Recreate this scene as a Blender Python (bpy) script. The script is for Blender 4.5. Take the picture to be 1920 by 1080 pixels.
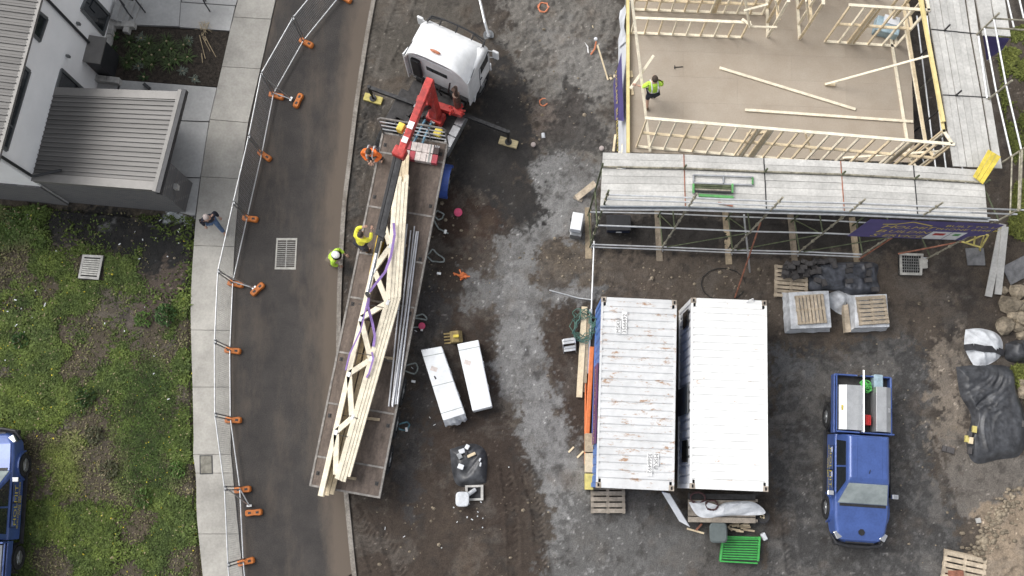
import bpy, bmesh, math, random
import numpy as np
from mathutils import Vector, Matrix

for o in list(bpy.data.objects): bpy.data.objects.remove(o)
scene = bpy.context.scene
C = scene.collection
R = math.radians

# ------------------------------------------------------------------ camera
FPX, TILT, HCAM = 1880.0, math.atan(362 / 1880.0), 34.5
cam_d = bpy.data.cameras.new('camera'); cam = bpy.data.objects.new('camera', cam_d); C.objects.link(cam)
cam.location = (0, 0, HCAM); cam.rotation_euler = (TILT, 0, 0)
cam_d.sensor_width = 36; cam_d.sensor_fit = 'HORIZONTAL'; cam_d.lens = 36 * FPX / 1920; cam_d.clip_end = 2000
scene.camera = cam
# ------------------------------------------------------------------ world, sun, exposure
SUN_EL, SUN_AZ = R(50), R(-62)
w = bpy.data.worlds.new('World'); scene.world = w; w.use_nodes = True
nt = w.node_tree; bg = nt.nodes['Background']
sky = nt.nodes.new('ShaderNodeTexSky'); sky.sky_type = 'NISHITA'; sky.sun_disc = False
sky.sun_elevation = SUN_EL; sky.sun_rotation = SUN_AZ; sky.air_density = 1.0; sky.dust_density = 3.0
bw = nt.nodes.new('ShaderNodeRGBToBW'); mx = nt.nodes.new('ShaderNodeMixRGB'); mx.inputs[0].default_value = .86
nt.links.new(sky.outputs[0], bw.inputs[0]); nt.links.new(sky.outputs[0], mx.inputs[1]); nt.links.new(bw.outputs[0], mx.inputs[2])
nt.links.new(mx.outputs[0], bg.inputs[0]); bg.inputs[1].default_value = 0.15
sd = bpy.data.lights.new('sun', 'SUN'); sd.energy = 0.78; sd.angle = R(34); sd.color = (1, .96, .9)
sun = bpy.data.objects.new('sun', sd); C.objects.link(sun)
to_sun = Vector((math.sin(SUN_AZ) * math.cos(SUN_EL), math.cos(SUN_AZ) * math.cos(SUN_EL), math.sin(SUN_EL)))
sun.rotation_euler = to_sun.to_track_quat('Z', 'Y').to_euler(); sun.location = (0, 0, 60)
vs = scene.view_settings; vs.view_transform = 'Standard'; vs.look = 'None'; vs.gamma = 1; vs.use_curve_mapping = False
vs.exposure = 1.0
scene.render.engine = 'CYCLES'

# ------------------------------------------------------------------ helpers
ST, CT = math.sin(TILT), math.cos(TILT)
def P(px, py, h=0.0):
    """survey helper: place on the site, h metres above the ground, that the survey photo shows at px, py"""
    u, v = px - 960.0, py - 540.0
    dz = FPX * CT + v * ST
    return Vector((u * (HCAM - h) / dz, (FPX * ST - v * CT) * (HCAM - h) / dz, h))

rng = random.Random(7)
MATS = {}
def mat(name, col, rough=.7, metal=0, var=.12, scale=6, bump=0, bscale=None, objvar=0, spec=.4, col2=None, stretch=None, coat=0, trans=0, alpha=1, detail=5, fine=None):
    if name in MATS: return MATS[name]
    m = bpy.data.materials.new(name); m.use_nodes = True; n = m.node_tree.nodes; l = m.node_tree.links
    b = n['Principled BSDF']; b.inputs['Roughness'].default_value = rough; b.inputs['Metallic'].default_value = metal
    b.inputs['Specular IOR Level'].default_value = spec; b.inputs['Coat Weight'].default_value = coat
    b.inputs['Transmission Weight'].default_value = trans; b.inputs['Alpha'].default_value = alpha
    tc = n.new('ShaderNodeTexCoord'); src = tc.outputs['Object']
    if stretch:
        mp = n.new('ShaderNodeMapping'); mp.inputs['Scale'].default_value = stretch; l.new(src, mp.inputs[0]); src = mp.outputs[0]
    nz = n.new('ShaderNodeTexNoise'); nz.inputs['Scale'].default_value = scale; nz.inputs['Detail'].default_value = detail; nz.inputs['Roughness'].default_value = .65
    l.new(src, nz.inputs['Vector'])
    r = n.new('ShaderNodeValToRGB'); c = list(col)
    a = [max(0, x * (1 - var * 1.6)) for x in c]; d = [min(1, x * (1 + var)) for x in c]
    if col2: a = list(col2); d = c
    r.color_ramp.elements[0].color = a + [1]; r.color_ramp.elements[1].color = d + [1]
    r.color_ramp.elements[0].position = .32; r.color_ramp.elements[1].position = .66
    l.new(nz.outputs[0], r.inputs[0]); out = r.outputs[0]
    if fine:
        n2 = n.new('ShaderNodeTexNoise'); n2.inputs['Scale'].default_value = fine[0]; n2.inputs['Detail'].default_value = 3; l.new(tc.outputs['Object'], n2.inputs['Vector'])
        mr = n.new('ShaderNodeMapRange'); mr.inputs[1].default_value = .3; mr.inputs[2].default_value = .7; mr.inputs[3].default_value = 1 - fine[1]; mr.inputs[4].default_value = 1 + fine[1]
        l.new(n2.outputs[0], mr.inputs[0])
        hs0 = n.new('ShaderNodeHueSaturation'); l.new(out, hs0.inputs['Color']); l.new(mr.outputs[0], hs0.inputs['Value']); out = hs0.outputs[0]
    if objvar:
        oi = n.new('ShaderNodeObjectInfo'); mr = n.new('ShaderNodeMapRange'); mr.inputs[3].default_value = 1 - objvar; mr.inputs[4].default_value = 1 + objvar
        l.new(oi.outputs['Random'], mr.inputs[0]); hs = n.new('ShaderNodeHueSaturation'); l.new(out, hs.inputs['Color']); l.new(mr.outputs[0], hs.inputs['Value']); out = hs.outputs[0]
    l.new(out, b.inputs['Base Color'])
    if bump:
        n3 = n.new('ShaderNodeTexNoise'); n3.inputs['Scale'].default_value = bscale or scale * 5; n3.inputs['Detail'].default_value = 4; l.new(src, n3.inputs['Vector'])
        bp = n.new('ShaderNodeBump'); bp.inputs['Strength'].default_value = bump; bp.inputs['Distance'].default_value = .02; l.new(n3.outputs[0], bp.inputs['Height']); l.new(bp.outputs[0], b.inputs['Normal'])
    MATS[name] = m; return m

class MB:
    def __init__(s): s.v = []; s.f = []
    def add(s, vs, fs):
        k = len(s.v); s.v += [Vector(x) for x in vs]; s.f += [tuple(i + k for i in f) for f in fs]; return s
    def box(s, c, size, rz=0, M=None):
        c = Vector(c); hx, hy, hz = [x / 2 for x in size]
        M = M or Matrix.Rotation(rz, 3, 'Z')
        vs = [c + M @ Vector((a * hx, b * hy, d * hz)) for d in (-1, 1) for a, b in ((-1, -1), (1, -1), (1, 1), (-1, 1))]
        return s.add(vs, [(3, 2, 1, 0), (4, 5, 6, 7), (0, 1, 5, 4), (1, 2, 6, 5), (2, 3, 7, 6), (3, 0, 4, 7)])
    def beam(s, p0, p1, wd, th, up=(0, 0, 1)):
        p0, p1 = Vector(p0), Vector(p1); d = (p1 - p0); L = d.length; d.normalize(); up = Vector(up)
        if abs(d.dot(up)) > .98: up = Vector((0, 1, 0)) if abs(d.y) < .9 else Vector((1, 0, 0))
        sd_ = d.cross(up).normalized(); u = sd_.cross(d)
        M = Matrix((d, sd_, u)).transposed()
        return s.box((p0 + p1) / 2, (L, wd, th), M=M)
    def tube(s, p0, p1, r, n=8, r2=None, caps=True):
        p0, p1 = Vector(p0), Vector(p1); d = (p1 - p0).normalized(); r2 = r if r2 is None else r2
        a = d.orthogonal().normalized(); b = d.cross(a); vs = []
        for p, q in ((p0, r), (p1, r2)):
            for i in range(n):
                t = 2 * math.pi * i / n; vs.append(p + (a * math.cos(t) + b * math.sin(t)) * q)
        fs = [(i, (i + 1) % n, n + (i + 1) % n, n + i) for i in range(n)]
        if caps: fs += [tuple(range(n - 1, -1, -1)), tuple(range(n, 2 * n))]
        return s.add(vs, fs)
    def path(s, pts, r, n=6, closed=False):
        pts = [Vector(p) for p in pts]; m = len(pts); vs = []; prev = None
        for i, p in enumerate(pts):
            if closed: d = pts[(i + 1) % m] - pts[i - 1]
            else: d = pts[min(i + 1, m - 1)] - pts[max(i - 1, 0)]
            d.normalize()
            a = d.orthogonal().normalized() if prev is None else (prev - d * prev.dot(d)).normalized()
            prev = a; b = d.cross(a)
            for k in range(n):
                t = 2 * math.pi * k / n; vs.append(p + (a * math.cos(t) + b * math.sin(t)) * r)
        fs = []
        for i in range(m if closed else m - 1):
            j = (i + 1) % m
            for k in range(n): fs.append((i * n + k, i * n + (k + 1) % n, j * n + (k + 1) % n, j * n + k))
        if not closed: fs += [tuple(range(n - 1, -1, -1)), tuple((m - 1) * n + k for k in range(n))]
        return s.add(vs, fs)
    def ribbon(s, pts, wd, th=.004, up=(0, 0, 1)):
        for a, b in zip(pts[:-1], pts[1:]): s.beam(a, b, wd, th, up)
        return s
    def prism(s, poly, z0, z1):
        n = len(poly); poly = [Vector((p[0], p[1], 0)) for p in poly]
        if sum(poly[i].x * poly[(i + 1) % n].y - poly[(i + 1) % n].x * poly[i].y for i in range(n)) < 0: poly = poly[::-1]
        vs = [Vector((p.x, p.y, z0)) for p in poly] + [Vector((p.x, p.y, z1)) for p in poly]
        return s.add(vs, [tuple(range(n - 1, -1, -1)), tuple(range(n, 2 * n))] + [(i, (i + 1) % n, n + (i + 1) % n, n + i) for i in range(n)])
    def slab(s, quad, th):
        """thick panel from four 3-D corners, extruded against its normal"""
        q = [Vector(p) for p in quad]; nn = (q[1] - q[0]).cross(q[2] - q[0]).normalized() * th; k = len(q)
        return s.add(q + [p - nn for p in q], [tuple(range(k)), tuple(range(2 * k - 1, k - 1, -1))] + [(i, k + i, k + (i + 1) % k, (i + 1) % k) for i in range(k)])
    def loft(s, rings, caps=True, closed=True):
        n = len(rings[0]); vs = [p for r_ in rings for p in r_]; fs = []
        for i in range(len(rings) - 1):
            for k in range(n if closed else n - 1):
                fs.append((i * n + k, i * n + (k + 1) % n, (i + 1) * n + (k + 1) % n, (i + 1) * n + k))
        if caps: fs += [tuple(range(n - 1, -1, -1)), tuple((len(rings) - 1) * n + k for k in range(n))]
        return s.add(vs, fs)
    def ball(s, c, r, n=8, sq=(1, 1, 1), M=None):
        c = Vector(c); M = M or Matrix.Identity(3); rings = []
        m = max(3, n // 2 + 1)
        for i in range(m):
            a = -math.pi / 2 + math.pi * (i + .02) / (m - 1 + .04)
            rings.append([c + M @ Vector((r * sq[0] * math.cos(a) * math.cos(2 * math.pi * k / n), r * sq[1] * math.cos(a) * math.sin(2 * math.pi * k / n), r * sq[2] * math.sin(a))) for k in range(n)])
        return s.loft(rings)
    def build(s, name, m, parent=None, smooth=False, bevel=0, subsurf=0, local=False):
        root = parent
        while root is not None and root.parent is not None: root = root.parent
        me = bpy.data.meshes.new(name)
        vs = s.v
        if root is not None and not local:
            T = (Matrix.Translation(root.location) @ root.rotation_euler.to_matrix().to_4x4()).inverted(); vs = [T @ v for v in vs]
        off = Vector((0, 0, 0))
        if root is None and vs:
            mn = Vector((min(v.x for v in vs), min(v.y for v in vs), min(v.z for v in vs))); mx_ = Vector((max(v.x for v in vs), max(v.y for v in vs), 0))
            off = Vector(((mn.x + mx_.x) / 2, (mn.y + mx_.y) / 2, mn.z)); vs = [v - off for v in vs]
        me.from_pydata([tuple(v) for v in vs], [], s.f); me.validate(); me.update()
        bm = bmesh.new(); bm.from_mesh(me); bmesh.ops.recalc_face_normals(bm, faces=bm.faces); bm.to_mesh(me); bm.free()
        if smooth:
            me.polygons.foreach_set('use_smooth', [True] * len(me.polygons))
        if m is not None: me.materials.append(mat_(m))
        o = bpy.data.objects.new(name, me); C.objects.link(o); o.location = off
        if parent is not None: o.parent = parent
        if bevel:
            bv = o.modifiers.new('bevel', 'BEVEL'); bv.width = bevel; bv.segments = 2; bv.limit_method = 'ANGLE'
        if subsurf:
            ss = o.modifiers.new('sub', 'SUBSURF'); ss.levels = subsurf; ss.render_levels = subsurf
        return o
def mat_(m): return MATS[m] if isinstance(m, str) else m

def tag(o, label=None, cat=None, group=None, kind=None):
    if label: o['label'] = label
    if cat: o['category'] = cat
    if group: o['group'] = group
    if kind: o['kind'] = kind
    return o
def thing(name, label, cat, loc=(0, 0, 0), rz=0, group=None):
    o = bpy.data.objects.new(name, None); C.objects.link(o); o.empty_display_size = .2
    o.location = loc; o.rotation_euler = (0, 0, rz)
    return tag(o, label, cat, group)
def struct(o): return tag(o, kind='structure')
def copy_tree(o, parent=None):
    c = o.copy(); C.objects.link(c); c.parent = parent
    for ch in list(o.children): copy_tree(ch, c)
    return c
def dup(o, loc, rz, label, group=None):
    c = copy_tree(o); c.location = loc; c.rotation_euler = (0, 0, rz); tag(c, label, group=group); return c
def single(mb, name, m, label, cat, group=None, **k): return tag(mb.build(name, m, **k), label, cat, group)
def lerp(a, b, t): return a + (b - a) * t
def heading(a, b): d = Vector(b) - Vector(a); return math.atan2(d.y, d.x)

def text_mesh(name, body, m, parent, origin, xdir, ydir, size, extrude=.002, shear=0, local=False, align='LEFT'):
    cu = bpy.data.curves.new(name, 'FONT'); cu.body = body; cu.size = 1; cu.extrude = 0; cu.shear = shear; cu.align_x = align; cu.resolution_u = 2
    to = bpy.data.objects.new('tmp', cu); C.objects.link(to)
    dg = bpy.context.evaluated_depsgraph_get(); me = bpy.data.meshes.new_from_object(to.evaluated_get(dg))
    vs = [Vector(v.co) for v in me.vertices]; fs = [tuple(p.vertices) for p in me.polygons]
    bpy.data.objects.remove(to); bpy.data.curves.remove(cu); bpy.data.meshes.remove(me)
    x, y = Vector(xdir), Vector(ydir); sx, sy = (size if isinstance(size, tuple) else (size, size))
    nrm = x.cross(y).normalized() * extrude
    mb = MB(); mb.add([Vector(origin) + x * v.x * sx + y * v.y * sy + nrm for v in vs], fs)
    return mb.build(name, m, parent, local=local)

# numpy noise and polygon helpers for the terrain
def vnoise(x, y, seed=0):
    xi = np.floor(x).astype(np.int64); yi = np.floor(y).astype(np.int64); xf = x - xi; yf = y - yi
    def hsh(a, b):
        n = (a * 374761393 + b * 668265263 + seed * 982451653) & 0x7fffffff
        n = ((n ^ (n >> 13)) * 1274126177) & 0x7fffffff
        return ((n ^ (n >> 16)) & 0xffff) / 65535.0
    u = xf * xf * (3 - 2 * xf); v = yf * yf * (3 - 2 * yf)
    return (hsh(xi, yi) * (1 - u) + hsh(xi + 1, yi) * u) * (1 - v) + (hsh(xi, yi + 1) * (1 - u) + hsh(xi + 1, yi + 1) * u) * v
def fbm(x, y, sc, oct_=5, seed=0, gain=.55):
    t = 0; a = 1; s_ = 0
    for i in range(oct_):
        t = t + a * vnoise(x * sc + i * 17.3, y * sc - i * 9.1, seed + i); s_ += a; a *= gain; sc *= 2.03
    return t / s_
def poly_sd(x, y, pts):
    """signed distance to a polygon, negative inside"""
    d = np.full(x.shape, 1e9); ins = np.zeros(x.shape, bool); n = len(pts)
    for i in range(n):
        ax, ay = pts[i][0], pts[i][1]; bx, by = pts[(i + 1) % n][0], pts[(i + 1) % n][1]
        ex, ey = bx - ax, by - ay; t = np.clip(((x - ax) * ex + (y - ay) * ey) / (ex * ex + ey * ey + 1e-9), 0, 1)
        d = np.minimum(d, np.hypot(x - ax - t * ex, y - ay - t * ey))
        c = ((ay > y) != (by > y)) & (x < (bx - ax) * (y - ay) / (by - ay + 1e-12) + ax); ins ^= c
    return np.where(ins, -d, d)
def line_d(x, y, pts):
    d = np.full(x.shape, 1e9); sd_ = np.zeros(x.shape); al = np.zeros(x.shape); acc = 0
    for (a, b) in zip(pts[:-1], pts[1:]):
        ex, ey = b[0] - a[0], b[1] - a[1]; L = math.hypot(ex, ey)
        t = np.clip(((x - a[0]) * ex + (y - a[1]) * ey) / (L * L + 1e-9), 0, 1); q = np.hypot(x - a[0] - t * ex, y - a[1] - t * ey)
        c = ((x - a[0]) * ey - (y - a[1]) * ex) / L; m = q < d; d = np.where(m, q, d); sd_ = np.where(m, c, sd_); al = np.where(m, acc + t * L, al); acc += L
    return d, sd_, al
def PX(lst, h=0): return [tuple(P(a, b, h)[:2]) for a, b in lst]
def sstep(a, b, x): t = np.clip((x - a) / (b - a), 0, 1); return t * t * (3 - 2 * t)
# ------------------------------------------------------------------ terrain
ROAD_L = [(545, -130), (518, 0), (490, 128), (467, 229), (451, 334), (441, 462), (438.6, 520), (433, 640), (433, 700), (434.5, 851), (438, 886), (449, 1000), (457, 1080), (470, 1200)]
ROAD_R = [(722, -130), (697, 0), (682, 83), (665, 194), (652, 300), (642, 384), (637, 457), (633, 540), (631, 640), (632, 740), (637, 840), (645, 925), (651, 987), (660, 1075), (676, 1200)]
PATH_L = [(475, -130), (447, 0), (432, 58), (408, 165), (393, 230), (377, 334), (367, 420), (360, 520), (358, 590), (361, 700), (362, 728), (364, 823), (363, 853), (369, 897), (369, 960), (373, 1002), (381, 1080), (395, 1200)]
road_poly = PX(ROAD_L) + PX(ROAD_R)[::-1]
path_poly = PX(PATH_L) + PX(ROAD_L)[::-1]
G = .045
def coords(a, b, far):
    f = np.arange(a, b + G, G); lo = a - np.array(far[::-1]); hi = f[-1] + np.array(far); return np.concatenate([lo, f, hi])
far = [.3, .8, 2, 5, 12, 30, 80, 200]
gx, gy = coords(-19.4, 19.6, far), coords(-3.9, 18.4, far)
X, Y = np.meshgrid(gx, gy); X0 = X.ravel(); Y0 = Y.ravel()
DARK = 0; n1 = fbm(X0, Y0, .9, 5, 1); n2 = fbm(X0, Y0, 3.1, 5, 2); n3 = fbm(X0, Y0, 9, 4, 3); n4 = fbm(X0, Y0, .33, 4, 4); n5 = fbm(X0, Y0, 1.7, 6, 9, .65)
n6 = fbm(X0, Y0, 6, 5, 12, .7); n7 = fbm(X0 + 2 * n1, Y0 + 2 * n4, 1.1, 6, 13, .7)
warp = (n1 - .5) * 1.3 + (n2 - .5) * 1.2 + (n3 - .5) * 1.1 + (n6 - .5) * 1.0
col = np.zeros((X0.size, 3)); hgt = (n1 - .5) * .05 + (n2 - .5) * .045 + (n3 - .5) * .03; wet = np.zeros(X0.size)
def base(c): return np.array(c)[None, :]
def mixc(m, c): 
    global col
    col = col * (1 - m[:, None]) + base(c) * m[:, None]
col[:] = (.068, .056, .046)
mixc(sstep(.45, .7, n5), (.038, .032, .028)); mixc(sstep(.55, .8, n4) * .6, (.095, .078, .062))
def zone(px, c, soft=.35, w_=1.0, k=1.0, bound=True):
    soft *= .55; d = poly_sd(X0, Y0, PX(px)) + warp * w_; m = sstep(soft, -soft, d) * k; mixc(m, c); return m
# brown, damp topsoil between lorry and track
zone([(800, 370), (940, 370), (950, 470), (935, 560), (930, 690), (1000, 900), (1030, 1100), (640, 1100), (660, 930), (720, 930), (760, 700)], (.052, .040, .032), .5)
zone([(820, 560), (920, 580), (930, 700), (990, 860), (960, 1000), (880, 980), (800, 900)], (.040, .029, .023), .4, 1, .8)
zone([(1030, 560), (1110, 560), (1110, 900), (1060, 830), (1010, 640)], (.048, .035, .027), .3)
zone([(1000, 450), (1120, 440), (1320, 480), (1330, 560), (1120, 555), (1010, 530)], (.105, .085, .066), .3)
zone([(1120, 470), (1460, 480), (1700, 480), (1780, 560), (1760, 640), (1450, 640), (1440, 560), (1130, 560)], (.088, .071, .057), .4)
zone([(840, 360), (940, 370), (950, 430), (900, 480), (830, 430)], (.045, .029, .022), .25, 1, .9)
# upper middle clods and grey clay
zone([(930, -40), (1160, -40), (1160, 300), (1120, 330), (1000, 280), (960, 120)], (.145, .135, .122), .5, 1.3)
zone([(1030, 60), (1140, 90), (1140, 250), (1040, 220)], (.19, .182, .17), .5, 1.6, .8)
zone([(980, 180), (1090, 190), (1060, 260), (990, 280)], (.13, .10, .082), .3, 1, .6)
zone([(700, -60), (930, -60), (880, 60), (800, 60), (700, 330), (650, 330)], (.082, .073, .062), .4)
# pale crushed rock track
trk = zone([(985, 310), (1060, 270), (1130, 320), (1125, 450), (1010, 450), (1010, 530), (1130, 545), (1120, 575), (1020, 575), (1010, 640), (1045, 780), (1100, 880), (1120, 960), (1330, 1000), (1250, 1110), (1040, 1110), (1010, 900), (965, 780), (930, 680), (938, 600), (930, 575), (872, 578), (866, 512), (930, 515), (925, 450), (960, 430), (1010, 400)], (.195, .192, .188), .3, .7)
mixc(trk * sstep(.47, .66, n7) * .75, (.115, .113, .112)); mixc(trk * sstep(.55, .72, n6) * .2, (.27, .268, .263))
zone([(1050, 930), (1440, 940), (1460, 1110), (1030, 1110)], (.092, .089, .086), .4, 1.2, .75)
# dark damp tar-like soil under and beside the lorry, some lorry shadow painted in
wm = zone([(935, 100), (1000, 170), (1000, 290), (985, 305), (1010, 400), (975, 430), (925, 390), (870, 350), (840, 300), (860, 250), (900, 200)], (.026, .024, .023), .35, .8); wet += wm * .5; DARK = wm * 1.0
wm = zone([(1115, 395), (1790, 400), (1800, 455), (1640, 478), (1120, 470)], (.024, .022, .021), .4, .6, .9); DARK += wm  # shade under the scaffold deck painted into the soil colour
wm = zone([(1060, 160), (1130, 200), (1140, 290), (1060, 290), (1000, 270)], (.05, .046, .043), .3, 1, .8)
wm = zone([(650, 320), (720, 240), (700, 120), (640, 420), (645, 520)], (.05, .046, .042), .3)
zone([(760, 460), (800, 480), (770, 700), (740, 900), (770, 960), (800, 800), (850, 560)], (.058, .055, .055), .4, 1, .8)
zone([(866, 508), (945, 515), (945, 580), (900, 578), (868, 572)], (.155, .152, .15), .35, .45, .9)
# dark roadbase yard on the right
yd = zone([(1450, 640), (1740, 650), (1760, 740), (1740, 860), (1800, 960), (1830, 1110), (1400, 1110), (1440, 950)], (.060, .058, .057), .3)
mixc(yd * sstep(.5, .7, n6) * .45, (.13, .128, .125)); mixc(yd * sstep(.48, .7, n7) * .6, (.115, .111, .108)); mixc(yd * sstep(.55, .75, n1) * .5, (.04, .038, .037))
zone([(1440, 640), (1500, 660), (1520, 730), (1445, 720)], (.12, .12, .122), .3, 1, .8)
zone([(1745, 650), (1800, 640), (1830, 860), (1780, 880), (1745, 800)], (.19, .16, .13), .25)
zone([(1760, 820), (1930, 850), (1930, 950), (1800, 960)], (.15, .135, .12), .3, 1, .8)
zone([(1835, 960), (1960, 900), (1960, 1130), (1790, 1130)], (.24, .19, .14), .25, .7)
zone([(1790, 60), (1960, 60), (1960, 660), (1860, 560), (1800, 400)], (.075, .06, .047), .4)
# left block: weedy soil, black fill by the brick garage
lf = zone([(-80, 370), (362, 400), (362, 620), (372, 900), (390, 1130), (-80, 1130)], (.075, .062, .045), .08, .1)
wm = zone([(50, 384), (362, 408), (362, 560), (300, 560), (240, 480), (60, 445)], (.018, .018, .018), .3, .5); DARK += wm
zone([(220, 530), (350, 500), (300, 600), (240, 620)], (.085, .067, .055), .3, .7)
zone([(310, 395), (365, 408), (360, 420), (310, 415)], (.42, .45, .46), .1, .3)
zone([(190, 425), (215, 415), (205, 440)], (.2, .2, .2), .15, .3, .6)
# fine mottling of dry crust, damp and dust over all soil
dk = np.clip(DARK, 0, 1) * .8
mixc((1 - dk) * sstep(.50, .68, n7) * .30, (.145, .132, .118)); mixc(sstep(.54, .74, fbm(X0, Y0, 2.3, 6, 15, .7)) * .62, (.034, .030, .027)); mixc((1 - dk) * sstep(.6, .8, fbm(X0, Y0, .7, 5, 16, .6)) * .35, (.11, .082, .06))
col *= (0.62 + .5 * n6 + .3 * n3 + .25 * (n5 - .5))[:, None]; col *= .92
peb = vnoise(X0 * 16, Y0 * 16, 31); m_ = (peb > .93) & (fbm(X0, Y0, 1.1, 3, 77) > .46); col[m_] = col[m_] * 2.1 + .02
# relief: clods, tyre ruts with tread, the earth mound at lower right
hgt += sstep(.55, .8, n5) * .05 * sstep(.45, .6, n4)
cl = sstep(.2, -.4, poly_sd(X0, Y0, PX([(920, -40), (1165, -40), (1165, 300), (1000, 260)]))); hgt += cl * (np.abs(fbm(X0, Y0, 2.2, 5, 21) - .5) * .4)
TRACKS = [([(668, 250), (690, 140), (720, 0), (735, -80)], .3), ([(735, 60), (760, 0), (775, -60)], .28), ([(648, 480), (668, 340), (700, 200)], .25), ([(668, 960), (690, 1010), (720, 1100)], .3), ([(715, 1000), (740, 1040), (760, 1110)], .3),
          ([(985, 880), (1008, 960), (1018, 1100)], .22), ([(945, 860), (960, 960), (965, 1100)], .22), ([(790, 0), (775, 50), (745, 120)], .22), ([(1490, 1100), (1470, 900), (1500, 660)], .25)]
for pl, wd in TRACKS:
    pts = PX(pl); d, sdd, al = line_d(X0, Y0, pts); m = sstep(wd, wd * .75, d) * sstep(.36, .56, n2 * .6 + n1 * .4)
    tread = np.sin((al + np.abs(sdd) * .7) * 2 * math.pi / .17)
    hgt += m * (-.035 + .022 * tread) + sstep(wd * 1.5, wd * 1.1, d) * (1 - m) * .015; col *= (1 + m * .12 * tread)[:, None]
md = poly_sd(X0, Y0, PX([(1850, 985), (1960, 950), (1960, 1150), (1830, 1150)])); mh = sstep(.9, -1.6, md); hgt += mh * .65 + mh * (n2 - .5) * .3
# sit below the paved sheets
pv = np.minimum(poly_sd(X0, Y0, road_poly), poly_sd(X0, Y0, path_poly)); pm = sstep(.45, .0, pv); hgt = np.where(pv < .12, -.10, hgt * (1 - pm) - .02 * pm)
dv = poly_sd(X0, Y0, PX([(150, -60), (470, -60), (447, 0), (367, 412), (60, 385), (60, 330), (185, 150)])); hgt = np.where(dv < .1, -.08, hgt)
farm = (np.abs(X0) > 20) | (Y0 > 19) | (Y0 < -4.5); hgt[farm] = -.12
def terr_h(x, y):
    i = np.clip(np.searchsorted(gy, y), 0, len(gy) - 1); j = np.clip(np.searchsorted(gx, x), 0, len(gx) - 1)
    return HG[i, j]
HG = hgt.reshape(X.shape)
ny, nx = X.shape
me = bpy.data.meshes.new('ground'); idx = np.arange(nx * ny).reshape(ny, nx)
quads = np.stack([idx[:-1, :-1], idx[:-1, 1:], idx[1:, 1:], idx[1:, :-1]], -1).reshape(-1, 4)
me.vertices.add(nx * ny); me.vertices.foreach_set('co', np.stack([X0, Y0, hgt], -1).astype(np.float32).ravel())
me.loops.add(quads.size); me.loops.foreach_set('vertex_index', quads.ravel().astype(np.int32))
me.polygons.add(len(quads)); me.polygons.foreach_set('loop_start', np.arange(0, quads.size, 4, dtype=np.int32)); me.polygons.foreach_set('use_smooth', np.ones(len(quads), bool))
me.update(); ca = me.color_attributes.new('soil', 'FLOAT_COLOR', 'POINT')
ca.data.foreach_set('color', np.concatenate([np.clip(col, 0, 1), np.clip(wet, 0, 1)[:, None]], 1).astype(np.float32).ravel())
def soil_material():
    m = bpy.data.materials.new('soil'); m.use_nodes = True; n = m.node_tree.nodes; l = m.node_tree.links; b = n['Principled BSDF']
    at = n.new('ShaderNodeVertexColor'); at.layer_name = 'soil'; tc = n.new('ShaderNodeTexCoord')
    nz = n.new('ShaderNodeTexNoise'); nz.inputs['Scale'].default_value = 22; nz.inputs['Detail'].default_value = 6; nz.inputs['Roughness'].default_value = .75; l.new(tc.outputs['Object'], nz.inputs['Vector'])
    mr = n.new('ShaderNodeMapRange'); mr.inputs[1].default_value = .3; mr.inputs[2].default_value = .72; mr.inputs[3].default_value = .6; mr.inputs[4].default_value = 1.5; l.new(nz.outputs[0], mr.inputs[0])
    hs = n.new('ShaderNodeHueSaturation'); l.new(at.outputs[0], hs.inputs['Color']); l.new(mr.outputs[0], hs.inputs['Value']); l.new(hs.outputs[0], b.inputs['Base Color'])
    r2 = n.new('ShaderNodeMapRange'); r2.inputs[3].default_value = .92; r2.inputs[4].default_value = .5; l.new(at.outputs['Alpha'], r2.inputs[0]); l.new(r2.outputs[0], b.inputs['Roughness'])
    b.inputs['Specular IOR Level'].default_value = .3
    n3 = n.new('ShaderNodeTexNoise'); n3.inputs['Scale'].default_value = 30; n3.inputs['Detail'].default_value = 5; l.new(tc.outputs['Object'], n3.inputs['Vector'])
    bp = n.new('ShaderNodeBump'); bp.inputs['Strength'].default_value = .8; bp.inputs['Distance'].default_value = .03; l.new(n3.outputs[0], bp.inputs['Height']); l.new(bp.outputs[0], b.inputs['Normal'])
    return m
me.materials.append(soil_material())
ground = struct(bpy.data.objects.new('ground', me)); C.objects.link(ground)

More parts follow.
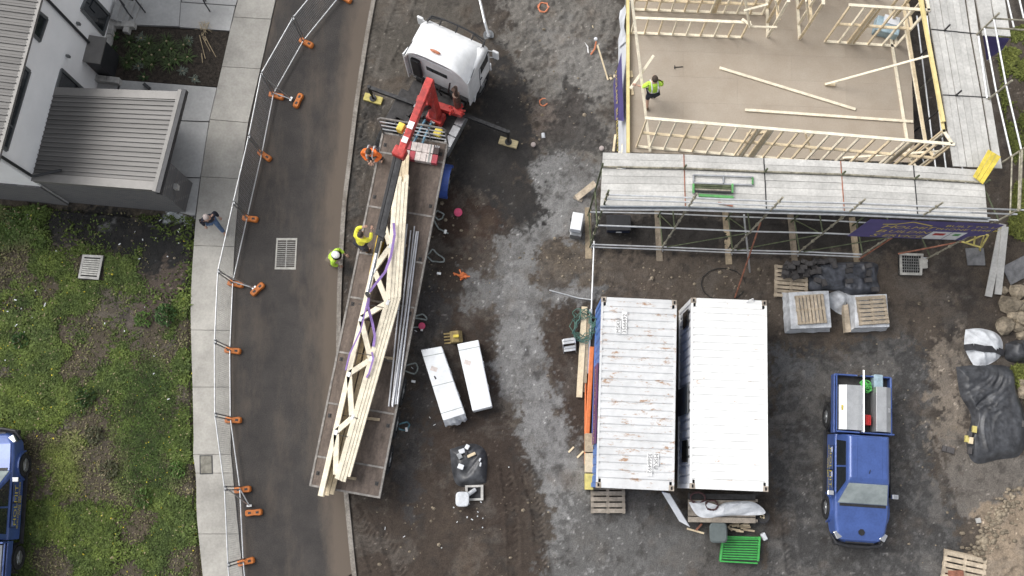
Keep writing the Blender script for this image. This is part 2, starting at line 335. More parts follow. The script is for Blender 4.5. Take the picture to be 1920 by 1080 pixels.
# ------------------------------------------------------------------ road, kerb, footpath, driveway
def resample(pl, k=6):
    out = []
    n = len(pl)
    for i in range(n - 1):
        p0, p1, p2, p3 = [Vector(pl[max(0, min(n - 1, j))]) for j in (i - 1, i, i + 1, i + 2)]
        for q in range(k):
            t = q / k; out.append(.5 * ((2 * p1) + (p2 - p0) * t + (2 * p0 - 5 * p1 + 4 * p2 - p3) * t * t + (3 * p1 - p0 - 3 * p2 + p3) * t ** 3))
    out.append(Vector(pl[-1])); return out
RL, RR = resample(PX(ROAD_L)), resample(PX(ROAD_R))
def asphalt():
    m = mat('asphalt', (.058, .052, .048), .85, var=.22, scale=.9, bump=.5, bscale=60, col2=(.034, .031, .030), fine=(38, .42), detail=8)
    n = m.node_tree.nodes; l = m.node_tree.links; b = n['Principled BSDF']; src = b.inputs['Base Color'].links[0].from_socket; tc = [x for x in n if x.type == 'TEX_COORD'][0]
    # dried mud carried onto the road, thicker along the verge
    nz = n.new('ShaderNodeTexNoise'); nz.inputs['Scale'].default_value = .9; nz.inputs['Detail'].default_value = 9; nz.inputs['Roughness'].default_value = .72
    mp = n.new('ShaderNodeMapping'); mp.inputs['Scale'].default_value = (1.3, .35, 1); l.new(tc.outputs['Object'], mp.inputs[0]); l.new(mp.outputs[0], nz.inputs['Vector'])
    at = n.new('ShaderNodeAttribute'); at.attribute_name = 'verge'
    ad = n.new('ShaderNodeMath'); ad.operation = 'ADD'; l.new(nz.outputs[0], ad.inputs[0]); l.new(at.outputs['Fac'], ad.inputs[1])
    mr = n.new('ShaderNodeMapRange'); mr.inputs[1].default_value = .49; mr.inputs[2].default_value = .88; mr.inputs[4].default_value = .95; l.new(ad.outputs[0], mr.inputs[0])
    mx2 = n.new('ShaderNodeMixRGB'); l.new(mr.outputs[0], mx2.inputs[0]); l.new(src, mx2.inputs[1]); mx2.inputs[2].default_value = (.118, .094, .074, 1); l.new(mx2.outputs[0], b.inputs['Base Color'])
    return m
asphalt()
NX = 24; rv = []; ver = []
for a, b in zip(RL, RR):
    for i in range(NX + 1): rv.append((*lerp(a, b, i / NX), 0.0)); ver.append(max(0, (i / NX - .68) / .32) ** 1.3 * .62 + max(0, .12 - i / NX) * 1.2)
rm = bpy.data.meshes.new('road'); rm.from_pydata(rv, [], [(r * (NX + 1) + i, r * (NX + 1) + i + 1, (r + 1) * (NX + 1) + i + 1, (r + 1) * (NX + 1) + i) for r in range(len(RL) - 1) for i in range(NX)])
va = rm.attributes.new('verge', 'FLOAT', 'POINT'); va.data.foreach_set('value', ver); rm.materials.append(MATS['asphalt'])
road = struct(bpy.data.objects.new('road', rm)); C.objects.link(road)
mat('kerb_concrete', (.27, .25, .225), .9, var=.3, scale=2.2, bump=.4, bscale=30, fine=(18, .25), col2=(.15, .13, .11))
k = MB(); 
for (a, b) in zip(RR[:-1], RR[1:]):
    d = (b - a).normalized(); nn = Vector((-d.y, d.x)) * -1
    if nn.x < 0: nn = -nn
    q = [(*a, .07), (*b, .07), (*(b + nn * .15), .075), (*(a + nn * .15), .075)]
    k.slab(q if (Vector(q[1]) - Vector(q[0])).cross(Vector(q[2]) - Vector(q[0])).z > 0 else q[::-1], .2)
struct(k.build('kerb', 'kerb_concrete'))
mat('path_concrete', (.36, .345, .315), .9, var=.16, scale=.8, bump=.25, bscale=50, fine=(14, .08), objvar=.05, detail=8)
mat('drive_concrete', (.38, .38, .375), .88, var=.12, scale=.6, bump=.2, bscale=50, fine=(12, .07), objvar=.04, detail=8)
fp = bpy.data.objects.new('footpath', None); C.objects.link(fp); struct(fp)
def y_at(pl, y):
    for (a, b) in zip(pl[:-1], pl[1:]):
        if a[1] <= y <= b[1]: return a[0] + (b[0] - a[0]) * (y - a[1]) / (b[1] - a[1])
JT = [(-90, -80), (33, 37), (126, 130), (225, 231), (332, 336), (461, 463), (619, 620), (726, 726), (852, 852), (887, 887), (1001, 1001), (1110, 1110)]
for (l0, r0), (l1, r1) in zip(JT[:-1], JT[1:]):
    if l1 < 0 and r1 < 0: continue
    ys = [t / 4 for t in range(5)]
    A = [(y_at(PATH_L, lerp(l0, l1, t)), lerp(l0, l1, t)) for t in ys]; B = [(y_at(ROAD_L, lerp(r0, r1, t)) - 1.0, lerp(r0, r1, t)) for t in ys]
    e = .35
    A[0] = (A[0][0], A[0][1] + e); B[0] = (B[0][0], B[0][1] + e); A[-1] = (A[-1][0], A[-1][1] - e); B[-1] = (B[-1][0], B[-1][1] - e)
    MB().prism(PX(A + B[::-1]), -.12, .05 + rng.uniform(0, .006)).build('slab', 'path_concrete', fp, bevel=.006)
dw = bpy.data.objects.new('driveway', None); C.objects.link(dw); struct(dw)
def dslab(px, z=.045): MB().prism(PX(px), -.1, z).build('slab', 'drive_concrete', dw, bevel=.006)
dslab([(252, -60), (344, -60), (336, 50), (250, 47)]); dslab([(346.5, -60), (452, -60), (446, -1), (442, 11), (341, 4), (345, -10)]); dslab([(340, 5.5), (441.5, 12.5), (431, 58.5), (337, 51.5)])
dslab([(228, 151), (407, 165), (392.5, 228), (212, 222)]); dslab([(210, 224), (392, 230), (376, 333), (190, 330)]); dslab([(300, 334), (375.5, 335), (366.5, 404), (358, 404), (320, 392)], .04)
dslab([(190, -60), (250, -60), (214, 46), (206, 52), (186, 146), (224, 151), (208, 222), (165, 222), (165, 150)], .03)
# service pit lid set in the footpath
t = thing('service_pit', 'grey concrete service pit lid with dark rim set in the footpath', 'service pit', P(386.5, 871, .05))
mat('lid_concrete', (.2, .19, .16), .9, var=.25, scale=5, bump=.4); mat('dark_steel', (.05, .05, .052), .55, .6, var=.3, scale=8)
MB().prism([p for p in PX([(375, 853.5), (399, 853.5), (400, 889), (375.5, 889.5)])], .03, .062).build('rim', 'dark_steel', t)
MB().prism([p for p in PX([(377, 855.5), (397.3, 855.5), (398.2, 887), (377.5, 887.5)])], .04, .07).build('lid', 'lid_concrete', t)
# ------------------------------------------------------------------ white house and brick garage
mat('render_white', (.86, .86, .86), .85, var=.04, scale=.7, bump=.12, bscale=40, detail=6)
mat('roof_steel', (.145, .14, .135), .5, .3, var=.12, scale=.8, stretch=(.3, 3, 1), objvar=.06)
mat('flashing', (.19, .183, .175), .5, .3, var=.08, scale=2)
mat('dark_trim', (.035, .036, .04), .45, .2, var=.15, scale=4)
mat('window_frame', (.16, .17, .175), .4, .5, var=.1)
mat('glass_dark', (.02, .024, .028), .04, 0, var=.3, scale=.5, spec=.9)
mat('block_concrete', (.42, .41, .39), .9, var=.2, scale=4, bump=.3)
def brick_material():
    m = bpy.data.materials.new('brick'); m.use_nodes = True; n = m.node_tree.nodes; l = m.node_tree.links; b = n['Principled BSDF']
    tc = n.new('ShaderNodeTexCoord'); br = n.new('ShaderNodeTexBrick'); mp = n.new('ShaderNodeMapping'); mp.inputs['Rotation'].default_value = (R(90), 0, R(5))
    l.new(tc.outputs['Object'], mp.inputs[0]); l.new(mp.outputs[0], br.inputs['Vector']); br.inputs['Scale'].default_value = 1
    br.inputs['Brick Width'].default_value = .24; br.inputs['Row Height'].default_value = .086; br.inputs['Mortar Size'].default_value = .01
    br.inputs['Color1'].default_value = (.085, .085, .09, 1); br.inputs['Color2'].default_value = (.12, .115, .115, 1); br.inputs['Mortar'].default_value = (.16, .16, .16, 1)
    l.new(br.outputs[0], b.inputs['Base Color']); b.inputs['Roughness'].default_value = .85; MATS['brick'] = m
brick_material()
def XY(p, z=0): return Vector((p[0], p[1], z))
WA, WB = XY(P(58, 338, 2.8)), XY(P(103, 165, 2.8)); wd_ = (WB - WA).normalized(); wn = Vector((wd_.y, -wd_.x, 0))   # facade direction, outward normal
def on_plane(px, py, p0, nn):
    c = Vector((0, 0, HCAM)); d = P(px, py, 0) - c; t_ = (p0 - c).dot(nn) / d.dot(nn); return c + d * t_
def W(px, py, out=0): return on_plane(px, py, WA + wn * out, wn)
EAVE = (W(72, 0).z + W(6, 194).z) / 2
WN = WA + wd_ * 16
house = thing('house', 'white rendered two-storey house with ribbed grey metal roof', 'house', XY(WA))
sd_dir = (XY(P(118, 385)) - XY(P(356, 406))).normalized()      # along the south wall, heading west
m = MB(); m.prism([WA, WN, WN + sd_dir * 9, WA + sd_dir * 9], -.1, EAVE - .02); m.build('wall', 'render_white', house)
lowb = MB(); s0 = WA - wn * .02; lowb.prism([WA + wd_ * .2 + wn * .0, WA - wd_ * .06 + wn * .0, WA - wd_ * .06 + sd_dir * 9, WA + wd_ * .2 + sd_dir * 9], -.1, 2.1); lowb.build('brick_plinth', 'brick', house)
# roof: sheets side by side from eave to ridge, each with a standing rib
ro, rup = WA - wd_ * .35 + wn * .12, (sd_dir * 1.0); rise = .12; SW_ = .21
for i in range(int(16.3 / SW_)):
    a = ro + wd_ * (i * SW_); b = a + wd_ * (SW_ - .004)
    if P(0, 0)[1] + 2 < a.y: break
    q = [XY(a, EAVE + .03), XY(a + rup * 7, EAVE + .03 + 7 * rise), XY(b + rup * 7, EAVE + .03 + 7 * rise), XY(b, EAVE + .03)]
    sh = MB(); sh.slab(q[::-1], .02); r0, r1 = q[0].lerp(q[3], .1), q[1].lerp(q[2], .1); sh.beam(r0 + Vector((0, 0, .02)), r1 + Vector((0, 0, .02)), .035, .045); r0, r1 = q[0].lerp(q[3], .55), q[1].lerp(q[2], .55); sh.beam(r0, r1, .03, .02)
    sh.build('roof_sheet', 'roof_steel', house)
g = MB(); g.beam(XY(WA - wd_ * .35 + wn * .16, EAVE - .02), XY(WN + wn * .16, EAVE - .02), .12, .11); g.build('gutter', 'flashing', house)
def window(px, name='window', depth=.05, bars=(), door=False):
    q = [W(*p) for p in px]; c = sum(q, Vector()) / 4
    fr = MB()
    for i in range(4):
        a, b = q[i], q[(i + 1) % 4]; fr.beam(a + wn * .02, b + wn * .02, .10, .07, up=wn)
    for (t0, side) in bars:
        i = side; a = q[i].lerp(q[(i + 1) % 4], t0); b = q[(i + 3) % 4].lerp(q[(i + 2) % 4], t0); fr.beam(a + wn * .02, b + wn * .02, .05, .05, up=wn)
    o = fr.build(name, 'window_frame', house)
    pn = MB(); pn.slab([p + wn * .012 for p in q], .006); pn.build('pane', 'glass_dark', o)
    return o
window([(66.7, 18.5), (87, 35), (73, 77), (53, 56.5)])
window([(41, 122.5), (54.5, 134), (11, 282), (-3, 268)], bars=((.72, 1),))
window([(151, 17.6), (192.6, 65), (203.7, 27.8), (165, -15)])
window([(114, 130), (155, 168), (147, 200), (104, 165)], 'entry_door')
dp = MB(); a = W(87, 0); dp.tube(XY(a + wn * .06, EAVE), XY(a + wn * .06, .6), .05, 8); dp.build('downpipe', 'dark_trim', house)
dp = MB(); a = WA + wd_ * .12 + wn * .06; dp.tube(XY(a, EAVE), XY(a, 2.95), .05, 8); dp.path([XY(a, 3.0), XY(a + wn * .1, 2.95), XY(a + wn * .9 + wd_ * .35, 2.93)], .045, 8); dp.build('downpipe', 'dark_trim', house)
hb = W(174, 125); hb.z = 0; hd = MB(); hd.box(hb + wn * .28 + wd_ * .35 + Vector((0, 0, .72)), (.9, .55, 1.45), rz=math.atan2(wd_.y, wd_.x)); ent = hd.build('entry_box', 'dark_trim', house, bevel=.02)
hd = MB(); hd.box(hb + wn * .30 + wd_ * .35 + Vector((0, 0, 1.47)), (1.0, .66, .06), rz=math.atan2(wd_.y, wd_.x)); hd.build('cap', 'flashing', ent)
for px in ((144, 44), (124.5, 105)):
    p = W(*px); MB().box(p + wn * .06, (.08, .12, .16), rz=math.atan2(wd_.y, wd_.x)).build('wall_light', 'window_frame', house, bevel=.01)
# brick garage
HG_ = 3.05
gN, gE, gS, gW_ = P(103, 165, 2.8), P(344, 173, HG_), P(297, 356, HG_), P(58, 338, 2.8)
garage = thing('garage', 'dark brick garage with ribbed grey metal roof built against the white house', 'garage', XY((gN + gS) / 2))
gu = XY(gE - gN).normalized(); gv = XY(gS - gE).normalized()
inset = lambda p, a, b: XY(p) + gu * a + gv * b
m = MB(); m.prism([inset(gW_, .0, -.06), inset(gS, -.10, -.06), inset(gS, -.10, -.28), inset(gW_, .0, -.28)], -.1, 2.72); m.build('south_wall', 'brick', garage)
m = MB(); m.prism([inset(gS, -.10, -.283), inset(gS, -.32, -.283), inset(gS, -.32, -1.15), inset(gS, -.10, -1.15)], -.1, 2.72); pier = m.build('pier', 'brick', garage)
m = MB(); m.prism([inset(gN, .02, .08), inset(gE, -1.3, .08), inset(gE, -1.3, .3), inset(gN, .02, .3)], -.1, 2.72); m.build('north_wall', 'brick', garage)
mat('door_panel', (.12, .12, .125), .5, .2, var=.1)
for i in range(5):
    a, b = inset(gS, -1.5, -.3), inset(gE, -1.5, .3); MB().beam(XY(a, .27 + i * .5), XY(b, .27 + i * .5), .04, .48).build('door_panel', 'door_panel', garage, bevel=.01)
q = [gN, gE, gS, gW_]
m = MB(); m.slab([p - Vector((0, 0, .05)) for p in (q[3], q[2], q[1], q[0])], .22); rf = m.build('roof', 'flashing', garage)
NR = 17
for i in range(NR):
    t0, t1 = .085 + i * (.83 / NR), .085 + (i + 1) * (.83 / NR) - .0035
    a0, a1 = gN.lerp(gW_, t0), gN.lerp(gW_, t1); b0, b1 = gE.lerp(gS, t0), gE.lerp(gS, t1); b0, b1 = a0.lerp(b0, .955), a1.lerp(b1, .955)
    sh = MB(); sh.slab([a1 - Vector((0, 0, .03)), b1 - Vector((0, 0, .03)), b0 - Vector((0, 0, .03)), a0 - Vector((0, 0, .03))], .02)
    sh.beam(a0.lerp(a1, .12) - Vector((0, 0, .01)), b0.lerp(b1, .12) - Vector((0, 0, .01)), .04, .06); sh.build('roof_sheet', 'roof_steel', garage)
for t_ in (.035, .965): MB().beam(gN.lerp(gW_, t_), gE.lerp(gS, t_), .28, .03).build('barge_cap', 'flashing', garage)
fa = MB(); fa.beam(gE + gu * .0 - gv * .1 - Vector((0, 0, .08)), gS + gv * .1 - Vector((0, 0, .08)), .16, .25); fa.build('fascia', 'dark_trim', garage)
fa = MB(); fa.beam(gE.lerp(gS, -.02) - gu * .12 + Vector((0, 0, .03)), gE.lerp(gS, 1.02) - gu * .12 + Vector((0, 0, .03)), .12, .05); fa.build('edge_cap', 'flashing', garage)
wl = inset(gS, -.10, -.55); MB().box(XY(wl + gu * .06, 1.55), (.14, .18, .26), rz=math.atan2(gu.y, gu.x)).build('wall_light', 'block_concrete', garage, bevel=.015)
MB().box(P(276, 163, .1) + Vector((0, 0, .05)), (.28, .12, .12), rz=R(-40)).build('spout', 'dark_trim', garage)

# garden bed with its low wall, steps and plants
mat('bed_soil', (.035, .028, .022), .95, var=.45, scale=9, bump=1, bscale=25, fine=(30, .4))
bed = MB(); bp = PX([(214, 52), (432, 60), (408, 163), (193, 148)]); bed.prism(bp, -.1, .03); struct(bed.build('garden_bed', 'bed_soil'))
gw = thing('garden_wall', 'low pale concrete block wall along the garden bed', 'wall', P(197, 100))
def wblock(a, b, wd=.22, h=.32):
    a, b = P(*a), P(*b); n_ = max(1, round((b - a).length / .42))
    for i in range(n_):
        MB().beam(a.lerp(b, i / n_ + .006) + Vector((0, 0, h / 2)), a.lerp(b, (i + 1) / n_ - .006) + Vector((0, 0, h / 2)), wd, h + rng.uniform(-.008, .008)).build('block', 'block_concrete', gw, bevel=.012)
wblock((214, 52), (190, 144)); wblock((207, 49), (257, 52)); wblock((243, 54), (240, 66), .2, .3); wblock((183, 151), (229, 157))
st = thing('entry_steps', 'pale concrete entry steps beside the white house', 'steps', P(243, 24))
for i in range(4): MB().beam(P(222 + i * 8, 48, 0) + Vector((0, 0, .26 - i * .06)), P(235 + i * 9, 8, 0) + Vector((0, 0, .26 - i * .06)), .22, .5 - i * .12).build('step', 'drive_concrete', st)
rl = thing('stair_rail', 'black steel handrails beside the entry steps', 'handrail', P(240, 15))
for a, b in (((222, -4), (240, 24)), ((250, -6), (262, 10)), ((372, -20), (385, 8))):
    A_, B_ = P(a[0], a[1], .95), P(b[0], b[1], .6); MB().tube(A_, B_, .03, 6).tube(XY(B_), B_, .025, 6).tube(XY(A_), A_, .025, 6).build('rail', 'dark_trim', rl)

mat('leaf_strap', (.075, .135, .03), .6, var=.3, scale=3, objvar=.2); mat('leaf_dull', (.10, .105, .06), .8, var=.3, scale=5); mat('leaf_grey', (.12, .14, .115), .8, var=.2, scale=5); mat('dry_stem', (.42, .34, .22), .85, var=.25, scale=8); mat('leaf_deep', (.035, .08, .02), .6, var=.35, scale=5, objvar=.25)
def strappy(px, py, n, L, m_, label, wd=.022, z=.03):
    o = P(px, py, z); mb = MB()
    for i in range(n):
        a = rng.uniform(0, 6.28); l_ = L * rng.uniform(.6, 1.1); lift = rng.uniform(.35, 1.1); p = o + Vector((rng.uniform(-.06, .06), rng.uniform(-.06, .06), 0)); d = Vector((math.cos(a), math.sin(a), 0)); sdv = Vector((-d.y, d.x, 0)) * wd
        pts = [p, p + d * l_ * .45 + Vector((0, 0, l_ * .45 * lift)), p + d * l_ * .8 + Vector((0, 0, l_ * .5 * lift)), p + d * l_ * 1.05 + Vector((0, 0, l_ * .32 * lift))]
        k0 = len(mb.v)
        for j, q_ in enumerate(pts): w_ = [.6, 1, .7, .08][j]; mb.v += [q_ - sdv * w_, q_ + sdv * w_]
        mb.f += [(k0 + 2 * j, k0 + 2 * j + 1, k0 + 2 * j + 3, k0 + 2 * j + 2) for j in range(3)]
    t = thing('garden_plant', label, 'plant', o, group='plants in the garden bed'); mb.build('leaves', m_, t); MB().tube(o - Vector((0, 0, .05)), o + Vector((0, 0, .06)), .04, 6).build('crown_base', 'dry_stem', t)
k_ = 0
ORD = ['first', 'second', 'third', 'fourth', 'fifth', 'sixth', 'seventh', 'eighth', 'ninth', 'tenth']
mat('leaf_bed', (.05, .085, .022), .6, var=.3, scale=3, objvar=.25)
BED = ((243, 80), (262, 88), (280, 82), (248, 110), (268, 112), (238, 118), (285, 104), (313, 78), (322, 92), (308, 108), (330, 112), (345, 85), (352, 108), (318, 122), (285, 122), (300, 95))
PLANT_L = {p: 'green strappy clump, %s from the left in the %s row of the garden bed' % (ORD[i], nm) for nm, row in (('upper', sorted(p for p in BED if p[1] < 98)), ('lower', sorted(p for p in BED if p[1] >= 98))) for i, p in enumerate(row)}
for (x, y) in BED:
    k_ += 1; strappy(x, y, 46, .36, 'leaf_bed', PLANT_L[(x, y)], .009)
for (x, y, w_) in ((265, 72, 'by the top of the bed'), (260, 125, 'left of centre near the lower edge'), (355, 78, 'below the dead stems'), (343, 134, 'near the lower edge right of centre'), (365, 150, 'in the lower right corner')):
    strappy(x, y, 44, .2, 'leaf_grey', 'small silvery grey plant in the garden bed, ' + w_, .016)
for (x, y, w_) in ((215, 68, 'upper left corner'), (270, 145, 'lower edge'), (212, 95, 'left edge')): strappy(x, y, 22, .2, 'leaf_deep', 'small dark green shrub at the %s of the garden bed' % w_, .02)
dg = thing('dead_plant', 'bundle of pale dead stems lying over the garden bed', 'dead plant', P(383, 90))
for (a, b) in (((374, 66), (385, 110)), ((380, 70), (394, 96)), ((384, 68), (405, 107)), ((378, 100), (380, 118)), ((386, 76), (378, 62)), ((380, 66), (392, 42))):
    MB().tube(P(*a, .12), P(*b, .06), .016, 5, .01).build('stem', 'dry_stem', dg)
mb = MB()
for i in range(60):
    p = P(383 + rng.gauss(0, 6), 50 + rng.gauss(0, 5), .25); q_ = p + Vector((rng.gauss(0, .1), rng.gauss(0, .1), rng.uniform(-.1, .08))); mb.tube(p, q_, .006, 3)
mb.build('dry_head', 'dry_stem', dg)

# ------------------------------------------------------------------ rough grass on the left block and by the rocks on the right
mat('gr', (.1, .15, .04), .8)
def grass_mat():
    m = bpy.data.materials.new('grass_blades'); m.use_nodes = True; n = m.node_tree.nodes; l = m.node_tree.links; b = n['Principled BSDF']
    at = n.new('ShaderNodeVertexColor'); at.layer_name = 'blade'; l.new(at.outputs[0], b.inputs['Base Color']); b.inputs['Roughness'].default_value = .75; b.inputs['Specular IOR Level'].default_value = .25
    return m
GM = grass_mat()
def grass_field(name, polypx, excl, N, label_kind, dens_fn, seed, hmul=1.0):
    r = np.random.default_rng(seed); pts = PX(polypx); xs = [p[0] for p in pts]; ys = [p[1] for p in pts]
    x = r.uniform(min(xs), max(xs), N); y = r.uniform(min(ys), max(ys), N)
    keep = poly_sd(x, y, pts) < 0
    x, y = x[keep], y[keep]; d, colr, hh = dens_fn(x, y, r); keep = r.uniform(0, 1, x.size) < d
    for e in excl: keep &= poly_sd(x, y, PX(e)) > 0
    x, y, colr, hh = x[keep], y[keep], colr[keep], hh[keep] * hmul; n = x.size
    z = terr_h(x, y); a = r.uniform(0, 6.283, n); L = hh * r.uniform(.6, 1.3, n); lean = r.uniform(.3, 1.3, n); wd = r.uniform(.010, .024, n) * (1 + 2 * np.minimum(hh, .2))
    dx, dy = np.cos(a), np.sin(a); b0 = np.stack([x - dy * wd, y + dx * wd, z - .01], 1); b1 = np.stack([x + dy * wd, y - dx * wd, z - .01], 1)
    mid = np.stack([x + dx * L * lean * .45, y + dy * L * lean * .45, z + L * .6], 1); s_ = np.stack([-dy * wd * 1.2, dx * wd * 1.2, 0 * x], 1)
    tip = np.stack([x + dx * L * lean, y + dy * L * lean, z + L * np.maximum(.25, 1 - .5 * lean)], 1)
    V = np.stack([b0, b1, mid - s_, mid + s_, tip], 1).reshape(-1, 3); k = np.arange(n) * 5
    q4 = np.stack([k, k + 1, k + 2, k + 3], 1); t3 = np.stack([k + 3, k + 2, k + 4], 1)
    me = bpy.data.meshes.new(name); me.vertices.add(len(V)); me.vertices.foreach_set('co', V.astype(np.float32).ravel())
    li = np.concatenate([q4.ravel(), t3.ravel()]); me.loops.add(li.size); me.loops.foreach_set('vertex_index', li.astype(np.int32))
    ls = np.concatenate([np.arange(n) * 4, n * 4 + np.arange(n) * 3]); me.polygons.add(2 * n); me.polygons.foreach_set('loop_start', ls.astype(np.int32)); me.update(); me.validate()
    ca = me.color_attributes.new('blade', 'FLOAT_COLOR', 'POINT'); cc = np.repeat(np.concatenate([colr, np.ones((n, 1))], 1), 5, 0); ca.data.foreach_set('color', cc.astype(np.float32).ravel())
    me.materials.append(GM); o = bpy.data.objects.new(name, me); C.objects.link(o); tag(o, label_kind, 'grass', kind='stuff'); return o
def zn(x, y, px, soft=.5): return sstep(soft, -soft, poly_sd(x, y, PX(px)) + (fbm(x, y, 1.2, 4, 5) - .5) * 1.4)
def left_fn(x, y, r):
    a = fbm(x, y, .8, 5, 40); b = fbm(x, y, 2.6, 4, 41); c = fbm(x, y, .35, 3, 42); n = x.size
    d = .10 + .98 * sstep(.41, .58, a)
    soil = zn(x, y, [(75, 388), (365, 400), (365, 560), (345, 560), (300, 640), (235, 650), (205, 590), (262, 550), (262, 480), (195, 470), (90, 475), (60, 440)]); d = d * (1 - soil * .97)
    for px in ([(180, 650), (220, 640), (215, 740), (205, 900), (185, 900), (190, 740)], [(20, 570), (75, 560), (80, 610), (40, 640)], [(0, 770), (45, 760), (30, 800), (0, 800)], [(105, 600), (135, 600), (130, 650), (100, 650)], [(310, 620), (325, 620), (330, 720), (312, 720)], [(205, 960), (235, 960), (250, 1080), (215, 1080)]):
        d = d * (1 - .8 * zn(x, y, px, .25))
    clover = zn(x, y, [(225, 690), (310, 680), (325, 900), (235, 920)], .8); lush = zn(x, y, [(0, 390), (85, 390), (80, 460), (0, 470)], .4); bright = zn(x, y, [(95, 840), (145, 830), (150, 940), (95, 940)], .4)
    d = np.maximum(d, clover * .95); d = np.maximum(d, lush); d = np.maximum(d, bright * .9)
    g = np.stack([.058 + .045 * b, .092 + .042 * b, .021 + .014 * c], 1)
    dry = (sstep(.52, .66, 1 - a) * r.uniform(.3, 1, n))[:, None] * (1 - clover[:, None]); g = g * (1 - dry) + np.array([.185, .155, .095]) * dry
    g = g * (1 - clover[:, None] * .6) + np.array([.036, .068, .019]) * clover[:, None] * .6
    g = g * (1 - lush[:, None] * .7) + np.array([.052, .095, .024]) * lush[:, None] * .7
    g = g * (1 - bright[:, None] * .7) + np.array([.115, .155, .026]) * bright[:, None] * .7
    g *= r.uniform(.6, 1.4, n)[:, None] * (.55 + .9 * b)[:, None]; rare = r.uniform(0, 1, n); g[rare > .997] = (.55, .45, .05); g[(rare > .972) & (rare < .985)] = (.3, .25, .15)
    h = .05 + .10 * sstep(.5, .75, a) + .16 * lush + .03 * b; return d, g, h * (1 - .35 * clover)
CAR2 = [(-60, 800), (46, 800), (50, 1090), (-60, 1090)]; PIT2 = [(150, 478), (198, 478), (196, 527), (148, 527)]
grass_field('grass', [(-40, 378), (362, 408), (358, 590), (363, 820), (372, 900), (372, 1000), (386, 1110), (-40, 1110)], [[(-40, 385), (-40, 300), (360, 408), (120, 392)], PIT2], 330000, 'rough weedy grass covering the empty block beside the footpath', left_fn, 3)
def right_fn(x, y, r):
    a = fbm(x, y, 1.1, 5, 60); n = x.size; g = np.stack([.09 + .06 * a, .12 + .04 * a, .035 + 0 * a], 1) * r.uniform(.5, 1.4, n)[:, None]; return sstep(.45, .62, a) * .9, g, .07 + .12 * sstep(.5, .7, a)
grass_field('grass', [(1868, 60), (1960, 40), (1960, 470), (1890, 440), (1905, 330), (1880, 200)], [], 60000, 'sparse dark weeds behind the scaffold at the right edge', right_fn, 5)
grass_field('grass', [(1895, 690), (1960, 680), (1960, 760), (1915, 760)], [], 5000, 'grass tuft beside the black plastic sheet at the right edge', right_fn, 6)
# shrubby weeds standing taller in the grass
def weed(px, py, rad, hgt_, m_, label, n=160):
    o = P(px, py, 0); mb = MB()
    for i in range(n):
        a = rng.uniform(0, 6.28); rr = rad * math.sqrt(rng.random()); p = o + Vector((math.cos(a) * rr, math.sin(a) * rr, hgt_ * rng.uniform(.2, 1) * (1 - .5 * rr / rad))); d = Vector((rng.gauss(0, 1), rng.gauss(0, 1), rng.gauss(0, .5))).normalized() * rng.uniform(.04, .08); e = d.orthogonal().normalized() * d.length * .45
        mb.add([p - d, p + e, p + d, p - e], [(0, 1, 2, 3)])
    t = thing('weed', label, 'weed', o, group='leafy weeds on the empty block'); mb.build('leaves', m_, t); s_ = MB()
    for i in range(6): s_.tube(o - Vector((0, 0, .04)), o + Vector((rng.gauss(0, rad * .4), rng.gauss(0, rad * .4), hgt_ * .7)), .012, 4)
    s_.build('stem', 'dry_stem', t)
weed(313, 592, .38, .5, 'leaf_deep', 'dark leafy weed beside the footpath near the bare soil', 260)
for (x, y, r_, m_, lb) in ((270, 600, .3, 'leaf_strap', 'light green weed at the edge of the bare soil'), (162, 745, .35, 'leaf_deep', 'dark weed in the middle of the grass'), (178, 815, .3, 'leaf_dull', 'greyish weed clump beside the clover patch'), (205, 880, .32, 'leaf_dull', 'greyish weed at the foot of the clover patch'), (270, 935, .35, 'leaf_strap', 'broad green weed below the clover patch'), (335, 880, .3, 'leaf_strap', 'green weed by the footpath above the pit lid'), (40, 640, .3, 'leaf_deep', 'dark weed at the left edge of the grass'), (30, 415, .45, 'leaf_strap', 'tall green weed below the brick garage')):
    weed(x, y, r_, .3, m_, lb)
# ------------------------------------------------------------------ temporary fence along the road
mat('galv', (.62, .63, .64), .35, .75, var=.12, scale=6); mat('galv_dark', (.28, .29, .30), .45, .7, var=.2, scale=6); mat('orange_plastic', (.62, .19, .035), .55, var=.2, scale=4, objvar=.12, col2=(.42, .13, .03), fine=(9, .1))
FB = [(637, -2), (571, 79), (515, 178), (493, 290), (466, 408), (439, 530), (433.5, 655), (434.5, 785), (452, 915), (458.5, 1050), (470, 1185)]
HF = 1.98
where = ['at the top edge of the picture', 'second from the top, beside the garden driveway', 'beside the brick garage driveway', 'opposite the garage roof corner', 'next to the walking person', 'beside the road drain grate', 'on the footpath edge below the double brace', 'beside the clover patch', 'beside the pit lid', 'lowest of the row']
blk_w = ['', 'beside the garden bed', 'carrying the upper braced joint', 'beside the garage driveway', 'nearest the walking person', 'left of the drain grate at the braced joint', 'below the drain grate joint', 'midway along the grassy block', 'level with the pit lid at the lower brace', 'lowest in view']
bl = MB()
def block_mesh():
    ring = []
    for (z, s_) in ((0, 1), (.1, 1), (.15, .88)):
        r_ = []
        for i in range(16):
            t = 2 * math.pi * i / 16; cx, cy = math.copysign(abs(math.cos(t)) ** .45, math.cos(t)), math.copysign(abs(math.sin(t)) ** .45, math.sin(t)); r_.append(Vector((cx * .29 * s_, cy * .115 * s_ * (1 - .18 * math.exp(-(cx / .3) ** 2)), z)))
        ring.append(r_)
    return MB().loft(ring)
def make_block():
    t = thing('barrier_weight', '', 'barrier weight', group='orange feet of the temporary fence')
    block_mesh().build('body', 'orange_plastic', t, local=True, bevel=.012)
    for s_ in (-.13, .13): MB().box((s_, 0, .152), (.10, .07, .012)).build('slot', 'dark_steel', t, local=True)
    return t
proto_block = None
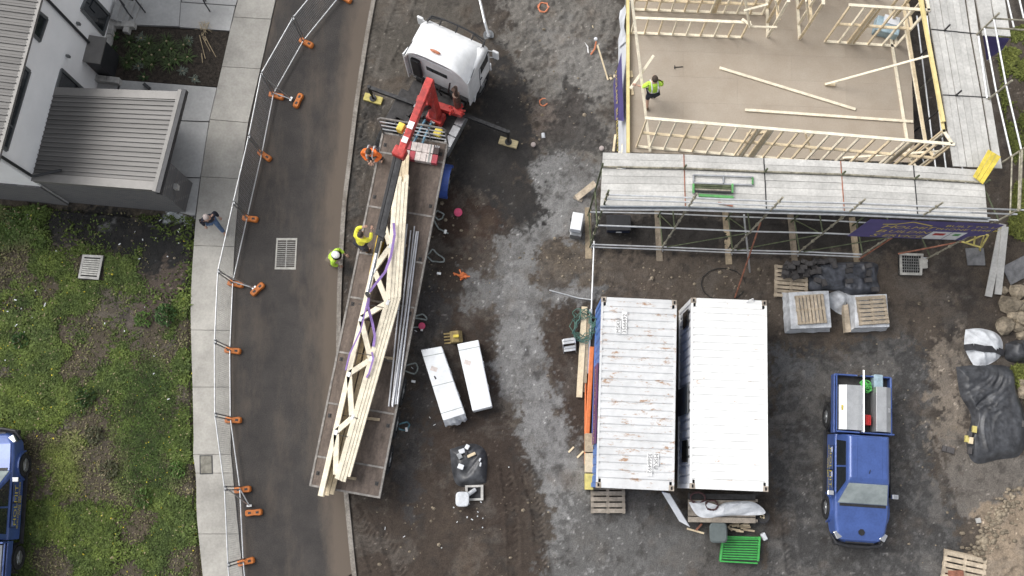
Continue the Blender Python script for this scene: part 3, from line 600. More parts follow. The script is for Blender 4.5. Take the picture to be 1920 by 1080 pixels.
def put_block(px, py, ang, label):
    global proto_block
    p = P(px, py, 0); p.z = 0.055 if px < y_at(ROAD_L, min(py, 1190)) else .003
    if proto_block is None: proto_block = make_block(); o = proto_block
    else: o = copy_tree(proto_block)
    o.location = p; o.rotation_euler = (0, 0, ang); tag(o, label); return o
for i in range(len(FB) - 1):
    a, b = P(*FB[i]), P(*FB[i + 1]); d = (b - a).normalized(); a, b = a + d * .03, b - d * .03; zt, zb = HF, .16
    t = thing('temporary_fence', 'galvanised wire mesh temporary fence panel, ' + where[i], 'fence', (a + b) / 2, group='temporary fence panels along the road')
    up = lambda p, z: Vector((p.x, p.y, z))
    MB().tube(up(a, zt), up(b, zt), .021, 8).build('top_rail', 'galv', t); MB().tube(up(a, zb), up(b, zb), .021, 8).build('bottom_rail', 'galv', t)
    for p in (a + d * .02, b - d * .02): MB().tube(up(p, .02), up(p, zt + .06), .021, 8).build('post', 'galv_dark', t)
    wm_ = MB()
    for k in range(1, 13): z = zb + (zt - zb) * k / 13; wm_.tube(up(a, z), up(b, z), .0055, 3, caps=False)
    for k in range(1, 34): p = a.lerp(b, k / 34); wm_.tube(up(p, zb), up(p, zt), .003, 3, caps=False)
    wm_.build('wire_mesh', 'galv_dark', t)
    if i: 
        MB().box(up(a - d * .03, HF - .12), (.16, .06, .08), rz=math.atan2(d.y, d.x)).build('clamp', 'galv_dark', t)
ANG = [0, -28, -14, -35, -8, -10, -6, 0, 6, 14]
for i in range(1, 10): put_block(FB[i][0] + 4, FB[i][1] + 3, R(ANG[i]), 'orange plastic fence foot ' + blk_w[i])
put_block(647, -2, R(-30), 'orange plastic fence foot at the top edge of the picture')
for (bx, by, an, top, foot, lb) in ((560, 190, 68, 2, (547, 188), 'upper diagonal brace'), (484, 543, 45, 5, (478, 541), 'brace beside the drain grate'), (477, 961, 5, 8, (469, 948), 'lower brace by the pit lid')):
    put_block(bx, by, R(an), 'orange plastic foot weighing down the ' + lb)
    p = P(*FB[top]); q_ = P(*foot); t = thing('stay_prop', 'galvanised stay brace propping the fence, ' + lb, 'brace', q_, group='stay braces of the fence')
    MB().tube(Vector((p.x, p.y, 1.75)), Vector((q_.x, q_.y, .12)), .018, 6).build('stay', 'galv', t); MB().tube(Vector((p.x, p.y, .2)), Vector((q_.x, q_.y, .1)), .02, 6).build('foot_tube', 'galv', t)
    MB().box((q_.x, q_.y, .11), (.16, .07, .05), rz=R(an)).build('foot_clamp', 'galv', t)
# road drain grate and grated pits
mat('galv_bar', (.22, .22, .21), .45, .6, var=.2, scale=8); mat('pit_concrete', (.38, .37, .34), .9, var=.2, scale=5, bump=.3); mat('void', (.006, .006, .007), .9, var=.1)
def grate(quad, nb, along, label, fw, z0, cross=1, conc='pit_concrete', rise=0.0, bw__=.022):
    q = [P(*p) for p in quad][::-1]; c = sum(q, Vector()) / 4; t = thing('drain_grate', label, 'drain grate', XY(c, 0)); Z = Vector((0, 0, z0))
    pit = MB().slab([p + Z - Vector((0, 0, .03)) for p in q], .05 + rise); pit.build('pit_floor', 'void', t)
    ins = [p.lerp(c, fw) for p in q]
    for i in range(4):
        fr = MB().slab([q[i] + Z, q[(i + 1) % 4] + Z, ins[(i + 1) % 4] + Z, ins[i] + Z], .028 + rise); fr.build('frame', conc, t)
    a0, a1, b0, b1 = (ins[0], ins[1], ins[3], ins[2]) if along else (ins[0], ins[3], ins[1], ins[2])
    for k in range(1, nb):
        s_ = k / nb; MB().beam(a0.lerp(a1, s_) + Z - Vector((0, 0, .012)), b0.lerp(b1, s_) + Z - Vector((0, 0, .012)), bw__, .02).build('bar', 'galv_bar', t)
    for k in range(1, cross + 1): s_ = k / (cross + 1); MB().beam(a0.lerp(b0, s_) + Z - Vector((0, 0, .016)), a1.lerp(b1, s_) + Z - Vector((0, 0, .016)), .03, .02).build('cross_bar', 'galv_bar', t)
    return t
grate([(518.5, 446.5), (557.5, 446.5), (554.5, 505.5), (515, 505)], 13, False, 'rectangular steel drain grate in the asphalt road', .14, .012)
grate([(158.5, 479), (197, 481), (188, 526), (149.5, 523)], 9, False, 'white framed grated pit lying in the weedy grass', .2, .16, 0, 'block_concrete', .12, .055)
grate([(1683, 476), (1728, 478), (1725, 518), (1684, 517)], 8, True, 'grey framed grated pit below the purple banner', .22, .18, 5, 'pit_concrete', .12)
MB().box(P(1730, 494, .12), (.28, .35, .14)).build('lid_step', 'pit_concrete', [o for o in C.objects if o.get('label', '').startswith('grey framed')][0])
# ------------------------------------------------------------------ materials for vehicles and load
mat('white_paint', (.78, .79, .80), .3, var=.09, scale=1.4, coat=.4, fine=(5, .06)); mat('black_plastic', (.02, .02, .022), .5, var=.3, scale=6); mat('rubber', (.022, .022, .023), .85, var=.35, scale=10)
mat('crane_red', (.42, .04, .034), .45, var=.3, scale=3, coat=.15, fine=(9, .2)); mat('alloy', (.55, .56, .57), .35, .85, var=.15, scale=5); mat('exhaust', (.16, .11, .09), .45, .7, var=.4, scale=6)
mat('deck_brown', (.125, .098, .082), .8, var=.28, scale=1.5, bump=.25, objvar=.1, fine=(16, .14), stretch=(1, 2.5, 1)); mat('deck_rail', (.23, .215, .2), .6, .3, var=.25, scale=5, fine=(12, .15)); mat('chassis', (.045, .043, .043), .7, .2, var=.3, scale=5)
mat('guard_blue', (.05, .10, .36), .4, var=.15, scale=4); mat('amber', (.45, .17, .09), .4, var=.2); mat('pad_timber', (.50, .42, .25), .85, var=.2, scale=4, stretch=(1, 8, 1)); mat('pad_yellow', (.55, .47, .16), .85, var=.2, scale=4)
mat('pine', (.66, .55, .38), .75, var=.13, scale=5, stretch=(1, 1, 1), objvar=.10, fine=(22, .08), spec=.25); mat('pine_pale', (.74, .67, .53), .75, var=.12, scale=5, objvar=.08, fine=(22, .08), spec=.25); mat('pine_old', (.36, .29, .2), .85, var=.25, scale=5, objvar=.15, fine=(22, .12))
mat('steel_tube', (.66, .67, .70), .4, .3, var=.12, scale=5); mat('purple_web', (.26, .17, .42), .8, var=.15); mat('grey_web', (.27, .30, .29), .85, var=.25, scale=9); mat('teal_web', (.10, .20, .24), .85, var=.25, scale=9); mat('yellow_paint', (.66, .52, .08), .5, var=.2, scale=4)
def wheel_parts(t, c, r, wd, axis, rim='alloy', local=True):
    c = Vector(c); ax = Vector(axis).normalized(); prof = [(.62, .5), (.9, .5), (1, .38), (1, -.38), (.9, -.5), (.62, -.5)]
    a = ax.orthogonal().normalized(); b = ax.cross(a); rings = []
    for i in range(20):
        th = 2 * math.pi * i / 20; d = a * math.cos(th) + b * math.sin(th); rings.append([c + d * r * q + ax * wd * s_ for q, s_ in prof])
    rings.append(rings[0]); ty = MB().loft(rings, caps=False).build('tyre', 'rubber', t, local=local, smooth=False)
    rm_ = MB().tube(c - ax * wd * .3, c + ax * wd * .34, r * .63, 16); 
    for i in range(6):
        th = 2 * math.pi * i / 6; d = a * math.cos(th) + b * math.sin(th); rm_.beam(c + ax * wd * .38 + d * r * .12, c + ax * wd * .38 + d * r * .56, r * .16, .02, up=ax)
    rm_.tube(c + ax * wd * .33, c + ax * wd * .5, r * .18, 10); rm_.build('rim', rim, ty, local=local)
# ------------------------------------------------------------------ flatbed trailer
HD = 1.35
FL, FR, RL_, RR_ = P(715, 249, HD), P(842.5, 265.6, HD), P(581, 909, HD), P(711, 937, HD)
rc, fc = (RL_ + RR_) / 2, (FL + FR) / 2; TH = heading(rc, fc); TLn = (fc - rc).length; TWd = ((FL - FR).length + (RL_ - RR_).length) / 2
trailer = thing('flatbed_trailer', 'long brown decked flatbed trailer carrying roof trusses', 'trailer', XY(rc), TH)
TM = Matrix.Translation(XY(rc)) @ Matrix.Rotation(TH, 4, 'Z')
def tl(x, y, z): return TM @ Vector((x, y, z))
def T_of(px, py, h):   # trailer-local coordinates of a surveyed place
    return TM.inverted() @ P(px, py, h)
cuts = [0, .08, .224, .364, .518, .645, .78, .94, 1.0]; hw = TWd / 2
for i, (a, b) in enumerate(zip(cuts[:-1], cuts[1:])):
    for s_ in (-1, 1):
        y0, y1 = (0.004, hw - .07) if s_ > 0 else (-hw + .07, -.004); MB().box(((a + b) / 2 * TLn, (y0 + y1) / 2, HD - .04), ((b - a) * TLn - .07, y1 - y0, .06)).build('deck_panel', 'deck_brown', trailer, local=True)
    if 0 < i: MB().box((a * TLn, 0, HD - .03), (.062, 2 * hw - .15, .07)).build('cross_strip', 'deck_rail', trailer, local=True)
for s_ in (-1, 1): MB().box((TLn / 2, s_ * (hw - .033), HD - .07), (TLn, .066, .16)).build('side_rail', 'deck_rail', trailer, local=True)
for x in (.03, TLn - .03): MB().box((x, 0, HD - .075), (.064, 2 * hw - .14, .15)).build('end_rail', 'deck_rail', trailer, local=True)
for k in range(7):
    for s_ in (-1, 1):
        x = .45 + k * (TLn - .9) / 6; MB().box((x, s_ * (hw - .2), HD - .005), (.13, .11, .012)).tube((x - .03, s_ * (hw - .2), HD + .012), (x + .03, s_ * (hw - .2), HD + .012), .018, 6).build('lashing_ring', 'chassis', trailer, local=True)
for s_ in (-.45, .45): MB().box((TLn / 2, s_, HD - .27), (TLn - .3, .14, .34)).build('chassis_beam', 'chassis', trailer, local=True)
for k in range(12): MB().box((.4 + k * (TLn - .8) / 11, 0, HD - .17), (.08, 2 * hw - .2, .1)).build('crossmember', 'chassis', trailer, local=True)
for x in [T_of(751, 733, .5).x, T_of(742, 795, .5).x, T_of(731, 862, .5).x]:
    for s_ in (-1, 1): wheel_parts(trailer, (x, s_ * (hw - .13), .5), .5, .28, (0, s_, 0))
    MB().tube((x, -hw + .3, .5), (x, hw - .3, .5), .07, 8).build('axle', 'chassis', trailer, local=True)
bx = T_of(842, 335, .9).x; wheel_parts(trailer, (bx, -hw - .06, .5), .48, .26, (0, -1, 0))
gd = []
for k in range(9):
    th = R(-10 + k * 25); rr = .58; gd.append([Vector((bx + math.cos(th) * rr * 1.05, -hw + .08, .5 + math.sin(th) * rr)), Vector((bx + math.cos(th) * rr * 1.05, -hw - .22, .5 + math.sin(th) * rr)), Vector((bx + math.cos(th) * (rr - .03), -hw - .22, .5 + math.sin(th) * (rr - .03))), Vector((bx + math.cos(th) * (rr - .03), -hw + .08, .5 + math.sin(th) * (rr - .03)))])
MB().loft(gd).build('mudguard', 'guard_blue', trailer, local=True)
hb_ = [(x_, HD + z_) for x_, z_ in ((0, 0), (0, 1.5))]
xf = TLn - .02
fr = MB().path([(xf, hw - .03, HD), (xf, hw - .03, HD + 1.3), (xf, hw - .12, HD + 1.45), (xf, -hw + .12, HD + 1.45), (xf, -hw + .03, HD + 1.3), (xf, -hw + .03, HD)], .035, 8); hbd = fr.build('headboard', 'deck_rail', trailer, local=True)
for z in (.35, .72, 1.08): MB().tube((xf, -hw + .05, HD + z), (xf, hw - .05, HD + z), .022, 6).build('headboard_rail', 'galv', hbd, local=True)
for y in (-.55, 0, .55): MB().tube((xf, y, HD), (xf, y, HD + 1.44), .022, 6).build('headboard_post', 'galv_dark', hbd, local=True)
for s_ in (-1, 1): MB().box((.02, s_ * .9, HD - .28), (.05, .3, .12)).build('tail_light', 'crane_red', trailer, local=True)

# ------------------------------------------------------------------ prime mover with loader crane
CH = R(90 - 26); co = P(806, 132, 3.5)
truck = thing('crane_truck', 'white prime mover with red folding loader crane behind its cab', 'truck', XY(co), CH)
KM = Matrix.Translation(XY(co)) @ Matrix.Rotation(CH, 4, 'Z')
def tk(px, py, h): return KM.inverted() @ P(px, py, h)
def rrect(x, hw_, z0, z1, r, n=4, top=None):
    pts = []; top = top or hw_
    for (cy, cz, a0) in ((hw_ - r, z0 + r, -90), (top - r, z1 - r, 0), (-top + r, z1 - r, 90), (-hw_ + r, z0 + r, 180)):
        for i in range(n + 1): a = R(a0 + 90 * i / n); pts.append(Vector((x, cy + r * math.cos(a), cz + r * math.sin(a))))
    return pts
cab = MB().loft([rrect(.22, 1.17, .75, 2.85, .10), rrect(1.0, 1.2, .75, 2.95, .12), rrect(1.9, 1.2, .75, 2.95, .14), rrect(2.35, 1.17, .75, 2.7, .16), rrect(2.62, 1.12, .72, 1.9, .18), rrect(2.68, 1.1, .62, 1.2, .18)]).build('cab', 'white_paint', truck, local=True, smooth=False, bevel=.02)
# roof fairing, hollow at the back
def arch(x, hw_, zb, zt, r, t_=0):
    pts = []
    for i in range(13):
        u = -1 + 2 * i / 12; pts.append(Vector((x, -u * (hw_ - t_), zb + (zt - zb - t_) * (1 - abs(u) ** 4.5))))
    return pts
secs = [(-.06, 1.21, 2.80, 3.62), (.5, 1.18, 2.85, 3.56), (1.1, 1.12, 2.88, 3.42), (1.7, 1.06, 2.88, 3.17), (2.1, 1.0, 2.82, 2.95)]
outer = [arch(*s_, .1) for s_ in secs]; inner = [arch(s_[0] + .0, s_[1], s_[2], s_[3], .1, .05) for s_ in secs]
mb = MB(); mb.loft(outer, caps=False, closed=False); mb.loft([outer[0], inner[0]], caps=False, closed=False); mb.loft(inner[:3], caps=False, closed=False); mb.build('roof_fairing', 'white_paint', truck, local=True, smooth=True)
for s_ in (-1, 1):
    mb = MB(); mb.slab([(-.02, s_ * 1.215, .95), (.46, s_ * 1.19, .85), (.46, s_ * 1.19, 2.85), (-.04, s_ * 1.215, 2.95)], .035); mb.build('side_fairing', 'white_paint', truck, local=True)
MB().box((.215, .1, 2.2), (.02, .8, .3)).build('rear_window', 'glass_dark', truck, local=True, bevel=.005)
MB().box((.30, 0, 2.95), (.06, 1.9, .08)).build('rear_gutter', 'black_plastic', truck, local=True)
MB().box((.1, .85, 2.0), (.2, .36, 1.3)).build('intake_duct', 'black_plastic', truck, local=True, bevel=.05)
MB().box((.1, -.05, .95), (.2, 2.0, .35)).build('rear_recess', 'black_plastic', truck, local=True)
MB().ball((.42, .1, 3.63), .13, 10, (.6, 1.6, .5)).build('beacon', 'amber', truck, local=True, smooth=True)
for s_ in (-1, 1): MB().path([(0, s_ * 1.205, 2.83), (.5, s_ * 1.185, 2.88), (1.1, s_ * 1.13, 2.91), (1.7, s_ * 1.07, 2.91), (2.1, s_ * 1.01, 2.86)], .012, 4).build('roof_seam', 'dark_steel', truck, local=True)
for y_, z0_, z1_ in ((-.55, 1.2, 2.6), (.5, 1.2, 2.0), (-.15, 1.1, 1.9)): MB().path([(.18, y_, z0_), (.14, y_ + .05, (z0_ + z1_) / 2), (.19, y_ - .03, z1_)], .03, 6).build('rear_hose', 'black_plastic', truck, local=True)
MB().box((.2, 0, 1.75), (.02, 2.1, .03)).build('rear_seam', 'dark_steel', truck, local=True)
ws = MB(); ws.slab([(2.37, 1.02, 2.6), (2.37, -1.02, 2.6), (2.66, -1.04, 1.75), (2.66, 1.04, 1.75)], .02); ws.build('windscreen', 'glass_dark', truck, local=True)
vb = MB(); vb.path([(2.15, 1.05, 2.86), (2.52, 1.0, 2.85), (2.6, .6, 2.88), (2.62, 0, 2.9), (2.6, -.6, 2.88), (2.52, -1.0, 2.85), (2.15, -1.05, 2.86)], .045, 6); vb.path([(2.3, 1.0, 2.98), (2.5, .5, 3.02), (2.52, 0, 3.03), (2.5, -.5, 3.02), (2.3, -1.0, 2.98)], .03, 6)
for y in (-.6, 0, .6): vb.tube((2.2, y, 2.88), (2.5, y, 3.02), .025, 5)
vis = vb.build('sun_visor_bar', 'black_plastic', truck, local=True)
for s_ in (-1, 1):
    MB().box((1.75, s_ * 1.195, 1.65), (1.13, .03, 1.55)).build('door_gap', 'black_plastic', truck, local=True); dr = MB().box((1.75, s_ * 1.2, 1.65), (1.05, .03, 1.5)).build('door', 'white_paint', truck, local=True, bevel=.02)
    MB().box((1.72, s_ * 1.218, 2.15), (.85, .015, .52)).build('window', 'glass_dark', dr, local=True); MB().box((1.3, s_ * 1.225, 1.55), (.16, .03, .05)).build('handle', 'black_plastic', dr, local=True)
    mi = MB().path([(2.3, s_ * 1.15, 2.45), (2.4, s_ * 1.42, 2.5), (2.4, s_ * 1.42, 2.0), (2.3, s_ * 1.18, 1.95)], .02, 5).build('mirror_arm', 'white_paint', truck, local=True); MB().box((2.4, s_ * 1.44, 2.25), (.14, .24, .55)).build('mirror', 'white_paint', mi, local=True, bevel=.04)
    wheel_parts(truck, (1.55, s_ * 1.06, .52), .52, .3, (0, s_, 0)); MB().loft([[Vector((1.55 + math.cos(R(a)) * q, s_ * (1.2 if k < 2 else .9), .52 + math.sin(R(a)) * q)) for k, q in enumerate((.62, .7, .7, .62))] for a in range(0, 181, 20)]).build('wheel_arch', 'white_paint', truck, local=True)
    MB().box((2.6, s_ * .85, .95), (.14, .4, .2)).build('headlight', 'alloy', truck, local=True, bevel=.03)
MB().box((2.66, 0, .62), (.2, 2.3, .36)).build('bumper', 'white_paint', truck, local=True, bevel=.06)
MB().box((2.64, 0, 1.35), (.08, 1.5, .5)).build('grille', 'black_plastic', truck, local=True, bevel=.02)
for s_ in (-.43, .43): MB().box((-.5, s_, .82), (4.4, .1, .28)).build('chassis_rail', 'chassis', truck, local=True)
MB().box((-.45, 0, .99), (1.5, 2.0, .05)).build('catwalk', 'chassis', truck, local=True)
for x in (-1.95,):
    for s_ in (-1, 1): wheel_parts(truck, (x, s_ * .98, .52), .52, .5, (0, s_, 0))
for k in range(4): MB().box((-.35 - k * .42, -1.13, .98 - .0), (.38, .3, .06)).build('tread_plate', 'alloy', truck, local=True, bevel=.01)
MB().box((-.8, -1.13, .66), (1.6, .28, .56)).build('fuel_tank', 'alloy', truck, local=True, bevel=.08); MB().box((-.8, 1.1, .72), (1.3, .36, .56)).build('battery_box', 'chassis', truck, local=True, bevel=.05)
MB().box((-1.15, -.7, 1.2), (.32, .26, .35)).build('oil_tank', 'yellow_paint', truck, local=True, bevel=.03)
mat('hose_blue', (.12, .24, .33), .5, var=.2)
for k, (y0, y1) in enumerate(((-.3, -.45), (-.05, -.15), (.25, .1))): MB().path([(-.9, y0, 1.1), (-1.4, y0 - .1, 1.5), (-2.0, y1, 1.45), (-2.5, y1, 1.25)], .045, 6).build('air_hose', 'hose_blue', truck, local=True)
ex0 = tk(858, 198, 1.6); ex = MB().tube((ex0.x, ex0.y, 1.05), (ex0.x, ex0.y, 2.6), .13, 12).tube((ex0.x, ex0.y, 2.6), (ex0.x, ex0.y, 3.0), .075, 10); ex.path([(ex0.x, ex0.y, 2.98), (ex0.x + .02, ex0.y, 3.15), (ex0.x - .12, ex0.y, 3.3)], .075, 10); ex.build('exhaust_stack', 'exhaust', truck, local=True)
# crane: base, column, main boom, folding jib with extensions
cb = tk(818, 222, 1.1); cb.z = 0; E = lambda px, py, h: tk(px, py, h)
crane = MB().box((cb.x, cb.y, 1.2), (.42, .6, .4)).build('crane_base', 'crane_red', truck, local=True, bevel=.04)
ctop = Vector((cb.x, cb.y, 4.15))
MB().loft([[Vector((cb.x + a * s_, cb.y + b * s_, z)) for a, b in ((-1, -1), (1, -1), (1, 1), (-1, 1))] for z, s_ in ((1.3, .17), (2.6, .14), (4.25, .12))]).build('column', 'crane_red', crane, local=True, bevel=.02)
k1 = E(752, 287, 3.95)
def taper(p0, p1, w0, w1, h0, h1):
    p0, p1 = Vector(p0), Vector(p1); d = (p1 - p0).normalized(); sv = d.cross(Vector((0, 0, 1))).normalized(); u = sv.cross(d); return MB().loft([[p + sv * a * w + u * b * h for a, b in ((-.5, -.5), (.5, -.5), (.5, .5), (-.5, .5))] for p, w, h in ((p0, w0, h0), (p0.lerp(p1, .12), w0, h0 * 1.25), (p1, w1, h1))])
bm_ = taper(ctop + (ctop - k1).normalized() * .15 + Vector((0, 0, .1)), k1, .25, .21, .30, .30).build('main_boom', 'crane_red', crane, local=True, bevel=.02)
for t0, t1 in ((.58, .68), (.80, .88)):
    a, b = ctop.lerp(k1, t0), ctop.lerp(k1, t1); MB().beam(a + Vector((0, 0, .285 - .06 * t0)), b + Vector((0, 0, .28 - .06 * t0)), .19, .006).build('white_plate', 'white_paint', bm_, local=True)
MB().tube(Vector((cb.x + .2, cb.y + .15, 1.7)), ctop.lerp(k1, .35) - Vector((0, 0, .2)), .075, 8).build('lift_ram', 'black_plastic', crane, local=True)
yb = E(752, 240, 3.9); MB().box(yb, (.28, .22, .3)).build('yellow_housing', 'yellow_paint', bm_, local=True, bevel=.03)
jt = E(689, 552, 3.25); js = E(757, 262, 3.75)
MB().box(k1 + Vector((0, .05, -.05)), (.34, .42, .4)).build('knuckle', 'crane_red', crane, local=True, bevel=.05)
jib = MB().beam(js, js.lerp(jt, .52), .17, .22).build('jib', 'crane_red', crane, local=True, bevel=.02)
side = (jt - js).normalized().cross(Vector((0, 0, 1)))
for s_, m_, e_, w_ in ((.13, 'black_plastic', .62, .1), (-.06, 'black_plastic', .66, .12), (.02, 'dark_steel', .74, .1)):
    MB().beam(js.lerp(jt, .08) + side * s_ + Vector((0, 0, .12)), js.lerp(jt, e_) + side * s_ + Vector((0, 0, .10)), w_, .14).build('extension', m_, jib, local=True, bevel=.01)
MB().tube(js.lerp(jt, .6) + Vector((0, 0, .06)), jt + Vector((0, 0, .04)), .05, 8).build('jib_tube', 'alloy', jib, local=True)
MB().tube(jt + Vector((0, 0, .12)), jt - Vector((0, 0, .22)), .07, 8).build('hook_block', 'black_plastic', jib, local=True)
for t_ in (.1, .62): MB().box(js.lerp(jt, t_) + Vector((0, 0, .2)), (.18, .3, .1)).build('clamp', 'dark_steel', jib, local=True)
# outriggers
for (a, b, foot, pm) in (((780, 196), (692, 164), (704, 186), 'pad_yellow'), ((865, 214), (953, 248), (959, 268), 'pad_timber')):
    p0, p1 = E(*a, 1.15), E(*b, 1.15); og = MB().beam(p0, p1, .12, .14).build('outrigger', 'dark_steel', truck, local=True)
    f0 = E(*foot, .12); MB().tube((p1.x, p1.y, 1.25), (p1.x, p1.y, .6), .06, 8).tube((p1.x, p1.y, .6), (p1.x, p1.y, .14), .04, 8).build('leg', 'dark_steel', og, local=True); MB().tube((p1.x, p1.y, .12), (p1.x, p1.y, .16), .13, 12).build('foot_plate', 'dark_steel', og, local=True)
    wp = KM @ Vector((p1.x, p1.y, 0)); pad = MB().box(wp + Vector((0, 0, .06)), (.68, .28, .12), rz=R(-17)); single(pad, 'outrigger_pad', pm, 'timber pad under the %s outrigger foot' % ('left' if pm == 'pad_yellow' else 'right'), 'timber pad', bevel=.01)
for i in range(16): MB().box((rng.uniform(-1.5, 0), rng.uniform(-.85, .95), 1.08 + rng.random() * .12), (rng.uniform(.1, .34), rng.uniform(.1, .3), rng.uniform(.12, .3)), rz=rng.uniform(-.2, .2)).build('equipment_box', ('chassis', 'black_plastic', 'dark_steel', 'galv_dark')[i % 4], truck, local=True, bevel=.015)
ob = MB().beam(E(782, 186, 1.45), E(868, 214, 1.45), .24, .26).build('outrigger_beam', 'crane_red', truck, local=True, bevel=.02)
mb = MB()
for i in range(10): a = E(850 + rng.uniform(-8, 14), 205 + rng.uniform(-6, 14), 1.6); mb.tube(a, a + Vector((rng.gauss(0, .12), rng.gauss(0, .12), rng.uniform(-.2, .2))), .035, 5)
tag(mb.build('valve_bank', 'crane_red', truck, local=True), kind='stuff')

CABP = ('cab', 'roof_fairing', 'side_fairing', 'rear_window', 'rear_gutter', 'intake_duct', 'rear_recess', 'beacon', 'windscreen', 'sun_visor_bar', 'door', 'door_gap', 'roof_seam', 'mirror_arm', 'headlight', 'bumper', 'grille')
def squeeze(o, top):
    if top:
        for v in o.data.vertices: v.co.x = .34 + .66 * v.co.x
        for ch in o.children: squeeze(ch, True)
for o in list(truck.children):
    b_ = o.name.split('.')[0]
    if b_ in CABP: squeeze(o, True)
    elif b_ in ('wheel_arch', 'tyre') and o.data.vertices[0].co.x > .5:
        for q_ in [o] + list(o.children):
            for v in q_.data.vertices: v.co.x -= .2
# ------------------------------------------------------------------ load: trusses, tubes, boxes
LN = [(716, 420), (698, 507), (673, 598), (651, 702), (627, 811)]; RN = [(738, 362), (729, 461), (724, 567), (693, 673), (658, 782), (628, 893)]
lc, rcd = [(725, 380), (716, 420), (698, 507), (673, 598), (651, 702), (627, 811), (604, 925)], [(741, 358), (733, 461), (726, 567), (695, 673), (660, 782), (632, 900)]
def fit_line(pts): 
    n = len(pts); my = sum(p[1] for p in pts) / n; mx = sum(p[0] for p in pts) / n; k = sum((p[1] - my) * (p[0] - mx) for p in pts) / sum((p[1] - my) ** 2 for p in pts); return lambda y: mx + k * (y - my)
fl_, frr = fit_line(lc), fit_line(rcd)
tw = ['topmost, its zigzag webs fully showing', 'second from the top', 'third from the top', 'lowest, nearest the steel tubes']
for k in range(4):
    h = 2.02 - k * .022; off = k * 6.6; ow = k * .4; t = thing('roof_truss', 'pale pine roof truss lying on the trailer, ' + tw[k], 'truss', XY(P(680, 650, h)), group='pine trusses on the trailer')
    f = lambda x, y, dz=0: P(x + off, y - k * 1.5, h + dz); fw_ = lambda x, y, dz=0: P(x + ow, y, h - k * .13 + dz)
    q0, q1 = (372, 930) if k == 0 else (372, 926 - 8 * k)
    MB().beam(fw_(fl_(q0) + 4, q0), fw_(fl_(q1), q1), .16, .12).build('chord', 'pine_pale', t, bevel=.004)
    e0, e1 = 345 - (k % 2) * 12, 898 + (k % 3) * 4
    kn = (727.5, 562)
    for (a_, b_) in (((742 - (345 - e0) * -.07, e0), kn), (kn, (632 - (e1 - 900) * .28, e1))): MB().beam(f(*a_), f(*b_), .155, .14).build('chord', 'pine_pale', t, bevel=.004)
    seq = [RN[0]] + [x for pr in zip(LN, RN[1:]) for x in pr]
    for (a, b) in zip(seq[:-1], seq[1:]):
        A_, B_ = fw_(a[0] + 4, a[1]), fw_(b[0] + 2, b[1]); d = (B_ - A_).normalized(); MB().beam(A_ + d * .05, B_ - d * .05, .17, .12).build('web', 'pine_pale', t, bevel=.004)
    if k == 0:
        for (a, b) in zip(seq[1:-1], seq[1:-1]): MB().box(f(a[0] + 3, a[1], .075), (.16, .1, .006), rz=R(70)).build('nail_plate', 'galv', t)
t = thing('truss_extension', 'stack of pale pine boards lying ahead of the trusses under the crane boom', 'timber stack', XY(P(752, 380, 1.4)))
for i in range(4):
    for j in range(4): MB().beam(P(746 + i * 6.2, 286 + (i % 2) * 5, 1.5 + j * .15), P(742 + i * 6.2, 362 + (i % 3) * 6, 1.5 + j * .15), .105, .13).build('board', 'pine_pale' if i < 1 else 'pine', t, bevel=.004)
t = thing('overhang_boards', 'pale boards projecting past the trailer tail under the trusses', 'timber stack', XY(P(615, 900, 1.5)))
for i in range(3): MB().beam(P(604 + i * 9, 931 - i * 2, 1.53), P(681 + i * 9, 590 + i * 12, 1.53), .13, .1).build('board', 'pine', t, bevel=.004)
for i, y in enumerate((272, 281, 290)): single(MB().beam(P(758, y - 1, 1.42), P(779 + i * 3, y + 3, 1.42), .09, .09), 'timber_bearer', 'pine_old', 'short timber bearer on the trailer, %s of three beside the boom' % ('first', 'second', 'third')[i], 'timber bearer')
for i, (y, x0, x1) in enumerate(((348, 735, 768), (456, 728, 762), (668, 680, 740), (782, 640, 712), (893, 622, 668))): single(MB().beam(P(x0, y - 3, 1.40), P(x1, y + 5, 1.40), .09, .08), 'timber_bearer', 'pine_old', 'timber bearer crossing under the trusses, number %s from the cab' % ('one', 'two', 'three', 'four', 'five')[i], 'timber bearer')
for i, (a, b) in enumerate((((763, 420), (729, 762)), ((770, 432), (735, 760)), ((777, 424), (741, 758)), ((781, 434), (736, 763)), ((784, 434), (745, 758)))):
    A_, B_ = P(*a, 1.42 + (.06 if i == 3 else 0)), P(*b, 1.42 + (.06 if i == 3 else 0)); single(MB().tube(A_, B_, .028, 8), 'steel_tube', 'steel_tube', 'thin silver steel tube on the trailer deck, %s counting from the trusses' % ('first', 'second', 'third', 'fourth', 'fifth')[i], 'steel tube', 'silver tubes on the trailer')
mat('box_red', (.42, .07, .09), .6, var=.2, scale=5); mat('box_white', (.62, .55, .52), .6, var=.2, scale=4, objvar=.1); mat('box_dark', (.06, .04, .04), .6, var=.2)
t = thing('carton_pallet', 'shrink-wrapped red and white cartons stacked on the trailer deck', 'cartons', XY(P(797, 312)), TH)
q0 = Vector(P(797, 312, HD)); MI = Matrix.Translation(XY(q0)) @ Matrix.Rotation(TH, 4, 'Z')
for r_ in range(2):
    for c_ in range(6):
        m_ = ('box_red', 'box_white', 'box_white', 'box_white', 'box_white', 'box_dark')[5 - c_] if r_ else ('box_white', 'box_red', 'box_white', 'box_white', 'box_white', 'box_red')[5 - c_]
        o = MB().box((-.16 + r_ * .33, -.5 + c_ * .195, HD + .13), (.31, .185, .24 + rng.uniform(-.02, .02))).build('carton', m_, t, local=True, bevel=.008)
MB().ribbon([(-.34, -.3, HD + .27), (.34, -.3, HD + .27)], .03).build('strap', 'grey_web', t, local=True)
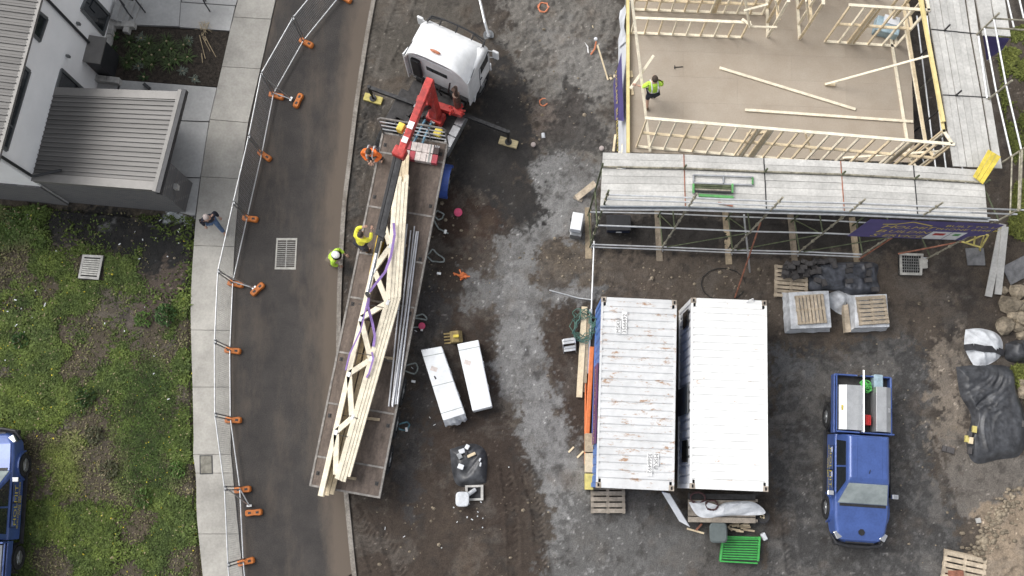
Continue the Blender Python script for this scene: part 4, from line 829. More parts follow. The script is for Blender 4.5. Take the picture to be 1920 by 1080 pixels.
text_mesh('carton_print', '310', 'white_paint', t, (.24, -.42, HD + .262), (0, -1, 0), (1, 0, 0), .12, local=True)
# slings and straps
sl = thing('lifting_sling', 'purple webbing lifting sling looped around the trusses', 'sling', XY(P(690, 560, 1.5)))
MB().ribbon([P(738, 418, 2.22), P(740, 440, 2.23), P(733, 480, 2.17), P(722, 510, 2.37), P(706, 530, 2.62), P(692, 548, 3.15)], .085, .006).build('leg', 'purple_web', sl); MB().ribbon([P(692, 552, 3.1), P(690, 575, 2.57), P(698, 605, 2.27), P(703, 630, 2.17), P(700, 650, 2.15)], .085, .006).build('leg', 'purple_web', sl)
MB().ribbon([P(697, 660, 2.17), P(700, 672, 2.17), P(692, 700, 2.15), P(687, 708, 2.12)], .06, .006).build('leg', 'purple_web', sl); mb = MB().ribbon([P(692, 552, 3.1), P(676, 620, 2.37), P(655, 665, 2.22), P(648, 694, 2.17)], .05, .006); mb.build('leg', 'purple_web', sl)
for i, (y, x0, x1) in enumerate(((575, 672, 752), (665, 658, 725), (783, 640, 690), (818, 620, 675))):
    single(MB().path([P(x0, y - 5, 1.77), P((x0 + x1) / 2, y, 2.13), P(x1, y + 8, 1.87)], .012, 5), 'steel_strap', 'dark_steel', 'dark steel strap around the trusses, %s from the crane hook' % ('first', 'second', 'third', 'fourth')[i], 'strap')
mat('yellow_hose', (.50, .33, .04), .6, var=.2)
sg = MB()
for i in range(4): sg.tube(P(712 + i * 3.5, 430 + i * 2, 1.55), P(694 + i * 3.5, 515, 1.5), .045, 6)
single(sg, 'yellow_slings', 'yellow_hose', 'yellow round slings lying between boom and trusses', 'sling')
# ------------------------------------------------------------------ timber house under construction
FH, TP = 3.0, 5.66
mat('floor_sheet', (.37, .32, .262), .8, var=.1, scale=.9, objvar=.035, fine=(20, .05), detail=7, col2=(.315, .265, .21)); mat('lvl_yellow', (.66, .55, .26), .7, var=.1, scale=4); mat('wrap_white', (.66, .68, .72), .7, var=.1, scale=1.5, bump=.4, bscale=3); mat('banner_purple', (.085, .07, .20), .6, var=.12, scale=2); mat('gold', (.62, .50, .10), .5, var=.08); mat('pipe_white', (.7, .7, .7), .5, var=.1)
fSW, fSE, fNE, fNW = P(1198, 286, FH), P(1716, 305, FH), P(1676, 55, FH), P(1178, -60, FH)
hs_ = thing('timber_house_frame', 'upper floor of an unfinished timber house with particleboard flooring', 'house frame', XY((fSW + fNE) / 2))
ux = XY(fSE - fSW).normalized(); uy = Vector((-ux.y, ux.x, 0)); L_ = (XY(fSE) - XY(fSW)).dot(ux)
def fpt(a, b, z=FH): return XY(fSW, 0) + ux * a + uy * b + Vector((0, 0, z))
def f_of(px, py, h=FH): d = XY(P(px, py, h)) - XY(fSW); return d.dot(ux), d.dot(uy)
vx, vy = f_of(1440, 66); hx0, hy0 = f_of(1184, 62); nrow = 11; SH = .9
for r_ in range(nrow):
    y0 = r_ * SH; x = -.35 - (1.8 if r_ % 2 else 0)
    while x < L_:
        a, b = max(x, -.35), min(x + 3.6, L_ + .0); x += 3.6
        if b - a < .1: continue
        segs = [(a, b)]
        if False: segs = [(s0, s1) for s0, s1 in ((a, min(b, hx0 - .1)), (max(a, vx), b)) if s1 - s0 > .1]
        for s0, s1 in segs:
            q = [fpt(s0 + .0012, y0 + .0012), fpt(s1 - .0012, y0 + .0012), fpt(s1 - .0012, y0 + SH - .0012), fpt(s0 + .0012, y0 + SH - .0012)]; MB().slab(q, .022).build('floor_sheet', 'floor_sheet', hs_)
for k in range(22): MB().beam(fpt(-.3 + k * (L_ + .2) / 21, 0, FH - .15), fpt(-.3 + k * (L_ + .2) / 21, vy, FH - .15), .045, .24).build('joist', 'pine', hs_)
def stud_wall(name, label, a, b, z0, z1, sp=.45, nog=True, m_='pine_pale', ends=True, studs=True, top='pine_pale', double=()):
    a, b = XY(a), XY(b); d = (b - a).normalized(); L2 = (b - a).length; t = thing(name, label, 'wall frame', XY((a + b) / 2, z0)); T_ = .09; th = .045
    MB().beam(XY(a, z0 + th / 2), XY(b, z0 + th / 2), T_, th).build('bottom_plate', m_, t); MB().beam(XY(a - d * .04, z1 - th / 2), XY(b + d * .04, z1 - th / 2), T_, th).build('top_plate', top, t)
    n_ = max(1, round(L2 / sp)); xs = [i * L2 / n_ for i in range(n_ + 1)] if studs else [0, L2]
    xs[0] += .025; xs[-1] -= .025; xs += [q * L2 + o_ for q in double for o_ in (.05, .1, .16)]
    for x_ in xs: p = a + d * x_; MB().beam(XY(p, z0 + th), XY(p, z1 - th), T_, .042, up=d).build('stud', 'pine' if rng.random() < .6 else m_, t)
    if nog:
        xs.sort()
        for x0, x1 in zip(xs[:-1], xs[1:]):
            if x1 - x0 > .12: MB().beam(XY(a + d * (x0 + .022), (z0 + z1) / 2 + rng.uniform(-.03, .03)), XY(a + d * (x1 - .022), (z0 + z1) / 2), T_, .042).build('noggin', 'pine', t)
    return t
cs0, cs1 = P(1212, 221, TP), P(1788, 270, TP)
stud_wall('stud_frame', 'long open pine stud wall standing along the scaffold deck', cs0, cs1, FH, TP, .47, double=(.36, .4, .86))
stud_wall('stud_frame', 'eastern pine wall frame with yellow beam along its top and no studs', P(1727, 0, TP) + Vector((0, .5, 0)), P(1770, 245, TP), FH, TP, studs=False, top='lvl_yellow')
MB().beam(XY(P(1724.5, 0, TP), TP + .06), XY(P(1767, 230, TP), TP + .06), .10, .10).build('beam', 'lvl_yellow', [o for o in C.objects if o.get('label', '').startswith('eastern')][0])
MB().beam(XY(P(1727, 0, TP), 4.3), XY(P(1770, 245, TP), 4.3), .09, .045).build('mid_rail', 'pine_pale', [o for o in C.objects if o.get('label', '').startswith('eastern')][0])
stud_wall('stud_frame', 'short pine stud return at the frame corner beside the side scaffold', P(1770, 245, TP), cs1 + Vector((-.05, .05, 0)), FH, TP, .3)
stud_wall('stud_frame', 'low pine stud wall standing below the top wall frames, left', P(1182, 62, FH), P(1391, 70.5, FH), FH, 4.15, .46, nog=False)
stud_wall('stud_frame', 'pine stud wall just behind the low stud wall, left', P(1185, 18, FH), P(1430, 27, FH), FH, 4.4, .45, double=(.6,))
stud_wall('stud_frame', 'tall pine stud wall along the very top edge of the picture', P(1185, -22, FH), P(1640, -4, FH), FH, TP, .45, double=(.3, .7))
stud_wall('stud_frame', 'pine wall frame ending in a doubled post left of the doorway', P(1439, 71, FH), P(1437, -40, FH), FH, TP, .55)
stud_wall('stud_frame', 'pine wall frame ending in a doubled post right of the doorway', P(1499, 75, FH), P(1492, -40, FH), FH, TP, .55)
stud_wall('stud_frame', 'open pine stud wall in front of the water-stained corner', P(1545, 78, FH), P(1681, 87, FH), FH, TP, .52, double=(.3,))
stud_wall('stud_frame', 'pine stud wall closing the corner by the yellow beam', P(1681, 86, FH), P(1668, 15, FH), FH, TP, .4)
MB().prism([P(1170, 330, 0), P(1690, 345, 0), P(1660, -40, 0), P(1172, -40, 0)], -.05, .22).build('slab', 'lid_concrete', hs_)
# western edge: beam, white wrapped lower wall and a hanging banner
wa, wb = P(1177, 0, FH + .1), P(1177.5, 288, FH + .1); MB().beam(wa, wb, .09, .24).build('edge_beam', 'lvl_yellow', hs_)
lw = MB(); lw.slab([XY(wa, 0), XY(wb, 0), XY(wb, 2.95), XY(wa, 2.95)], .1); lw.build('lower_wall', 'wrap_white', hs_)
for dx, z in ((-.09, 1.4), (-.12, .6)): MB().beam(XY(wa, z) + Vector((dx, -4.5, 0)), XY(wb, z) + Vector((dx, 0, 0)), .05, .07).build('batten', 'pine_pale', hs_)
bn = thing('banner', 'purple banner hung on the left side of the timber house', 'banner', XY(P(1168, 160, 0)))
b0, b1 = XY(P(1171, 100, 2.8)) + Vector((-.11, 0, 0)), XY(P(1171, 228, 2.8)) + Vector((-.11, 0, 0)); b1.x = b0.x + .03
q = [XY(b0, 2.85), XY(b1, 2.85), XY(b1 + Vector((-.16, .5, 0)), 1.6), XY(b0 + Vector((-.16, -.6, 0)), 1.6)]; MB().slab(q, .006).build('sheet', 'banner_purple', bn)
text_mesh('lettering', 'HOLMIT BUILDING', 'gold', bn, XY(b0 + Vector((-.12, -.35, 0)), 2.05), (0, -1, 0), Vector((.13, 0, 1)).normalized(), .34, extrude=.012)
tb = MB(); mb = MB()
for i in range(7):
    for j in range(5): pass
wr = MB(); wr.loft([[P(1172 - i * 3.2 + 2 * math.sin(j * 1.7 + i), 8 + j * 14 + i * 4, 2.9 - i * .8) for j in range(6)] for i in range(4)], caps=False, closed=False); single(wr, 'wrap_sheet', 'wrap_white', 'loose white building wrap flapping at the house corner', 'building wrap')
def plank(a, b, wd, th, m_, label, cat='timber', **k): return single(MB().beam(a, b, wd, th, **k), 'timber_plank', m_, label, cat, bevel=.004)
plank(P(1184, -8, 5.72), P(1219, 284, 3.1), .08, .045, 'pine_pale', 'long pale timber brace running past the worker to the scaffold')
plank(P(1349, 127, 3.04), P(1604, 205, 3.04), .09, .045, 'pine_pale', 'loose pale stud lying diagonally on the particleboard floor')
plank(P(1397, 206, 3.04), P(1712, 228, 3.04), .09, .045, 'pine_pale', 'long loose stud lying along the floor near the front wall frame')
plank(P(1548, 158, 3.08), P(1744, 104, 5.3), .07, .04, 'pine_pale', 'slender white brace rising from the floor to the yellow beam'); plank(P(1547, 158, 3.04), P(1566, 159, 3.04), .1, .05, 'pine', 'short timber cleat at the foot of the white brace')
plank(P(1400, 251, 3.04), P(1445, 246, 3.04), .09, .04, 'pine', 'short board on the floor behind the front wall frame'); plank(P(1510, 250, 3.8), P(1522, 288, 3.1), .06, .04, 'pine', 'small slanting stay in the front wall frame'); plank(P(1580, 296, 3.05), P(1770, 283, 4.3), .07, .04, 'pine_pale', 'long diagonal brace inside the front wall frame')
plank(P(1182, 133, 3.03), P(1184, 145, 3.03), .12, .05, 'pine', 'upper timber offcut by the floor edge'); plank(P(1184, 165, 3.03), P(1186, 178, 3.03), .1, .05, 'pine', 'lower timber offcut by the floor edge')
plank(P(1391, 36, 4.2), P(1409, 48, 4.2), .09, .045, 'pine_pale', 'crossed plate end at the low stud wall corner'); plank(P(1404, 50, 4.1), P(1457, 51, 4.1), .07, .045, 'pine_pale', 'white timber rail spanning the opening beside the low stud wall'); plank(P(1397, -4, 5.6), P(1405, 48, 4.2), .08, .045, 'pine_pale', 'steep pale brace at the low stud wall corner')
plank(P(1395, 20, 5.3), P(1440, 8, 5.3), .07, .045, 'pine_pale', 'pale horizontal brace left of the doorway'); plank(P(1453, -2, 5.6), P(1462, 35, 3.8), .1, .045, 'pine_pale', 'flat brace in the left doorway frame'); plank(P(1511, 0, 5.6), P(1517, 40, 3.8), .1, .045, 'pine_pale', 'flat brace in the right doorway frame')
hm = thing('hammer', 'small black hammer lying on the particleboard floor', 'hammer', P(1272, 125, FH)); MB().tube(P(1266, 126, 3.02), P(1281, 125, 3.02), .014, 6).build('handle', 'black_plastic', hm); MB().tube(P(1265, 123, 3.03), P(1265, 129, 3.03), .018, 6).build('head', 'dark_steel', hm)
mat('blue_pack', (.30, .40, .46), .5, var=.2); t = thing('material_pack', 'blue wrapped pack with white top behind the open stud wall', 'pack', XY(P(1660, 50, FH), FH)); MB().box(P(1662, 52, FH + .2), (.8, .55, .4), rz=R(-15)).build('body', 'blue_pack', t, bevel=.03); MB().box(P(1672, 38, FH + .42), (.5, .3, .06), rz=R(-15)).build('top_sheet', 'wrap_white', t, bevel=.01)

# ------------------------------------------------------------------ scaffold
DH = 5.6
mat('pallet_grey_', (.20, .165, .125), .85, var=.25, scale=5, fine=(18, .12))
mat('scaf_plank', (.50, .49, .465), .65, .15, var=.13, scale=1.6, objvar=.11, fine=(16, .1), detail=7, bump=.15); mat('scaf_tube', (.60, .61, .62), .4, .5, var=.14, scale=5); mat('scaf_green', (.085, .10, .055), .6, .2, var=.35, scale=6); mat('scaf_rust', (.30, .13, .085), .75, .2, var=.3, scale=6); mat('scaf_old', (.29, .27, .21), .7, .3, var=.35, scale=7); mat('toe_steel', (.33, .36, .39), .4, .6, var=.15)
sc = thing('scaffold', 'long steel scaffold deck in front of the timber house', 'scaffold', XY(P(1480, 345, DH)))
TLp = [P(x, y, DH) for x, y in ((1130, 286), (1282, 289.5), (1432, 296.5), (1576, 302), (1712.5, 310), (1844, 319))]; BLp = [P(x, y, DH) for x, y in ((1125, 386), (1285, 387), (1437, 392), (1583, 396), (1720.5, 402), (1852, 408))]
rows = [(0, .128), (.132, .26), (.30, .435), (.44, .575), (.58, .715), (.72, .855), (.86, .992)]
for i in range(5):
    for (r0, r1) in rows:
        e = .004; q = [TLp[i].lerp(BLp[i], r1).lerp(TLp[i + 1].lerp(BLp[i + 1], r1), e), TLp[i].lerp(BLp[i], r1).lerp(TLp[i + 1].lerp(BLp[i + 1], r1), 1 - e), TLp[i].lerp(BLp[i], r0).lerp(TLp[i + 1].lerp(BLp[i + 1], r0), 1 - e), TLp[i].lerp(BLp[i], r0).lerp(TLp[i + 1].lerp(BLp[i + 1], r0), e)]
        dz = Vector((0, 0, rng.uniform(-.008, .008))); MB().slab([p + dz for p in q], .05).build('deck_plank', 'scaf_plank', sc)
OUT = [XY(P(x, y, 7.0)) for x, y in ((1141, 358), (1306, 364), (1467, 371), (1621, 374.5), (1766, 381))]; od = (OUT[4] - OUT[0]).normalized(); OUT.append(OUT[4] + od * 2.35)
INN = [TLp[i].lerp(BLp[i], .28) for i in range(6)]; INN = [XY(p) for p in INN]
def tube(a, b, r, m_, name, par, n=8): return MB().tube(a, b, r, n).build(name, m_, par)
for i, p in enumerate(OUT):
    s_ = tube(XY(p, .02), XY(p, 7.05 if i < 5 else 6.7), .03, 'scaf_old' if i else 'scaf_green', 'standard', sc); 
    for z in (1, 2, 3, 4, 5, 6.1, 6.6): MB().tube(XY(p, z), XY(p, z + .05), .055, 8).build('rosette', 'scaf_old', s_)
    MB().box(XY(p, .012) , (.16, .16, .02)).build('base_plate', 'galv', s_)
for i, p in enumerate(INN): tube(XY(p, .02), XY(p, 5.95), .03, 'scaf_green', 'standard', sc)
for i in range(5):
    for z, m_ in ((6.15, 'scaf_tube'), (6.62, 'scaf_tube'), (3.1, 'scaf_tube'), (.45, 'scaf_tube'), (5.45, 'scaf_tube')):
        if z == .45 and i == 4: continue
        tube(XY(OUT[i], z), XY(OUT[i + 1], z), .026, m_, 'ledger', sc)
    if i < 4: tube(XY(OUT[i], .18) - Vector((0, .03, 0)), XY(OUT[i + 1], .18) - Vector((0, .03, 0)), .026, 'scaf_tube', 'ledger', sc)
    tube(XY(INN[i], 5.66), XY(INN[i + 1], 5.66), .032, 'scaf_old', 'ledger', sc); tube(XY(INN[i], .5), XY(INN[i + 1], .5), .026, 'scaf_tube', 'ledger', sc)
    a, b = BLp[i] + Vector((0, -.05, .06)), BLp[i + 1] + Vector((0, -.05, .06)); MB().beam(a, b, .03, .2).build('toe_board', 'toe_steel', sc); tube(a + Vector((0, -.07, -.02)), b + Vector((0, -.07, -.02)), .03, 'scaf_tube', 'edge_tube', sc)
for i in range(6):
    for z in (5.45, 3.1, .45): tube(XY(OUT[i], z), XY(INN[i], z), .026, 'scaf_green', 'transom', sc)
for i in range(1, 5): MB().beam(TLp[i] + Vector((0, 0, .004)), BLp[i] + Vector((0, 0, .004)), .03, .02).build('joint_strip', 'scaf_rust' if i % 2 else 'dark_steel', sc)
tube(P(1426, 417, 3.0), P(1378, 558, .05), .028, 'scaf_rust', 'raking_brace', sc); tube(P(1395, 403, 3.6), P(1406, 510, .05), .03, 'scaf_tube', 'raking_brace', sc); tube(P(1672, 446, 2.9), P(1611, 486, .1), .028, 'scaf_rust', 'raking_brace', sc); tube(P(1808, 452, 1.0), P(1684, 476, .3), .028, 'scaf_rust', 'raking_brace', sc)
for i in (1, 2, 3): tube(XY(OUT[i], .3), XY(OUT[i + 1], 2.9), .02, 'scaf_green', 'diagonal_brace', sc); tube(XY(INN[i], .4), XY(OUT[i], 3.0), .02, 'scaf_green', 'diagonal_brace', sc)
tube(P(1114, 452, .35), P(1109, 580, .12), .03, 'scaf_tube', 'ground_tube', sc)
for i, (x, y0, y1) in enumerate(((1104, 392, 490), (1234.5, 400, 498), (1364, 400, 497), (1498, 398, 494), (1632, 398, 492))):
    b = XY(OUT[i]); single(MB().beam(XY(INN[i], .0) + Vector((0, .3, -.0)) + Vector((0, 0, .0)), XY(b, 0) + Vector((-.05, -.42, 0)), .22, .06), 'sole_board', 'pallet_grey_' if i % 2 else 'pine_old', 'timber sole board under the scaffold, %s from its left end' % ('first', 'second', 'third', 'fourth', 'fifth')[i], 'sole board', 'sole boards under the scaffold', bevel=.005)
# side scaffold
s2 = thing('scaffold', 'side scaffold deck along the right of the timber house', 'scaffold', XY(P(1810, 150, DH)))
LE = [P(x, y, DH) for x, y in ((1719, -110), (1746.5, 55), (1767.5, 178), (1788, 312))]; RE = [P(x, y, DH) for x, y in ((1812, -105), (1836, 64), (1858, 183), (1880, 316))]
cols = [(0, .13), (.135, .265), (.28, .41), (.415, .545), (.55, .68), (.685, .80), (.84, .995)]
for i in range(3):
    for r0, r1 in cols:
        f = lambda r_, e: LE[i].lerp(RE[i], r_).lerp(LE[i + 1].lerp(RE[i + 1], r_), e); dz = Vector((0, 0, rng.uniform(-.008, .008)))
        MB().slab([f(r0, .996) + dz, f(r1, .996) + dz, f(r1, .004) + dz, f(r0, .004) + dz], .05).build('deck_plank', 'scaf_plank', s2)
for (x0, x1) in ((1838, 1866), (1867, 1893)):
    MB().slab([P(x0 + 5, 66, DH - .1), P(x1 + 2, 68, DH - .1), P(x1 - 12, -20, DH - .1), P(x0 - 12, -20, DH - .1)], .05).build('deck_plank', 'scaf_plank', s2)
for i in (1, 2): MB().beam(LE[i] + Vector((0, 0, .004)), RE[i] + Vector((0, 0, .004)), .03, .02).build('joint_strip', 'dark_steel', s2)
SO = [XY(P(x, y, 7.0)) for x, y in ((1872, 26), (1896, 152), (1925, 275))]
for i, p in enumerate(SO): tube(XY(p, 0), XY(p, 7.05), .032, 'scaf_old', 'standard', s2)
for p in (LE[1].lerp(RE[1], .27), LE[2].lerp(RE[2], .27)): tube(XY(p, 0), XY(p, 6.0), .028, 'dark_steel', 'standard', s2)
for z in (6.1, 6.7): tube(XY(SO[0], z), XY(SO[1], z), .028, 'scaf_tube', 'ledger', s2); tube(XY(SO[1], z), XY(SO[2], z), .028, 'scaf_tube', 'ledger', s2); tube(XY(SO[0], z), XY(SO[0], z) + Vector((1.5, -.1, 0)), .03, 'scaf_old', 'ledger', s2); tube(XY(SO[0], z) + Vector((.9, .0, 0)), XY(SO[0], z) + Vector((.6, 2.5, 0)), .028, 'scaf_tube', 'ledger', s2)
for z in (3.1, .5): tube(XY(SO[1], z), XY(SO[2], z), .026, 'scaf_tube', 'ledger', s2)
tube(XY(SO[2], 6.75), XY(OUT[5], 6.7), .035, 'scaf_old', 'corner_tube', s2); 
for z in (6.15, 6.62): tube(XY(OUT[4], z) + od * 1.2, XY(OUT[5], z) + od * .2, .026, 'scaf_tube', 'ledger', s2); tube(XY(OUT[5], z), XY(SO[2], z), .026, 'scaf_old', 'ledger', s2)
for dx in (0, .12): tube(P(1834 + dx * 12, 68, DH + .05), P(1850 + dx * 12, 184, DH + .05), .02, 'scaf_tube', 'loose_tube', s2)
for dx in (0.0, .35): tube(P(1719, 30, 2.0) + Vector((dx, 0, 0)), P(1756, 330, 2.0) + Vector((dx, 0, 0)), .03, 'scaf_tube', 'inner_ledger', s2)
pt = thing('purple_tarp', 'small purple sheet hanging from the side scaffold at the top right', 'tarp', XY(P(1865, 90, 0))); MB().slab([P(1843, 66, 5.4), P(1893, 72, 5.4), P(1880, 92, 4.4), P(1850, 113, 4.1)], .01).build('sheet', 'banner_purple', pt); MB().path([P(1850, 113, 4.1), P(1862, 103, 4.2), P(1880, 92, 4.4)], .02, 5).build('hem', 'pipe_white', pt)
# things lying on the deck
yp = thing('yellow_plank', 'bright yellow ribbed plank leaning over the scaffold corner', 'plank', XY(P(1850, 312, DH)))
a, b, c_, d_ = P(1824, 331, DH + .1), P(1843, 346, DH + .1), P(1877, 294, DH + .55), P(1853, 280, DH + .55)
for k in range(3): f = lambda s_: (a.lerp(b, s_), d_.lerp(c_, s_)); (p0, p1), (p2, p3) = f(k / 3 + .01), f((k + 1) / 3 - .01); MB().slab([p0, p2, p3, p1], .04).build('board', 'yellow_paint', yp, bevel=.006)
mat('green_paint', (.10, .30, .10), .5, var=.2); t = thing('aluminium_tray', 'long aluminium frame with green ends lying on the scaffold deck', 'scaffold frame', P(1355, 337, DH))
for y in (328, 343): MB().beam(P(1300, y, DH + .04), P(1412, y + 4, DH + .04), .04, .06).build('rail', 'alloy', t)
for x in (1300, 1356, 1411): MB().beam(P(x, 328 + (x - 1300) * .04, DH + .04), P(x, 343 + (x - 1300) * .04, DH + .04), .04, .06).build('end', 'green_paint' if x > 1400 else 'alloy', t)
t = thing('frame_bundle', 'bundle of dark green scaffold frames lying on the deck', 'scaffold frames', P(1337, 355, DH))
for k, (y, m_) in enumerate(((347, 'scaf_green'), (351, 'scaf_green'), (355, 'scaf_old'), (358, 'dark_steel'))): MB().beam(P(1299, y, DH + .08), P(1374, y + 3, DH + .08), .05, .08).build('bar', m_, t)
for x in (1300, 1373): MB().beam(P(x, 345, DH + .1), P(x, 362, DH + .1), .05, .1).build('end', 'green_paint', t)
MB().beam(P(1310, 366, DH + .05), P(1375, 370, DH + .05), .08, .06).build('tray', 'green_paint', t)
single(MB().beam(P(1346, 380, DH + .04), P(1374, 386, DH + .04), .05, .03), 'red_bar', 'scaf_rust', 'short rusty bar lying on the scaffold deck', 'bar')
# site banner
bn = thing('site_banner', 'long purple building company banner tied to the scaffold front', 'banner', XY(OUT[3]))
bo = lambda px, z: on_plane(px, 440, OUT[0] + Vector((0, -.06, 0)), Vector((od.y, -od.x, 0)))
pl0 = OUT[0] + Vector((od.y, -od.x, 0)) * .06; nn_ = Vector((od.y, -od.x, 0))
sA, sB = XY(on_plane(1594, 439, pl0, nn_)), XY(on_plane(1801, 451, pl0, nn_)); BZ0, BZ1 = 3.14, 5.25
Lb = (sB - sA).length; MB().slab([XY(sA, BZ0), XY(sB, BZ0), XY(sB, BZ1), XY(sA, BZ1)], .008).build('sheet', 'banner_purple', bn)
def btxt(body, u, z, size, name='lettering', m_='gold', shear=0): return text_mesh(name, body, m_, bn, XY(sA, 0) + od * u + Vector((0, 0, z)) + nn_ * .004, od, (0, 0, 1), size, shear=shear)
btxt('H', .60, 4.34, (.55, .5), shear=.2); btxt('OLMIT', .98, 4.34, (.42, .42), shear=.2); btxt('B', .62, 3.80, (.55, .46), shear=.2); btxt('UILDING', 1.0, 3.82, (.40, .40), shear=.2); btxt('S', .62, 3.28, (.55, .46), shear=.2); btxt('ERVICES', 1.0, 3.30, (.40, .40), shear=.2)
rfz = [(.55, 4.76), (.95, 4.82), (1.35, 5.12), (2.05, 4.76)]
for (p, q) in zip(rfz[:-1], rfz[1:]): MB().beam(XY(sA, p[1]) + od * p[0] + nn_ * .006, XY(sA, q[1]) + od * q[0] + nn_ * .006, .004, .07, up=(0, 0, 1)).build('roof_emblem', 'gold', bn)
btxt('BUILT TO LA', 2.45, 4.72, (.30, .30)); btxt('PHONE 0448 8', 2.3, 4.34, (.30, .30))
for (u0, u1, c2) in ((2.35, 2.95, 'crane_red'), (2.98, 3.42, 'green_paint')):
    p0, p1 = XY(sA) + od * u0 + nn_ * .012, XY(sA) + od * u1 + nn_ * .012; sg = MB().slab([XY(p0, 3.22), XY(p1, 3.22), XY(p1, 4.12), XY(p0, 4.12)], .006).build('notice_board', 'pipe_white', bn); p0, p1 = p0 + nn_ * .004 + od * .12, p1 + nn_ * .004 - od * .12; MB().slab([XY(p0, 3.7), XY(p1, 3.7), XY(p1, 3.95), XY(p0, 3.95)], .003).build('notice_mark', c2, sg)
MB().slab([XY(sB, 3.6) + od * .02, XY(sB, 3.9) + od * .4, XY(sB, 5.15) + od * .42, XY(sB, 5.25) + od * .02], .008).build('loose_end', 'banner_purple', bn)
t = thing('timber_trestle', 'small yellow timber trestle below the end of the banner', 'trestle', XY(P(1835, 455, 0)))
for a, b in (((1803, 453, 1.0), (1840, 464, 1.0)), ((1826, 434, 1.6), (1853, 441, 1.6)), ((1840, 464, 1.0), (1853, 441, 1.6)), ((1810, 455, 1.0), (1845, 440, 1.6)), ((1826, 460, 1.0), (1829, 436, 1.6)), ((1838, 464, 1.0), (1838, 470, .05)), ((1845, 442, 1.6), (1836, 468, .05))): MB().beam(P(*a), P(*b), .05, .035).build('bar', 'pad_yellow', t)
# long planks and sheets by the right scaffold corner
for i, (a, b) in enumerate((((1880, 420), (1853, 556)), ((1884, 425), (1871, 552)))): single(MB().beam(P(*a, .5 + .05 * i), P(*b, .08), .24, .06), 'weathered_plank', 'scaf_plank', 'long grey weathered scaffold plank leaning at the scaffold corner, %s of two' % ('left', 'right')[i], 'plank', bevel=.004)
mat('ply_grey', (.16, .16, .165), .8, var=.25, scale=4)
for px, lb in (([(1809, 466), (1843, 466), (1846, 498), (1813, 498)], 'square grey board on the ground below the banner end'), ([(1877, 501), (1930, 474), (1960, 500), (1894, 535)], 'grey sheet lying by the rocks at the right edge')): single(MB().prism(PX(px), .02, .07), 'ply_board', 'ply_grey', lb, 'board')
mat('site_navy', (.025, .03, .055), .5, var=.2); t = thing('site_box', 'dark navy tool chest under the left end of the scaffold', 'tool chest', XY(P(1160, 418, 0))); MB().box(P(1160, 420, .3), (.8, .5, .6)).build('body', 'site_navy', t, bevel=.02); MB().box(P(1160, 418, .62), (.84, .54, .06)).build('lid', 'black_plastic', t, bevel=.01); MB().box(P(1160, 424, .4) + Vector((0, -.22, 0)), (.2, .03, .04)).build('handle', 'pipe_white', t)

# ------------------------------------------------------------------ shipping containers
def cont_mat(name, base_c, rust):
    m = mat(name, base_c, .55, 0, var=.07, scale=.8, fine=(5, .05), detail=7); n = m.node_tree.nodes; l = m.node_tree.links; b = n['Principled BSDF']; src = b.inputs['Base Color'].links[0].from_socket; tc = [x for x in n if x.type == 'TEX_COORD'][0]
    mp = n.new('ShaderNodeMapping'); mp.inputs['Scale'].default_value = (2.2, .75, 1); l.new(tc.outputs['Object'], mp.inputs[0])
    nz = n.new('ShaderNodeTexNoise'); nz.inputs['Scale'].default_value = 2.4; nz.inputs['Detail'].default_value = 9; nz.inputs['Roughness'].default_value = .78; l.new(mp.outputs[0], nz.inputs['Vector'])
    mr = n.new('ShaderNodeMapRange'); mr.inputs[1].default_value = rust; mr.inputs[2].default_value = rust + .07; l.new(nz.outputs[0], mr.inputs[0])
    mx2 = n.new('ShaderNodeMixRGB'); l.new(mr.outputs[0], mx2.inputs[0]); l.new(src, mx2.inputs[1]); mx2.inputs[2].default_value = (.33, .20, .12, 1); l.new(mx2.outputs[0], b.inputs['Base Color']); return m
cont_mat('cont_grey', (.58, .585, .59), .555); cont_mat('cont_white', (.76, .76, .75), .61); cont_mat('cont_blue', (.09, .18, .44), .76); mat('casting', (.36, .31, .26), .7, .2, var=.4, scale=9)
CL, CW, CHt = 6.06, 2.44, 2.6
def corr(p0, ex, ey, nrm, L, Wd, pitch, depth):
    """trapezoid corrugation running along ey, repeated along ex"""
    mb = MB(); n_ = int(L / pitch); pitch = L / n_; prof = []
    for i in range(n_): prof += [(i * pitch, 0), (i * pitch + pitch * .1, 0), (i * pitch + pitch * .24, 1), (i * pitch + pitch * .86, 1)]
    prof.append((L, 0)); ra = [p0 + ex * x + nrm * depth * h for x, h in prof]; rb = [p + ey * Wd for p in ra]; mb.loft([ra, rb], caps=False, closed=False); return mb
